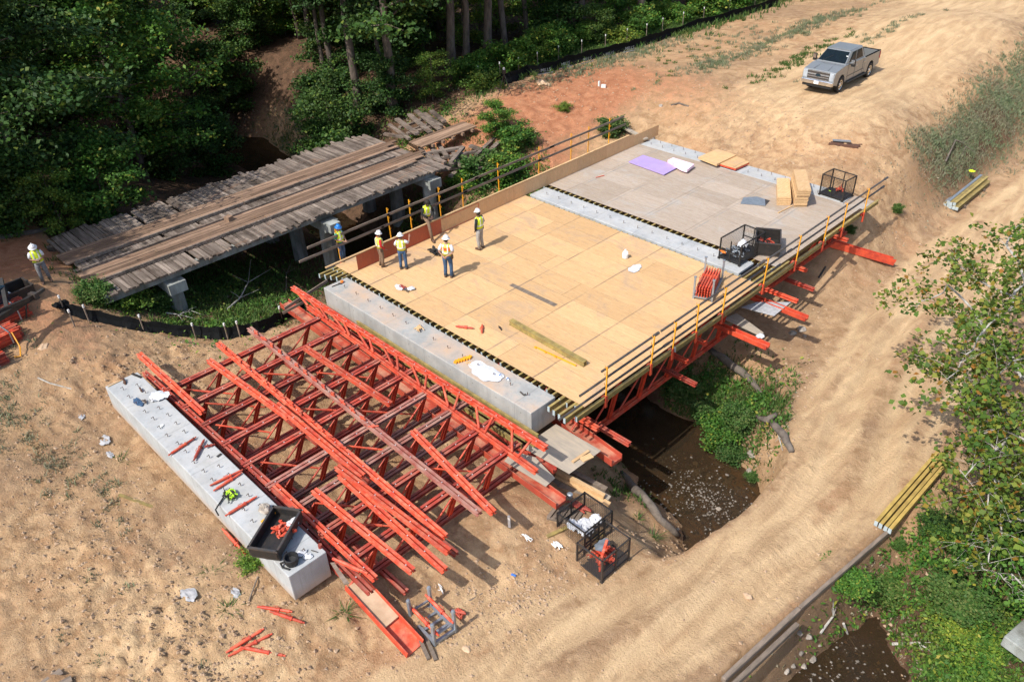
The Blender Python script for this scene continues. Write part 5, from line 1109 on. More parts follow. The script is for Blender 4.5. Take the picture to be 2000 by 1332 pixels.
sh_ = U(1549, 404, 0)-U(1559, 371, 1.0); lumber(((1559, 371), (1585, 371), (1574, 331), (1550, 331)), 1.0, 9, sh_, 'taller leaning stack of pine boards next to the lower one')
m = MB(); m.bar(U(1520, 416, .03), U(1548, 402, .03), .05, .04); tag(m.build('batten', 'pine_board'), 'thin loose batten in front of the pine board stacks', 'board')
m = MB(); q = [U(*p, .03) for p in ((1446, 398), (1452, 386), (1478, 384), (1494, 389), (1495, 402))]; m.loft([[p-V(0, 0, .012) for p in q], q]); tag(m.build('wire_sheet', 'galvanised'), 'cut piece of bluish wire mesh lying flat on the grey deck', 'mesh panel')
m = MB(); q = [U(*p, .012) for p in ((1494, 389), (1504, 392), (1495, 402))]; m.loft([[p-V(0, 0, .008) for p in q], q]); tag(m.build('felt_scrap', 'dark_steel'), 'dark triangular scrap beside the bluish wire mesh', 'scrap')
P0 = U(1602, 381, 0); lx, ly, az = 1.25, .95, 0
cage('mesh_cage', 'black wire cage with a few red and yellow parts on the abutment cap', U(1600, 380, .01), math.atan2(*(lambda d: (d.y, d.x))(U(1630, 390)-U(1600, 380))), 1.25, .95, 1.05, low=False, half=False)
c = U(1625, 378); pile(c, .35, .25, .3, 6, .12, 'yellow_clamp', 'yellow clamp in the bottom of the far wire cage', 'yellow clamps in the far wire cage', 'neon_strap', 4, .15)
pile(U(1638, 372, .1), .3, .25, .3, 7, .13, 'red_clamp', 'red clamp heaped in the far wire cage', 'red clamps in the far wire cage', 'red_steel', 5, .3)
cage('mesh_cage', 'black wire cage of small grey fittings standing on the right end of the third cap', U(1404, 504, .03), math.atan2(*(lambda d: (d.y, d.x))(U(1434, 516)-U(1404, 504))), 1.05, 1.75, .95, low=True)
pile(U(1440, 492, .15), .45, .6, .0, 40, .09, 'pipe_fitting', 'small grey fitting in the wire cage on the third cap', 'grey fittings in the wire cage on the third cap', 'galvanised', 6, .3)
crumple(U(1450, 480, .45), .22, .3, 'crumpled white bag on top of the grey fittings in the cage', 'plastic_bag', 'white_cloth', .35, 3, 'bag')
m = MB(); coupler(m, U(1411, 491, .4), .2, random.Random(2)); tag(m.build('orange_clamp', 'orange_fix'), 'single orange clamp on top of the grey fittings', 'clamp')
bin_box('open black steel bin of red clamps on the grey deck beside the wire cage', U(1497, 486, .02), math.atan2(*(lambda d: (d.y, d.x))(U(1500, 466)-U(1499, 495))), 1.45, 1.05, .5)
pile(U(1499, 478, .2), .4, .35, 0, 16, .13, 'red_clamp', 'red clamp heaped in the black bin on the grey deck', 'red clamps in the bin on the grey deck', 'red_steel', 7, .3)
pile(U(1486, 476, .2), .25, .2, 0, 8, .08, 'pipe_fitting', 'grey fitting beside the red clamps in the bin', 'grey fittings in the bin on the grey deck', 'galvanised', 8, .2)
# --- prop rack on the bright deck
t = thing('prop_rack', 'galvanised stacking rack full of faded red props on the bright deck', 'rack', tuple(U(1380, 560)))
a, b = U(1356, 582), U(1392, 582); c, d = U(1404, 540), U(1378, 540); ax = (d-a).normalized(); sx = V(ax.y, -ax.x, 0); Lr = 1.75; Wr = .75; a = U(1354, 583)
for i, p in enumerate((a, a+sx*Wr, a+ax*Lr, a+ax*Lr+sx*Wr)):
    m = MB(); m.box(p+V(0, 0, .5), (.07, .07, 1.0), math.atan2(ax.y, ax.x)); m.box(p+V(0, 0, 1.0), (.1, .1, .05), .3); m.build('post', 'galvanised', t)
m = MB()
for p, q in ((a, a+sx*Wr), (a+ax*Lr, a+ax*Lr+sx*Wr), (a, a+ax*Lr), (a+sx*Wr, a+ax*Lr+sx*Wr)): m.bar(p+V(0, 0, .12), q+V(0, 0, .12), .07, .07)
m.build('base_frame', 'galvanised', t)
for lay in range(4):
    for k in range(6):
        p = a+sx*(.1+k*.11)+V(0, 0, .2+lay*.115)+ax*random.uniform(-.12, .0); prop(p, p+ax*(Lr+.08), 'faded red prop lying in the galvanised rack on the bright deck', .045, 'red props in the rack on the bright deck', 'red_steel')
# --- loose things on the bright deck
m = MB(); A, B = U(1000, 627, .12), U(1145, 709, .12); m.ibeam(A, B, .1, .2); sN = (B-A).cross(Z).normalized(); m.ibeam(A+sN*.11, B+sN*.11, .1, .2); tag(m.build('timber_beam', 'yellow_timber'), 'pair of yellow timber beams lying on the bright deck', 'beam')
t = thing('spare_post', 'bright yellow railing post lying flat on the bright deck beside the timber beams', 'post', tuple(U(1045, 678, .03))); m = MB(); m.bar(U(1045, 677, .04), U(1125, 714, .04), .05, .04); m.build('post', 'yellow_paint', t)
for f in (.05, .3, .55): p = U(1045, 677, .04).lerp(U(1125, 714, .04), f); m = MB(); m.box(p+V(-.05, -.04, 0), (.1, .05, .04)); m.build('hook', 'yellow_paint', t)
t = thing('water_jug', 'white plastic jug standing on the bright deck', 'jug', tuple(U(1221, 504))); m = MB(); p = U(1221, 504); m.lathe(p, [(.001, 0), (.13, 0), (.14, .05), (.14, .24), (.1, .32), (.04, .36), (.04, .38), (.001, .38)], 14); m.build('body', 'white_plastic', t, smooth=True); m = MB(); m.lathe(p+V(0, 0, .38), [(.001, 0), (.045, 0), (.045, .04), (.001, .04)], 10); m.build('cap', 'white_plastic', t)
m = MB(); m.path([p+V(.05, 0, .36), p+V(.13, 0, .36), p+V(.15, 0, .24)], .015, 6); m.build('handle', 'white_plastic', t)
crumple(U(1240, 525, .01), .25, .36, 'white cloth spread on the bright deck near the white jug', 'rag', 'white_cloth', .05, 4)
crumple(U(782, 562, .01), .34, .16, 'white cloth under tangled red straps at the near deck edge', 'rag', 'white_cloth', .05, 5)
crumple(U(803, 565, .03), .14, .15, 'small white bag beside the red straps', 'plastic_bag', 'white_cloth', .16, 6, 'bag')
def tangle(c, rx, ry, label, mt, seed, n=3, r=.012, cat='strap', nm='strap', h=.06):
    rr = random.Random(seed); m = MB(); c = Vector(c)
    for k in range(n):
        q = [c+V(rr.uniform(-rx, rx), rr.uniform(-ry, ry), rr.uniform(.015, h)) for _ in range(7)]; s = []
        for i in range(len(q)-1):
            for j in range(3): s.append(q[i].lerp(q[i+1], j/3)+V(0, 0, .01*j))
        m.path(s, r, 5)
    return tag(m.build(nm, mt), label, cat)
tangle(U(786, 562, .05), .22, .1, 'tangled red straps on the white cloth', 'dark_red_steel', 3, 3, .014)
tangle(U(792, 568, .04), .2, .08, 'black and white cords beside the red straps', 'dark_steel', 4, 3, .009)
for k, (a, b, lb) in enumerate((((890, 637), (925, 641), 'red ratchet turnbuckle pair lying on the bright deck'), ((941, 650), (942, 634), 'single short red turnbuckle on the bright deck'))):
    prop(U(*a, .06), U(*b, .06), lb, .05)
m = MB(); coupler(m, U(977, 641, .05), .12, random.Random(9)); tag(m.build('clamp', 'black_iron'), 'small black clamp alone on the bright deck', 'clamp')
tangle(U(850, 495, .03), .38, .2, 'coiled black harness and cables behind the man in the orange vest', 'black_iron', 11, 6, .03, 'harness', 'safety_harness', .2)
m = MB(); m.tube(U(1164, 347, .03), U(1180, 343, .03), .02); tag(m.build('clamp', 'red_steel'), 'small red tool on the grey deck near the edge board', 'tool')
# --- on the second cap
crumple(U(948, 727, .01), .72, .44, 'big white sheet spread over the right part of the second cap', 'plastic_sheet', 'white_cloth', .06, 8, 'sheet')
m = MB()
for k in range(6): a, b = U(888, 707, .05), U(920, 697, .05); p = a.lerp(b, (k+.5)/6); m.box(p, (.12, .17, .09 if k % 2 else .07), .35)
tag(m.build('yellow_bracket', 'yellow_paint'), 'notched yellow bracket on the second cap next to the white sheet', 'bracket')
crumple(U(917, 711, .01), .2, .08, 'dirty glove beside the yellow bracket', 'glove', 'pine_board', .06, 9, 'glove')
tangle(U(820, 643, .02), .22, .18, 'tangled yellow straps in the middle of the second cap', 'pine_board', 12, 4, .016)
for a, lb in (((975, 731), 'small water bottle with a blue label beside the white sheet'), ((990, 738), 'second little bottle near the end of the second cap')):
    p = U(*a, .05); m = MB(); m.tube(p, p+V(.16, -.06, 0), .04, .035, 8); t = tag(m.build('bottle', 'white_plastic'), lb, 'bottle'); m = MB(); m.tube(p+V(.05, -.018, 0), p+V(.1, -.036, 0), .043, .043, 8); m.build('label', 'blue_plastic', t)
t = thing('hammer', 'hammer with a dark handle on the left end of the second cap', 'hammer', tuple(U(655, 556))); m = MB(); m.tube(U(648, 560, .03), U(664, 554, .03), .018); m.build('handle', 'black_iron', t); m = MB(); m.box(U(664, 554, .04), (.13, .05, .05), .8); m.build('head', 'dark_steel', t)
p = U(668, 551, .04); m = MB(); m.lathe(p, [(.001, 0), (.08, 0), (.07, .06), (.001, .08)], 10); tag(m.build('orange_reel', 'orange_fix'), 'small orange reel next to the hammer on the second cap', 'reel')
m = MB(); a = U(1016, 765, .03); m.tube(a, a+V(.22, -.05, 0), .025); m.tube(a+V(.22, -.05, 0), a+V(.26, .02, .03), .03); tag(m.build('wrench', 'dark_steel'), 'dark wrench among the rods at the right end of the second cap', 'wrench')
# --- on the first cap
for a, b, lb in (((329, 889), (383, 853), 'faded red prop lying across the first cap, nearest its far end'), ((410, 948), (474, 917), 'upper one of two parallel red props across the first cap'), ((417, 958), (473, 922), 'lower one of two parallel red props across the first cap'), ((440, 1007), (502, 969), 'red prop with a handle lying beside the green harness')):
    prop(U(*a, .06), U(*b, .06), lb, .045)
t = prop(U(379, 898, .08), U(399, 858, .08), 'dark maroon prop with jaws lying across the middle of the first cap', .05, None, 'dark_red_steel')
m = MB(); coupler(m, U(410, 870, .06), .16, random.Random(4)); tag(m.build('clamp', 'dark_red_steel'), 'maroon clamp at the trussward edge of the first cap', 'clamp')
m = MB(); m.bar(U(424, 892, .02), U(432, 886, .02), .08, .02); tag(m.build('steel_plate', 'dark_steel'), 'small dark plate beyond the maroon clamp', 'plate')
tangle(U(452, 968, .03), .2, .17, 'neon green harness straps in a heap on the first cap', 'neon_strap', 21, 6, .028, 'harness', 'safety_harness', .12)
tangle(U(447, 970, .05), .26, .2, 'black lanyard tangled through the green harness', 'black_iron', 22, 4, .02, 'lanyard', 'lanyard', .12)
m = MB(); m.path([U(437, 970, .05), U(427, 985, .04), U(421, 995, .03), U(427, 1006, .0)], .025, 5); tag(m.build('lanyard', 'black_iron'), 'black strap end hanging over the outer edge of the first cap', 'strap')
crumple(U(311, 775, .01), .3, .34, 'white plastic sheet crumpled by the far end of the first cap', 'plastic_sheet', 'white_cloth', .22, 13, 'sheet')
crumple(U(270, 786, .01), .28, .13, 'bluish rag between the rods of the first cap', 'rag', 'denim', .07, 14)
tangle(U(283, 785, .03), .16, .07, 'dark wire ties beside the bluish rag', 'rust', 15, 3, .008, 'wire', 'wire')
crumple(U(316, 832, .01), .07, .07, 'tiny red white and blue wrapper on the first cap', 'wrapper', 'white_plastic', .05, 16, 'wrapper')
for a, s, lb in (((243, 745), .16, 'rusty iron clamp at the far left corner of the first cap'), ((275, 761), .13, 'little black clamp near the far end of the first cap'), ((238, 740), .12, 'small rusty hook at the far end of the first cap')):
    m = MB(); coupler(m, U(*a, .06), s, random.Random(len(lb))); tag(m.build('clamp', 'rust'), lb, 'clamp')
m = MB(); m.bar(U(258, 730, .02), U(276, 737, .03), .07, .05); tag(m.build('iron_bar', 'black_iron'), 'black iron bar at the far corner of the first cap', 'bar')
m = MB(); m.bar(U(211, 755, .02), U(240, 741, .02), .05, .03); tag(m.build('batten', 'pine_board'), 'thin batten along the far end of the first cap', 'board')
m = MB(); blob_mesh(m, U(517, 992, .12), (.2, .17, .13), 5); tag(m.build('rock', 'rock'), 'round stone lying on the first cap behind the black bin', 'rock')
t = thing('yellow_bracket', 'orange yellow steel bracket leaning by the black bin on the first cap', 'bracket', tuple(U(525, 1010))); m = MB(); m.bar(U(518, 1020, .1), U(540, 992, .25), .16, .06); m.bar(U(512, 1022, .03), U(528, 1012, .06), .2, .05); m.build('plate', 'yellow_paint', t)
bx = bin_box('open black steel bin holding red clamps near the end of the first cap', U(543, 1052, .02), math.atan2(*(lambda d: (d.y, d.x))(U(556, 1010, .3)-U(525, 1062, .3))), 1.55, .85, .3)
pile(U(552, 1035, .18), .36, .28, 0, 14, .16, 'red_clamp', 'red clamp in the black bin on the first cap', 'red clamps in the bin on the first cap', 'red_steel', 9, .2)
crumple(U(574, 1020, .2), .16, .2, 'white bag in the corner of the bin on the first cap', 'plastic_bag', 'white_cloth', .12, 17, 'bag')
t = thing('tool_bag', 'black tool bag with straps at the end of the first cap', 'bag', tuple(U(570, 1100))); m = MB(); m.lathe(U(571, 1100, 0), [(.001, 0), (.16, 0), (.2, .12), (.21, .26), (.17, .27), (.14, .14), (.001, .1)], 12); m.build('body', 'black_rubber', t)
m = MB(); m.path([U(556, 1097, .25), U(548, 1100, .1), U(552, 1108, .02), U(566, 1112, .02)], .03, 6); m.build('strap', 'black_rubber', t)
crumple(U(588, 1082, .01), .12, .14, 'white and red glove right of the black tool bag', 'glove', 'white_cloth', .14, 18, 'glove')
crumple(U(601, 1087, .01), .12, .12, 'second white and red glove near the cap end', 'glove', 'white_cloth', .12, 19, 'glove')
m = MB(); m.tube(U(608, 1074, .03), U(620, 1078, .03), .014); tag(m.build('rod', 'dark_steel'), 'thin dark rod near the right end of the first cap', 'rod')
p = U(626, 1069, .0); m = MB(); m.lathe(p, [(.001, 0), (.06, 0), (.06, .12), (.001, .12)], 10); tag(m.build('can', 'dark_red_steel'), 'small dark red can on the right edge of the first cap', 'can')
m = MB(); q = [U(*p, -.35) for p in ((645, 1098), (653, 1098), (682, 1138), (672, 1140))]; m.loft([[p-V(0, 0, .04) for p in q], q]); tag(m.build('board_offcut', 'grey_board'), 'brown board stub beside the near corner of the first cap', 'board')
# --- on the left ground
GL = [((436, 1036), (481, 1086), 'bright red prop on the ground against the outer face of the first cap'), ((504, 1188), (572, 1198), 'upper bright red prop lying near the first cap corner'), ((528, 1197), (596, 1220), 'red prop touching the upper one near the first cap corner'), ((443, 1278), (517, 1231), 'longest faded red prop of the fan shaped heap at the bottom'), ((447, 1285), (533, 1241), 'faded red prop lying under the others at the bottom'), ((471, 1267), (559, 1284), 'bright red prop pointing right at the bottom of the heap')]
for k, (a, b, lb) in enumerate(GL): prop(G(*a, .09), G(*b, .09), lb, .05, None, 'bright_red_steel' if 'bright' in lb else 'red_steel')
m = MB(); a, b = G(82, 1340, .05), G(122, 1312, .05); m.bar(a, b, .22, .04); m.bar(a+V(.35, .2, .04), b+V(.45, .1, .04), .2, .04); tag(m.build('grey_boards', 'grey_board'), 'two grey boards at the bottom left corner', 'board')
for px, py, s, lb in ((370, 1163, .3, 'grey crumpled concrete bag on the left ground'), (460, 1160, .22, 'flattened grey bag near the first cap corner'), (205, 862, .3, 'grey rubble left of the first cap'), (215, 890, .2, 'small flat grey rubble piece left of the first cap'), (160, 815, .2, 'grey rubble by the far end of the first cap')):
    crumple(G(px, py, .02), s, s*.6, lb, 'rubble', 'gravel_grey', .12, px, 'rubble')
m = MB(); a, b = G(233, 968, .05), G(300, 992, .05); m.bar(a, b, .1, .03); tag(m.build('strap_board', 'grass_dry' if 0 else 'yellow_timber'), 'dusty yellow batten half buried in the left soil', 'board')
m = MB(); m.path([G(487, 1175, .05), G(497, 1150, .08), G(505, 1130, .1)], .025, 6); tag(m.build('stick', 'grey_board'), 'thin grey stick by the near corner of the first cap', 'stick')
m = MB(); m.path([G(75, 740, .05), G(100, 752, .08), G(150, 764, .05)], .03, 6); tag(m.build('stick', 'pale_bark'), 'pale root lying on the soil near the red stacks', 'stick')
# --- rack on the ground with two props
t = thing('stacking_rack', 'grey blue stacking rack with two bright red props on the sand at the bottom', 'rack', tuple(G(845, 1215)))
g0 = G(849, 1256); z0 = g0.z; c1 = V(*G(803, 1211)); c2 = V(*G(889, 1226)); g0 = U(849, 1256, z0+.1); c1 = U(803, 1208, z0+.1); c2 = U(889, 1229, z0+.1); c3 = c1+c2-g0
for p in (g0, c1, c2, c3):
    m = MB(); m.box(p+V(0, 0, .33), (.08, .08, .85), .3); m.lathe(p+V(0, 0, .74), [(.02, 0), (.07, .03), (.05, .09), (.001, .1)], 8); m.build('post', 'galvanised', t)
m = MB()
for a, b in ((g0, c1), (c2, c3), (g0, c2), (c1, c3)): m.bar(a, b, .08, .1); 
for f in (.25, .5, .75): m.bar(g0.lerp(c1, f), c2.lerp(c3, f), .07, .06)
for a, b in ((g0, c2), (c1, c3)): m.bar(a+V(0, 0, .3), b+V(0, 0, .3), .05, .05)
m.build('base_frame', 'galvanised', t)
d1 = (g0-c1)
prop(c1+V(0, 0, .4)-d1*.08+(c2-g0)*.12, g0+V(0, 0, .4)+d1*.12+(c2-g0)*.12, 'bright red prop on the near side of the grey blue rack', .055, None, 'bright_red_steel')
prop(c3+V(0, 0, .45)-d1*.1-(c2-g0)*.1, c2+V(0, 0, .4)+d1*.05-(c2-g0)*.1, 'bright red prop on the far side of the grey blue rack', .055, None, 'bright_red_steel')
tangle(G(895, 1200, .08), .22, .12, 'red hinge fittings on the ground beside the grey blue rack', 'red_steel', 31, 3, .04, 'fitting', 'hinge_fitting')
m = MB(); m.tube(G(907, 1180, .04), G(943, 1160, .04), .025); tag(m.build('stake', 'grey_board'), 'short wooden stake on the sand right of the rack', 'stake')
m = MB(); m.bar(G(812, 1232, .06), G(838, 1290, .06), .1, .08); m.bar(G(824, 1228, .06), G(852, 1292, .06), .1, .08); tag(m.build('timber_rails', 'grey_board'), 'pair of old battens on the ground left of the grey blue rack', 'board')
tangle(G(860, 1150, .03), .3, .15, 'white plastic strip lying on the sand above the rack', 'white_plastic', 33, 1, .012, 'strip', 'plastic_strip')
tangle(G(1028, 1052, .03), .25, .1, 'loop of white tape on the sand left of the two cages', 'white_plastic', 34, 2, .012, 'tape', 'plastic_tape')
p = G(999, 1123, .04); m = MB(); m.tube(p, p+V(.14, .05, 0), .04); tag(m.build('bottle', 'blue_plastic'), 'tiny blue bottle alone on the sand left of the cages', 'bottle')
m = MB(); p = G(995, 1030); m.box(p+V(0, 0, .25), (.08, .03, .55), .4); tag(m.build('stake', 'white_plastic'), 'white topped survey stake standing in the beam shadows', 'stake')
# --- the two cages at the creek side
g = G(1175, 1138); rzA = math.atan2(*(lambda d: (d.y, d.x))(U(1229, 1091, g.z)-U(1175, 1138, g.z)))
cage('mesh_cage', 'nearer rusty wire cage holding orange red clamps beside the haul road', (g.x, g.y, g.z), rzA, 1.25, 1.0, .92, 'dark_steel')
cg = V(g.x, g.y, g.z)+Matrix.Rotation(rzA, 3, 'Z') @ V(.62, .5, 0)
pile(cg+V(0, 0, .12), .4, .34, rzA, 26, .15, 'red_clamp', 'orange red clamp heaped in the nearer wire cage by the road', 'orange red clamps in the nearer cage', 'bright_red_steel', 41, .5)
crumple(cg+V(-.15, .15, .5), .22, .26, 'grey tin sheet on the clamps in the nearer cage', 'tin_sheet', 'galvanised', .05, 42, 'sheet')
m = MB(); a = cg+V(.15, -.2, .6); m.tube(a+V(-.25, .5, .05), a+V(.12, -.3, -.1), .05); tag(m.build('pin', 'bright_red_steel'), 'long orange pin sticking out of the nearer cage', 'pin')
g2 = G(1137, 1098); 
cage('mesh_cage', 'farther black wire cage full of white bags and yellow straps by the timber pile', (g2.x-.12, g2.y+.25, g2.z), rzA, 1.25, 1.15, .98)
o = V(g2.x-.12, g2.y+.25, g2.z)+Matrix.Rotation(rzA, 3, 'Z') @ V(.6, .55, 0)
for k, (dx, dy, s) in enumerate(((-.1, .1, .28), (.15, -.15, .25), (-.2, -.3, .22), (.2, .3, .2))): crumple(o+V(dx, dy, .3+.1*k), s, s, ['large white bag in the farther cage', 'white bag at the road side of the farther cage', 'white bag low in the farther cage', 'small white bag at the timber side of the farther cage'][k], 'plastic_bag', 'white_cloth', .25, 50+k, 'bag')
tangle(o+V(-.35, -.2, .2), .2, .3, 'yellow straps in the farther cage', 'neon_strap', 61, 5, .02); tangle(o+V(.3, .1, .15), .3, .2, 'yellow band in the right of the farther cage', 'yellow_timber', 62, 3, .03)
tangle(G(1090, 1070, .05), .3, .12, 'white plastic strap trailing left from the farther cage', 'white_plastic', 63, 2, .02)
m = MB(); m.bar(G(1068, 1050, .06), G(1108, 1032, .06), .12, .05); tag(m.build('board_offcut', 'yellow_timber'), 'dusty yellow offcut leaning by the farther cage', 'board')
t = thing('pallet', 'broken wooden pallet under the end of the heavy red channel', 'pallet', tuple(G(1090, 1015)))
pa, pb, pc = G(1068, 1014, .12), G(1128, 1028, .12), G(1085, 992, .12)
for k in range(6): m = MB(); f = (k+.3)/6; m.bar(pa.lerp(pb, f), pc.lerp(pc+(pb-pa), f), .12, .025); m.build('slat', 'grey_board', t)
m = MB(); m.bar(pa-V(0, 0, .06), pb-V(0, 0, .06), .08, .09); m.bar(pc-V(0, 0, .06), pc+(pb-pa)-V(0, 0, .06), .08, .09); m.build('stringer', 'grey_board', t)
tangle(G(1130, 995, .1), .45, .15, 'heap of reddish rods and fittings behind the pallet', 'dark_red_steel', 71, 4, .03, 'fittings', 'scrap_heap')
p = G(1113, 981, .25); m = MB(); m.lathe(p, [(.001, 0), (.09, 0), (.1, .14), (.06, .17), (.001, .17)], 10); tag(m.build('metal_canister', 'galvanised'), 'small silver canister by the tip of the heavy red channel', 'canister')
A, B = G(1085, 935, .1), G(1190, 992, .12)
for k, (o, z, w, mt, lb) in enumerate(((0, .0, .2, 'pine_board_x', 'lowest pale beam of the timber pile right of the heavy red channel'), (.24, .0, .2, 'weathered_ply', 'broad grey board on the timber pile near the cages'), (.1, .17, .14, 'pine_board_x', 'top pale beam of the timber pile with a cable on it'), (.5, .05, .18, 'grey_board', 'weathered beam at the creek side of the timber pile'), (-.25, -.02, .25, 'grey_board', 'grey plank at the pallet side of the timber pile'))):
    s = (B-A).cross(Z).normalized(); m = MB(); m.bar(A-s*o+V(0, 0, z), B-s*o+V(0, 0, z)+(A-B)*.06*k, w, .14); tag(m.build('timber', mt), lb, 'timber', 'timbers of the pile near the cages')
# --- yellow beam bundles
def bundle(a, b, layers, label, w=.1, h=.2, grey=0, extra=0, mt='yellow_timber'):
    A, B = Vector(a), Vector(b); s = (B-A).cross(Z).normalized(); t = thing('beam_bundle', label, 'beams', tuple(A)); k = 0
    for z, n in enumerate(layers):
        for i in range(n):
            m = MB(); o = s*((i-(n-1)/2)*(w+.02)+random.uniform(-.01, .01)+z*.04)+V(0, 0, z*(h+.01)); e = (B-A)*random.uniform(0, .03)
            m.ibeam(A+o+e, B+o+e, w, h); m.mi = 1; m.box(A+o+e, (w, .03, h), math.atan2((B-A).y, (B-A).x)-math.pi/2); m.build('beam', [mt if not (grey and i < grey) else 'galvanised', 'timber_cap'], t); k += 1
    m = MB(); m.bar(A-s*.6-V(0, 0, h*.75)+(B-A)*.2, A+s*.6-V(0, 0, h*.75)+(B-A)*.2, .1, .1); m.bar(A-s*.6-V(0, 0, h*.75)+(B-A)*.8, A+s*.6-V(0, 0, h*.75)+(B-A)*.8, .1, .1); m.build('bearer', 'grey_board', t); return t
bundle(G(1852, 408, .12), G(1916, 356, .12), (6, 3), 'stack of olive yellow timber beams on the sand at the right', .15, .18, 1)
crumple(G(1893, 352, .55), .16, .2, 'neon yellow vest dropped on the stacked timber beams', 'vest', 'hi_vis', .06, 77, 'vest')
t = thing('beam_bundle', 'pair of long yellow timber beams lying along the haul road edge', 'beams', tuple(G(1725, 1035)))
A, B = G(1722, 1036, .16), G(1838, 908, .16); B.z = A.z+.1; s = (B-A).cross(Z).normalized()
for k in (-1.5, -.5, .6, 1.5):
    m = MB(); m.ibeam(A+s*k*.15, B+s*k*.15, .11, .2); m.mi = 1; m.box(A+s*k*.15, (.11, .03, .2), math.atan2((B-A).y, (B-A).x)-math.pi/2); m.build('beam', ['amber_timber', 'timber_cap'], t)
m = MB(); a, b = G(1618, 285, .1), G(1675, 292, .1)
for k in range(3): m.bar(a+V(0, .22*k, .0), b+V(0, .22*k, .02), .16, .12)
tag(m.build('board_pile', 'rust'), 'short dark board pile on the sand slope right of the far deck', 'boards')
m = MB(); m.bar(G(1625, 281, .2), G(1660, 284, .22), .16, .05); tag(m.build('sheet_strip', 'galvanised'), 'grey strip on top of the short dark board pile', 'board')
for px, py, lb in ((1485, 657, 'white rag lying on a red channel under the right rail'),): crumple(U(px, py, -1.22), .17, .17, lb, 'rag', 'white_cloth', .08, 80)
m = MB(); m.path([G(1310, 208, .05), G(1325, 206, .12), G(1345, 210, .05)], .06, 6); tag(m.build('branch_piece', 'dead_wood'), 'dark stick on the dirt slope above the abutment', 'stick')
rock(1290, 208, .16, 'pale stone on the dirt slope above the abutment', 'rock', None, 91); rock(1056, 164, .35, 'orange clay boulder near the far silt fence', 'clay_rock', None, 92); rock(1068, 167, .22, 'smaller clay boulder beside the orange one near the far fence', 'clay_rock', None, 93)
rock(1460, 1165, .14, 'lone dark clod on the smooth haul road', 'clay_rock', None, 94); rock(911, 1269, .12, 'lone stone on the sand right of the blue grey rack', 'clay_rock', None, 95); rock(88, 680, .22, 'tan boulder beside the red stacks', 'clay_rock', None, 96)
m = MB(); p = G(1170, 171); m.box(p+V(0, 0, .2), (.1, .1, .4)); m.box(p+V(.3, .1, .1), (.3, .2, .2), .5); tag(m.build('white_marker', 'white_plastic'), 'small white can on the clay below the far silt fence', 'can')
for px, lb in ((1500, 'rusty steel bar in the shade below the right rail'),): m = MB(); m.tube(G(1598, 545, .05), G(1612, 523, .05), .05); tag(m.build('dark_bar', 'black_iron'), 'dark bar lying in the shade right of the third cap', 'bar')
# --- silt fences
def silt(pts, h, posts, label, marks=(), lean=0):
    t = thing('silt_fence', label, 'fence', tuple(pts[0])); P = [Vector(p) for p in pts]; q = []
    for i in range(len(P)-1):
        for j in range(6): q.append(P[i].lerp(P[i+1], j/6))
    q.append(P[-1]); rr = random.Random(8); m = MB(); n = len(q); ringa = []
    for i, p in enumerate(q):
        d = (q[min(i+1, n-1)]-q[max(i-1, 0)]); s = V(-d.y, d.x, 0).normalized(); hh = h*(1-.18*abs(math.sin(i*math.pi/6))*rr.uniform(.5, 1.3)); w = rr.uniform(-.07, .07)
        ringa.append([p+s*(w)-V(0, 0, .12), p+s*(w*.3+.1)+V(0, 0, hh*.5), p+s*lean+V(0, 0, hh), p+s*(lean+.015)+V(0, 0, hh), p+s*(w*.3+.115)+V(0, 0, hh*.5), p+s*(w+.015)-V(0, 0, .12)])
    m.loft(ringa); m.build('fabric', 'silt_fabric', t)
    for p in posts:
        p = Vector(p); m = MB(); m.box(p+V(0, 0, (h+.25)/2-.1), (.045, .045, h+.35), .3); po = m.build('post', 'grey_board', t); m = MB(); m.box(p+V(0, 0, h+.17), (.06, .06, .13), .3); m.build('post_tip', 'white_plastic', po)
    return t
f1 = [G(*p) for p in ((122, 612), (150, 622), (200, 634), (260, 645), (320, 655), (380, 661), (430, 664), (470, 660), (510, 652), (545, 636), (575, 618), (600, 606))]
silt(f1, .62, [G(*p) for p in ((147, 640), (175, 630), (282, 648), (384, 664), (446, 664), (470, 660), (552, 630), (128, 612))], 'black silt fence curving across the sand in front of the old bridge', lean=.1)
p = G(125, 606, .2); crumple(p, .3, .3, 'bunched end of black fabric at the left end of the near silt fence', 'fabric_roll', 'silt_fabric', .35, 88, 'fabric')
f2 = [G(*p) for p in ((948, 170), (1000, 163), (1030, 150), (1062, 146), (1110, 130), (1150, 120), (1200, 108), (1240, 98), (1268, 88), (1300, 78), (1360, 58), (1430, 40), (1520, 12))]
silt(f2, .8, [G(*p)+V(-.35, 0, .25) for p in ((942, 168), (984, 160), (1020, 150), (1057, 140), (1098, 127), (1143, 115), (1189, 104), (1231, 92), (1269, 82), (1300, 70), (1340, 58), (1380, 48), (1430, 34), (1480, 20))], 'long black silt fence with white printed marks along the forest edge')
fence2 = [o for o in bpy.data.objects if o.name.startswith('silt_fence')][-1]
def text(s, size, loc, d, parent, mt, name='printed_mark'):
    cu = bpy.data.curves.new(name, 'FONT'); cu.body = s; cu.size = size; cu.extrude = .002; cu.align_x = 'CENTER'; ob = bpy.data.objects.new('tmp', cu); COL.objects.link(ob)
    dg = bpy.context.evaluated_depsgraph_get(); me = bpy.data.meshes.new_from_object(ob.evaluated_get(dg)); bpy.data.objects.remove(ob); o = bpy.data.objects.new(name, me); COL.objects.link(o); me.materials.clear(); me.materials.append(MATS[mt])
    x = Vector(d).normalized(); zz = Z.copy(); y = zz.cross(x); M = Matrix((x, zz, x.cross(zz))).transposed().to_4x4(); M.translation = Vector(loc)-ORG[parent.name]; o.matrix_local = M; o.parent = parent; return o
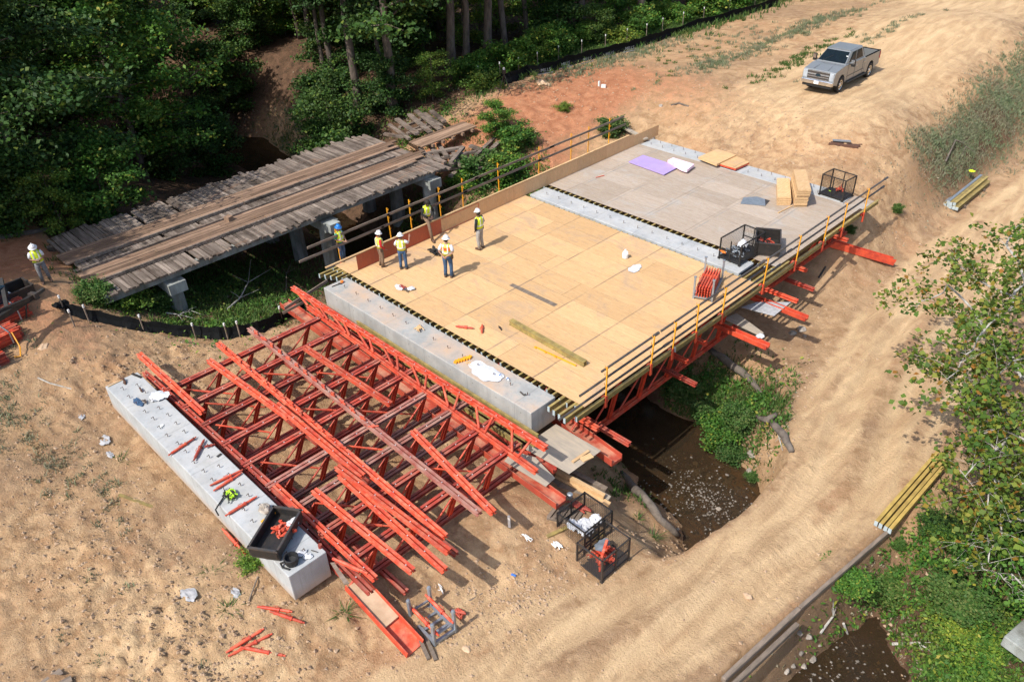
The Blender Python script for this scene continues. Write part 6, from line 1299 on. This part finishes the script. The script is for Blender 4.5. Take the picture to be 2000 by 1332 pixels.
for px, py in ((1064, 139), (1102, 127), (1144, 118), (1188, 107), (1227, 96)):
    p = G(px, py+8); q = G(px+20, py+3); d = (q-p); d.z = 0; d.normalize(); n_ = V(d.y, -d.x, 0)
    text('MILLS', .32, p+n_*.16+V(0, 0, .28), d, fence2, 'galvanised'); mm = MB(); c_ = p+n_*.16+V(0, 0, .16); mm.bar(c_-d*.6, c_+d*.6, .004, .07); mm.build('printed_line', 'galvanised', fence2)
t = thing('tripod', 'thin dark survey tripod on the red clay before the silt fence', 'tripod', tuple(G(985, 185))); p = G(986, 188); top = p+V(0, 0, 1.45)
for a in (.3, 2.4, 4.5): m = MB(); m.tube(top, p+V(math.cos(a)*.55, math.sin(a)*.55, 0), .022, .018, 6); m.build('leg', 'black_iron', t)
m = MB(); m.box(top+V(0, 0, .12), (.2, .2, .24)); m.build('head', 'black_iron', t); m = MB(); m.box(top+V(0, 0, .3), (.1, .1, .14)); m.build('target', 'white_plastic', t)
# --- red stacks and the lift frame at the left edge
def stack(p, rz, n, lay, L, label, mt='red_steel', w=.12, h=.14):
    t = thing('beam_stack', label, 'beam stack', (0, 0, 0), 'stacks of red beams at the left edge')
    for z in range(lay):
        for i in range(n):
            m = MB(); o = random.uniform(-.08, .08); m.chan((-L+o, i*w*1.15, .12+z*h*1.12+h/2), (o, i*w*1.15, .12+z*h*1.12+h/2), w*.8, h, .014, 1, -w*.4); m.build('beam', mt if random.random() > .25 else 'dark_red_steel', t)
    m = MB()
    for x in (-L*.15, -L*.75): m.box((x, n*w*.55, .06), (.12, n*w*1.2, .12))
    m.build('bearer', 'grey_board', t)
    m = MB(); m.box((-L*.12, n*w*.55, .12+lay*h*1.12+.02), (.05, n*w*1.15, .01)); m.box((-L*.12, -w*.5, .12+lay*h*.56), (.05, .012, lay*h*1.1)); m.build('band', 'galvanised', t)
    return place(t, p, rz)
d_ = U(55, 655, .4)-U(0, 680, .4); rz = math.atan2(d_.y, d_.x)
g = G(50, 664); stack((g.x, g.y, g.z), rz, 8, 3, 3.6, 'middle stack of red beams at the left edge with bands')
g = G(20, 712); stack((g.x, g.y, g.z), rz, 7, 3, 3.0, 'bright red stack of beams lowest at the left edge', 'bright_red_steel')
g = G(48, 628); stack((g.x-.1, g.y+.35, g.z), rz, 8, 4, 3.6, 'upper stack of faded red beams under the black fork arm')
m = MB(); m.path([G(45, 690, .3), G(35, 675, .6), G(20, 672, .5)], .03, 5); m.path([G(45, 690, .3), G(42, 700, .1), G(30, 700, .08)], .03, 5); tag(m.build('lifting_strap', 'yellow_paint'), 'yellow lifting strap hanging from the lowest red stack', 'strap')
t = thing('loader_arm', 'black forklift arm and dark cab corner reaching in at the left edge', 'machine', tuple(G(10, 640)))
m = MB(); a, b = U(-30, 640, 1.6), U(66, 578, 1.5); m.bar(a, b, .16, .2); m.bar(U(-30, 620, 1.7), U(56, 584, 1.7), .1, .14); m.build('arm', 'black_iron', t)
m = MB(); m.bar(U(2, 545, 2.0), U(14, 605, 1.3), .14, .14); m.bar(U(50, 582, 1.4), U(52, 622, .6), .05, .05); m.build('mast', 'black_iron', t)
m = MB(); m.box(b, (.34, .2, .26), .5); m.box(b+(b-a).normalized()*.3, (.5, .12, .12), math.atan2((b-a).y, (b-a).x)); m.build('coupling', 'dark_steel', t)
c_ = U(-14, 600, 1.2); m = MB(); m.box(c_+V(-.3, 0, -.1), (1.0, 1.2, 1.6), .3); m.build('cab', 'dark_cab', t, bev=.05)
bin_box('rusty open metal crate behind the black fork arm at the left edge', G(28, 590), rz, 1.5, 1.0, .5)
crumple(G(22, 590, .2), .4, .2, 'white and grey scrap in the crate at the left edge', 'scrap', 'white_cloth', .2, 90, 'scrap')

# ================================================================== PICKUP TRUCK
def truck():
    t = thing('pickup_truck', 'silver crew cab pickup truck parked on the sandy pad', 'pickup truck', (0, 0, 0)); W = 1.0
    def arch(cx, r=.5, z=.42, n=8): return [(cx+r*math.cos(math.pi*k/n), z+r*math.sin(math.pi*k/n)*1.08) for k in range(n+1)]
    # x forward. front part with hood and lower cab
    prof = [(3.12, .55), (3.16, .95), (3.05, 1.22), (2.1, 1.36), (1.75, 1.38), (-.98, 1.34), (-.98, .5)] + [(1.35, .5)][:0]
    prof = prof + arch(2.13)[::-1][:0] + [(1.55, .48)] + [(x, z) for x, z in arch(2.08)[::-1]] + [(2.66, .5)]
    m = MB(); m.loft([[V(x, y*(.985 if z > 1.3 else 1), z) for x, z in prof] for y in (-W, W)]); b = m.build('body', 'truck_paint', t, bev=.05)
    prof = [(-.99, 1.34), (-3.15, 1.32), (-3.17, .55), (-2.55, .5)] + [(x, z) for x, z in arch(-1.98)[::1]][::-1][:0]
    side = [(-.99, 1.33), (-3.15, 1.31), (-3.17, .58)] + [(x, z) for x, z in arch(-1.98)[::-1]] + [(-1.0, .5)]
    for s in (-1, 1): m = MB(); m.loft([[V(x, y, z) for x, z in side] for y in ((s*W-.07, s*W) if s > 0 else (s*W, s*W+.07))]); m.build('bed_side', 'truck_paint', t, bev=.015)
    m = MB(); m.box((-3.13, 0, .95), (.08, 1.84, .72)); tg = m.build('tailgate', 'truck_paint', t, bev=.02)
    m = MB(); m.box((-2.06, 0, .8), (2.1, 1.84, .06)); m.box((-1.03, 0, 1.05), (.04, 1.84, .5)); m.box((-2.06, .9, 1.07), (2.1, .03, .5)); m.box((-2.06, -.9, 1.07), (2.1, .03, .5))
    for y in (-.97, .97): m.box((-2.07, y, 1.335), (2.15, .09, .03))
    m.box((-3.13, 0, 1.32), (.1, 1.9, .03)); m.build('bed_liner', 'bed_liner', t)
    m = MB(); m.box((0, 0, .5), (5.9, 1.3, .25)); m.build('chassis', 'black_rubber', t)
    # greenhouse
    lo = [(1.72, -.92, 1.36), (1.72, .92, 1.36), (-.97, .92, 1.34), (-.97, -.92, 1.34)]; hi = [(.82, -.74, 1.93), (.82, .74, 1.93), (-.78, .76, 1.95), (-.78, -.76, 1.95)]
    m = MB(); m.loft([lo, hi]); m.build('cab', 'truck_paint', t, bev=.04)
    m = MB(); m.box((.05, 0, 1.955), (1.55, 1.42, .03)); m.build('roof', 'truck_paint', t, bev=.012)
    def pane(q, nm='window', off=.012):
        q = [Vector(p) for p in q]; n = (q[1]-q[0]).cross(q[2]-q[0]).normalized(); m = MB(); m.loft([[p-n*.01 for p in q], [p+n*off for p in q]]); return m.build(nm, 'truck_glass', t)
    def L(a, b, f): return tuple(Vector(a).lerp(Vector(b), f))
    ws = [L(lo[0], hi[0], .08), L(lo[1], hi[1], .08), L(lo[1], hi[1], .93), L(lo[0], hi[0], .93)]; c0 = sum((Vector(p) for p in ws), Vector())/4
    pane([tuple(c0+(Vector(p)-c0)*.94) for p in ws], 'windshield')
    for s in (0, 1):
        A, B, C, D = (lo[1], lo[2], hi[2], hi[1]) if s else (lo[3], lo[0], hi[0], hi[3])
        def P(u, v): return Vector(L(A, B, u)).lerp(Vector(L(D, C, u)), v)
        segs = ((.16, .50), (.54, .90)) if s else ((.10, .46), (.50, .84))
        for u0, u1 in segs: pane([tuple(P(u0, .12)), tuple(P(u1, .12)), tuple(P(u1, .86)), tuple(P(u0+(.04 if s and u0 < .3 else 0), .86))] )
    pane([L(lo[2], hi[2], .2), L(lo[3], hi[3], .2), L(lo[3], hi[3], .85), L(lo[2], hi[2], .85)], 'rear_window')
    # front
    m = MB(); m.box((3.14, 0, .98), (.06, 1.36, .42)); g = m.build('grille', 'dark_steel', t)
    m = MB(); m.box((3.18, 0, 1.03), (.04, 1.36, .07)); m.box((3.18, 0, .9), (.04, 1.36, .05)); m.box((3.16, 0, 1.19), (.06, 1.36, .04)); m.box((3.17, 0, .77), (.05, 1.36, .04)); m.build('chrome_bar', 'chrome', g)
    m = MB(); m.lathe((3.2, 0, 1.0), [(.001, 0), (.1, 0), (.1, .02), (.001, .02)], 14, Matrix(((0, 0, 1), (1.6, 0, 0), (0, .8, 0)))); m.build('badge', 'dark_cab', g)
    for s in (-1, 1): m = MB(); m.box((3.1, s*.83, .98), (.14, .27, .4)); m.build('headlight', 'lamp_glass', t, bev=.03); m = MB(); m.box((3.17, s*.55, .62), (.06, .3, .09)); m.build('fog_light', 'dark_steel', t)
    m = MB(); m.box((3.18, 0, .63), (.22, 1.98, .24)); m.build('bumper', 'chrome', t, bev=.04)
    m = MB(); m.box((3.12, 0, .44), (.2, 1.8, .14)); m.build('air_dam', 'black_rubber', t)
    m = MB(); m.box((-3.2, 0, .6), (.18, 1.9, .2)); m.build('rear_bumper', 'chrome', t, bev=.03)
    for s in (-1, 1): m = MB(); m.box((-3.14, s*.97, 1.08), (.08, .1, .4)); m.build('tail_light', 'tail_red', t)
    for s in (-1, 1):
        m = MB(); m.tube((1.35, s*.95, 1.38), (1.32, s*1.2, 1.4), .03); m.box((1.32, s*1.22, 1.46), (.12, .22, .36)); mi = m.build('mirror', 'black_rubber', t); m = MB(); m.box((1.385, s*1.22, 1.52), (.06, .2, .22)); m.build('mirror_cap', 'chrome', mi)
        m = MB(); m.bar((1.35, s*1.06, .42), (-1.3, s*1.06, .42), .16, .06); m.build('running_board', 'black_rubber', t)
        for k, x in enumerate((.35, -.75)): m = MB(); m.box((x-.1, s*1.012, 1.12), (.2, .03, .035)); m.build('door_handle', 'chrome', t)
        for x in (2.08, -1.98):
            m = MB(); M = Matrix(((1, 0, 0), (0, 0, s), (0, 1, 0)))
            m.lathe((x, s*.74, .42), [(.20, .0), (.26, 0), (.40, 0), (.42, .04), (.42, .22), (.40, .27), (.27, .27), (.265, .05), (.001, .05)], 24, M); wh = m.build('tyre', 'black_rubber', t)
            m = MB(); m.lathe((x, s*.78, .42), [(.265, 0), (.265, .215), (.24, .2), (.11, .2), (.1, .22), (.001, .22)], 20, M)
            m.build('rim', 'chrome', wh)
            m = MB()
            for k in range(6): a = k*math.pi/3; c_ = V(x+.17*math.cos(a), s*.985, .42+.17*math.sin(a)); m.box(c_, (.07, .012, .07))
            m.build('rim_opening', 'black_rubber', wh)
    for s in (-1, 1):
        for x in (1.38, .42, -.72): m = MB(); m.box((x, s*1.0015, .93), (.014, .006, .82)); m.build('door_seam', 'black_rubber', t)
        m = MB(); m.box((.3, s*1.004, .74), (2.3, .012, .03)); m.build('side_trim', 'dark_steel', t)
    m = MB(); m.box((3.3, 0, .62), (.02, .3, .15)); m.build('number_plate', 'helmet_white', t)
    m = MB(); m.bar((1.66, -.6, 1.42), (1.25, -.1, 1.68), .02, .02); m.build('wiper', 'black_rubber', t)
    m = MB(); m.box((-1.6, .2, .9), (.7, .5, .22), .3); m.build('tool_box', 'black_iron', t)
    m = MB(); m.box((1.2, .73, 1.71), (.01, .12, .08)); m.build('sticker', 'white_plastic', t)
    for y in (-.35, .35): m = MB(); m.bar((2.95, y*1.3, 1.262), (1.8, y, 1.395), .03, .02); m.build('hood_crease', 'truck_paint', t)
    return t
tk = truck(); fz = 1.55
Pf = U(1633, 184, fz); Pr = U(1695, 152, fz); hd = math.atan2((Pf-Pr).y, (Pf-Pr).x); cen = (Pf+Pr)/2+V(math.cos(hd), math.sin(hd), 0)*(-.05)+V(math.cos(hd-math.pi/2), math.sin(hd-math.pi/2), 0)*.92
zg = max(Hs(cen.x+dx, cen.y+dy) for dx in (-.9, 0, .9) for dy in (-2, 0, 2)); print('truck', cen, zg, (Pf-Pr).length, hd)
place(tk, (cen.x, cen.y, zg-.03), hd); tk.scale = (.95, 1, 1.1)
print('ground at truck', zg)
# ================================================================== PEOPLE
def skin_mesh(name, verts, edges, radii, root, mt, parent, sub=1):
    me = bpy.data.meshes.new(name); me.from_pydata([tuple(v) for v in verts], edges, []); o = bpy.data.objects.new(name, me); COL.objects.link(o); o.parent = parent; me.materials.append(MATS[mt])
    s = o.modifiers.new('skin', 'SKIN'); s.use_smooth_shade = True
    if not me.skin_vertices: 
        me.attributes  # the Skin modifier creates the layer
    sv = me.skin_vertices[0].data if len(me.skin_vertices) else None
    if sv is None:
        bm = bmesh.new(); bm.from_mesh(me); bm.verts.layers.skin.verify(); bm.to_mesh(me); bm.free(); sv = me.skin_vertices[0].data
    for i, r in enumerate(radii): sv[i].radius = (r, r); sv[i].use_root = (i == root)
    d = o.modifiers.new('sub', 'SUBSURF'); d.levels = sub; d.render_levels = sub; return o
import bmesh
def person(label, loc, rz, shirt, vest, trousers, helmet, sleeves='short', skin='skin', J=None, brim=True, orange=False, sc=1.0):
    t = thing('person', label, 'person', (0, 0, 0))
    D = dict(pel=(0, 0, .95), waist=(0, .01, 1.1), chest=(0, .0, 1.33), neck=(0, -.01, 1.5), head=(0, .03, 1.66), hipR=(.1, 0, .92), hipL=(-.1, 0, .92), kneeR=(.12, .03, .5), kneeL=(-.12, .03, .5), ankR=(.13, -.02, .1), ankL=(-.13, -.02, .1), toeR=(.15, .16, .05), toeL=(-.15, .16, .05),
             shR=(.19, 0, 1.44), shL=(-.19, 0, 1.44), elR=(.27, -.03, 1.16), elL=(-.27, -.03, 1.16), wrR=(.27, .1, .93), wrL=(-.27, .1, .93))
    D.update(J or {}); D = {k: Vector(v) for k, v in D.items()}
    up = (D['neck']-D['waist']).normalized(); fwd = Vector((0, 1, 0)); rt = (D['shR']-D['shL']).normalized(); fw = up.cross(rt).normalized()
    if fw.y < 0 and J is None: fw = -fw
    hd = (D['head']-D['neck']).normalized()
    vs = []; ed = []; ra = []
    def a(p, r, par=None):
        vs.append(Vector(p)); ra.append(r); i = len(vs)-1
        if par is not None: ed.append((par, i))
        return i
    pe = a(D['pel'], .12); wa = a(D['waist'], .12, pe); ch = a(D['chest'], .14, wa); nk = a(D['neck'], .055, ch); jaw = a(D['neck']+hd*.07+fw*.02, .06, nk); hc = a(D['head'], .092, jaw); a(D['head']+hd*.07, .085, hc)
    nose = a(D['head']-hd*.015+fw*.105, .014, hc)
    for s in 'RL':
        h = a(D['hip'+s], .085, pe); k = a(D['knee'+s], .058, h); an = a(D['ank'+s], .042, k); a(D['toe'+s], .035, an)
        sh = a(D['sh'+s], .06, ch); el = a(D['el'+s], .042, sh); wr = a(D['wr'+s], .026, el)
        d = (D['wr'+s]-D['el'+s]).normalized(); side = rt*(1 if s == 'R' else -1); pn = d.cross(side).normalized(); sd = pn.cross(d).normalized()
        pa = a(D['wr'+s]+d*.05, .03, wr)
        for f, (off, ln) in enumerate(((.027, .068), (.009, .078), (-.009, .072), (-.026, .056))):
            b0 = a(D['wr'+s]+d*.085+sd*off, .0095, pa); b1 = a(vs[b0]+d*ln*.55+fw*.01, .0085, b0); a(vs[b1]+d*ln*.4+fw*.03, .0075, b1)
        th = a(D['wr'+s]+d*.04+sd*.035+fw*.01, .011, pa); a(vs[th]+d*.035+sd*.02+fw*.02, .009, th)
    skin_mesh('body', vs, ed, ra, pe, skin, t)
    def ring(c, u, v, rx, ry, n=14): return [c+u*(rx*math.cos(2*math.pi*k/n))+v*(ry*math.sin(2*math.pi*k/n)) for k in range(n)]
    Y_ = fw
    # trousers
    m = MB(); pu = (D['waist']-D['pel']).normalized()
    m.loft([ring(D['pel']-pu*.14, rt, Y_, .10, .09), ring(D['pel']-pu*.06, rt, Y_, .185, .135), ring(D['pel']+pu*.03, rt, Y_, .18, .13), ring(D['waist']-pu*.02, rt, Y_, .165, .12)])
    for s in 'RL': h, k, an = D['hip'+s], D['knee'+s], D['ank'+s]; m.path([h+V(0, 0, .03), h.lerp(k, .4), k, k.lerp(an, .45), an+V(0, 0, -.02)], [.105, .10, .078, .072, .07], 10)
    m.build('trousers', trousers, t, smooth=True)
    m = MB(); m.loft([ring(D['pel']+pu*.05, rt, Y_, .195, .145), ring(D['pel']+pu*.10, rt, Y_, .195, .145)]); m.box(D['pel']+rt*.2-pu*.02, (.08, .12, .16)); m.build('tool_belt', 'boot', t)
    for s in 'RL':
        an, to = D['ank'+s], D['toe'+s]; m = MB(); f = (to-an); f.z = 0; f.normalize(); sd = V(f.y, -f.x, 0); b = V(an.x, an.y, min(an.z, to.z)-.05)
        m.loft([[b-f*.08+sd*.04*q[0]+V(0, 0, q[1]) for q in ((-1, 0), (1, 0), (1, .1), (-1, .1))], [b+f*.03+sd*.045*q[0]+V(0, 0, q[1]) for q in ((-1, 0), (1, 0), (1, .12), (-1, .12))], [b+f*.12+sd*.052*q[0]+V(0, 0, q[1]) for q in ((-1, 0), (1, 0), (1, .07), (-1, .07))], [b+f*.2+sd*.035*q[0]+V(0, 0, q[1]) for q in ((-1, 0), (1, 0), (1, .05), (-1, .05))]])
        m.build('boot', 'boot', t, bev=.015)
    # shirt
    m = MB(); c = D['chest']; n_ = D['neck']
    def tors(g, z0=-.10, z1=1.): 
        lo = D['waist']+up*z0; return [ring(lo, rt, Y_, .185+g, .135+g), ring(D['waist'].lerp(c, .35), rt, Y_, .175+g, .128+g), ring(c, rt, Y_, .20+g, .13+g), ring(c+up*.10, rt, Y_, .195+g, .115+g), ring(c+up*.145, rt, Y_, .14+g*.8, .09+g)]
    m.loft(tors(.0, -.14)+[ring(n_-up*.005, rt, Y_, .065, .06)])
    for s in 'RL':
        S_, E_, W_ = D['sh'+s], D['el'+s], D['wr'+s]
        if sleeves == 'short': m.path([S_-up*.01-rt*(.03 if s == 'R' else -.03), S_.lerp(E_, .35), S_.lerp(E_, .8)], [.075, .072, .07], 10)
        else: m.path([S_-rt*(.03 if s == 'R' else -.03), S_.lerp(E_, .5), E_, E_.lerp(W_, .5), W_], [.075, .064, .056, .05, .042], 10)
    m.build('shirt', shirt, t, smooth=True)
    m = MB(); m.loft(tors(.022, -.09)+[ring(c+up*.165, rt, Y_, .085, .085)]); ve = m.build('safety_vest', vest, t, smooth=True)
    m = MB(); w0 = D['waist'].lerp(c, .2); m.loft([ring(w0-up*.028, rt, Y_, .208, .162, 20), ring(w0+up*.028, rt, Y_, .207, .160, 20)])
    for sx_ in (-.095, .095):
        for sy in (1, -1):
            q = [w0+rt*sx_+Y_*sy*.152, c+rt*sx_+Y_*sy*.146, c+up*.1+rt*sx_+Y_*sy*.135, c+up*.16+rt*sx_*.9+Y_*sy*.075]
            for i in range(3): m.bar(q[i], q[i+1], .05, .012, Y_)
    m.build('reflective_stripe', 'reflective', ve)
    if orange: m = MB(); m.loft([ring(c-up*.08, rt, Y_, .222, .157, 20), ring(c+up*.06, rt, Y_, .226, .158, 20)]); m.build('vest_panel', 'hi_vis_orange', ve)
    # head gear and face
    u2 = (hd+V(0, 0, .6)).normalized(); r2 = rt; f2 = u2.cross(r2).normalized(); 
    if f2.dot(fw) < 0: f2 = -f2
    H0 = D['head']+u2*.045; M = Matrix((r2, f2, u2)).transposed()
    m = MB(); m.lathe(H0, [(.118, 0), (.122, .03), (.115, .07), (.088, .115), (.045, .138), (.001, .145)], 18, M)
    if brim: m.lathe(H0, [(.118, -.004), (.165, -.012), (.168, .002), (.12, .018)], 18, M)
    else: m.loft([[H0+r2*.1*math.cos(k*math.pi/8)+f2*(.09+.085*math.sin(k*math.pi/8))+u2*e for k in range(9)] for e in (.0, .012)])
    hh = m.build('hard_hat', helmet, t, smooth=True)
    m = MB(); m.bar(H0+f2*-.01+u2*.146-f2*.08, H0+u2*.15+f2*.06, .03, .012, u2); m.build('ridge', helmet, hh)
    m = MB(); m.loft([ring(D['head']-u2*.06-f2*.03, r2, f2, .085, .07), ring(D['head']+u2*.05-f2*.012, r2, f2, .102, .095)]); m.build('hair', 'hair', t, smooth=True)
    for s in (-1, 1): 
        m = MB(); m.box(D['head']+f2*.088+r2*s*.034+u2*.005, (.022, .012, .012)); m.build('eye', 'hair', t)
        m = MB(); m.box(D['head']+r2*s*.096-u2*.01, (.018, .035, .055)); m.build('ear', skin, t, bev=.006)
    m = MB(); m.box(D['head']+f2*.088-u2*.055, (.045, .01, .01)); m.build('mouth', 'skin_dark', t)
    return place(t, loc, rz, sc)
def yaw_to(px, py, qx, qy): a = U(px, py); b = U(qx, qy); d = b-a; return math.atan2(d.y, d.x)-math.pi/2
# facing given as a direction in degrees in the ground plane (0 = +x, 90 = +y)
def face(deg): return R(deg-90)
gm = G(92, 552)
person('person in white hard hat and neon vest on the clay road looking at a handset', (gm.x, gm.y, gm.z), face(-10), 'shirt_white', 'hi_vis', 'grey_trousers', 'helmet_white', J=dict(elR=(.25, .04, 1.17), elL=(-.25, .04, 1.17), wrR=(.07, .28, 1.18), wrL=(-.06, .28, 1.16), head=(0, .09, 1.64), ankL=(-.16, -.12, .1), toeL=(-.2, .05, .05), kneeL=(-.14, 0, .5)), sc=1.02)
m = MB(); rzm = Matrix.Rotation(face(-10), 3, 'Z'); m.box(V(*gm)+rzm @ V(.0, .40, 1.2), (.16, .1, .03), face(-10)); tag(m.build('handset', 'black_iron'), 'small black handset held by the man on the clay road', 'handset')
person('person in a blue hard hat and green shirt on the walkway behind the left guardrail', U(673, 513)+V(-.25, .1, .0), face(20), 'shirt_green', 'hi_vis', 'denim', 'helmet_blue', J=dict(wrL=(-.1, .25, 1.05), elL=(-.27, .05, 1.16), wrR=(.1, .24, 1.08)), sc=.97)
person('person with red sleeves and white hard hat beside the reddish edge board', U(747, 520), face(75), 'shirt_red', 'hi_vis_pale', 'tan_trousers', 'helmet_white', 'long', J=dict(wrR=(.2, .16, .95)), sc=.95)
person('person in white shirt and jeans with one hand raised, back to the camera', U(789, 525), face(130), 'shirt_white', 'hi_vis_pale', 'denim', 'helmet_white', J=dict(elR=(.36, .08, 1.3), wrR=(.36, .24, 1.5), elL=(-.3, .03, 1.18), wrL=(-.28, .2, 1.1)), sc=.95)
person('person in an orange and yellow vest and jeans with hands behind the back', U(877, 541), face(120), 'shirt_white', 'hi_vis_pale', 'denim', 'helmet_white', J=dict(elR=(.3, -.1, 1.18), elL=(-.3, -.1, 1.18), wrR=(.07, -.22, 1.05), wrL=(-.07, -.22, 1.03)), orange=True, sc=1.08)
person('person with black sleeves and grey trousers standing alone on the bright deck', U(939, 486), face(-165), 'shirt_black', 'hi_vis', 'light_trousers', 'helmet_white', 'long', skin='skin_dark', brim=False, J=dict(elR=(.3, -.02, 1.18), elL=(-.3, -.02, 1.18), wrR=(.22, .06, .95), wrL=(-.22, .06, .95), toeL=(-.13, .2, .05)), sc=1.08)
# the man climbing over the edge board: one leg on each side
pS = U(848, 467)
person('person in black sleeves stepping over the edge board with one leg on each side', (-.34, pS.y+.02, 0), face(-8), 'shirt_black', 'hi_vis', 'tan_trousers', 'hair', 'long', skin='skin_dark', brim=False,
       J=dict(pel=(0, .0, 1.0), waist=(0, .03, 1.14), chest=(0, .10, 1.36), neck=(0, .15, 1.51), head=(0, .22, 1.66), hipR=(.1, .02, .97), hipL=(-.1, -.02, .97), kneeL=(-.13, -.05, .52), ankL=(-.16, -.2, .1), toeL=(-.18, 0, .05), kneeR=(.13, .36, .84), ankR=(.16, .62, .12), toeR=(.18, .82, .06), shR=(.19, .12, 1.46), shL=(-.19, .12, 1.46), elR=(.30, .16, 1.2), elL=(-.28, .18, 1.2), wrR=(.12, .36, 1.08), wrL=(-.1, .36, 1.08)), sc=1.05)
# ================================================================== CAMERA, LIGHT
cd = bpy.data.cameras.new('camera'); cam = bpy.data.objects.new('camera', cd); COL.objects.link(cam); SC.camera = cam
Mx = Matrix((RT, UP, -FW)).transposed().to_4x4(); Mx.translation = CAM; cam.matrix_world = Mx
cd.sensor_width = 36; cd.sensor_fit = 'HORIZONTAL'; cd.lens = F/2000*36; cd.clip_end = 1000; cd.clip_start = .2
EL, AZ = 50., 1.5       # shadows fall towards +y
w = bpy.data.worlds.new('World'); SC.world = w; w.use_nodes = True; wt = w.node_tree
sk = wt.nodes.new('ShaderNodeTexSky'); sk.sky_type = 'NISHITA'; sk.sun_disc = False; sk.sun_elevation = R(EL); sk.sun_rotation = R(180+AZ); sk.air_density = 1; sk.dust_density = 2.2; sk.ozone_density = 1
wt.links.new(sk.outputs[0], wt.nodes['Background'].inputs[0]); wt.nodes['Background'].inputs[1].default_value = .15
sd = bpy.data.lights.new('sun', 'SUN'); sd.energy = 3.7; sd.angle = R(.53); sd.color = (1, .955, .88); so = bpy.data.objects.new('sun', sd); COL.objects.link(so)
dirv = Vector((math.sin(R(AZ))*math.cos(R(EL)), math.cos(R(AZ))*math.cos(R(EL)), -math.sin(R(EL))))
so.rotation_euler = dirv.to_track_quat('-Z', 'Y').to_euler(); so.location = (0, -20, 40)
vs = SC.view_settings; vs.view_transform = 'Standard'; vs.look = 'None'; vs.exposure = .47; vs.gamma = 1; vs.use_curve_mapping = False
SC.render.engine = 'CYCLES'; SC.cycles.max_bounces = 6; SC.cycles.transparent_max_bounces = 12
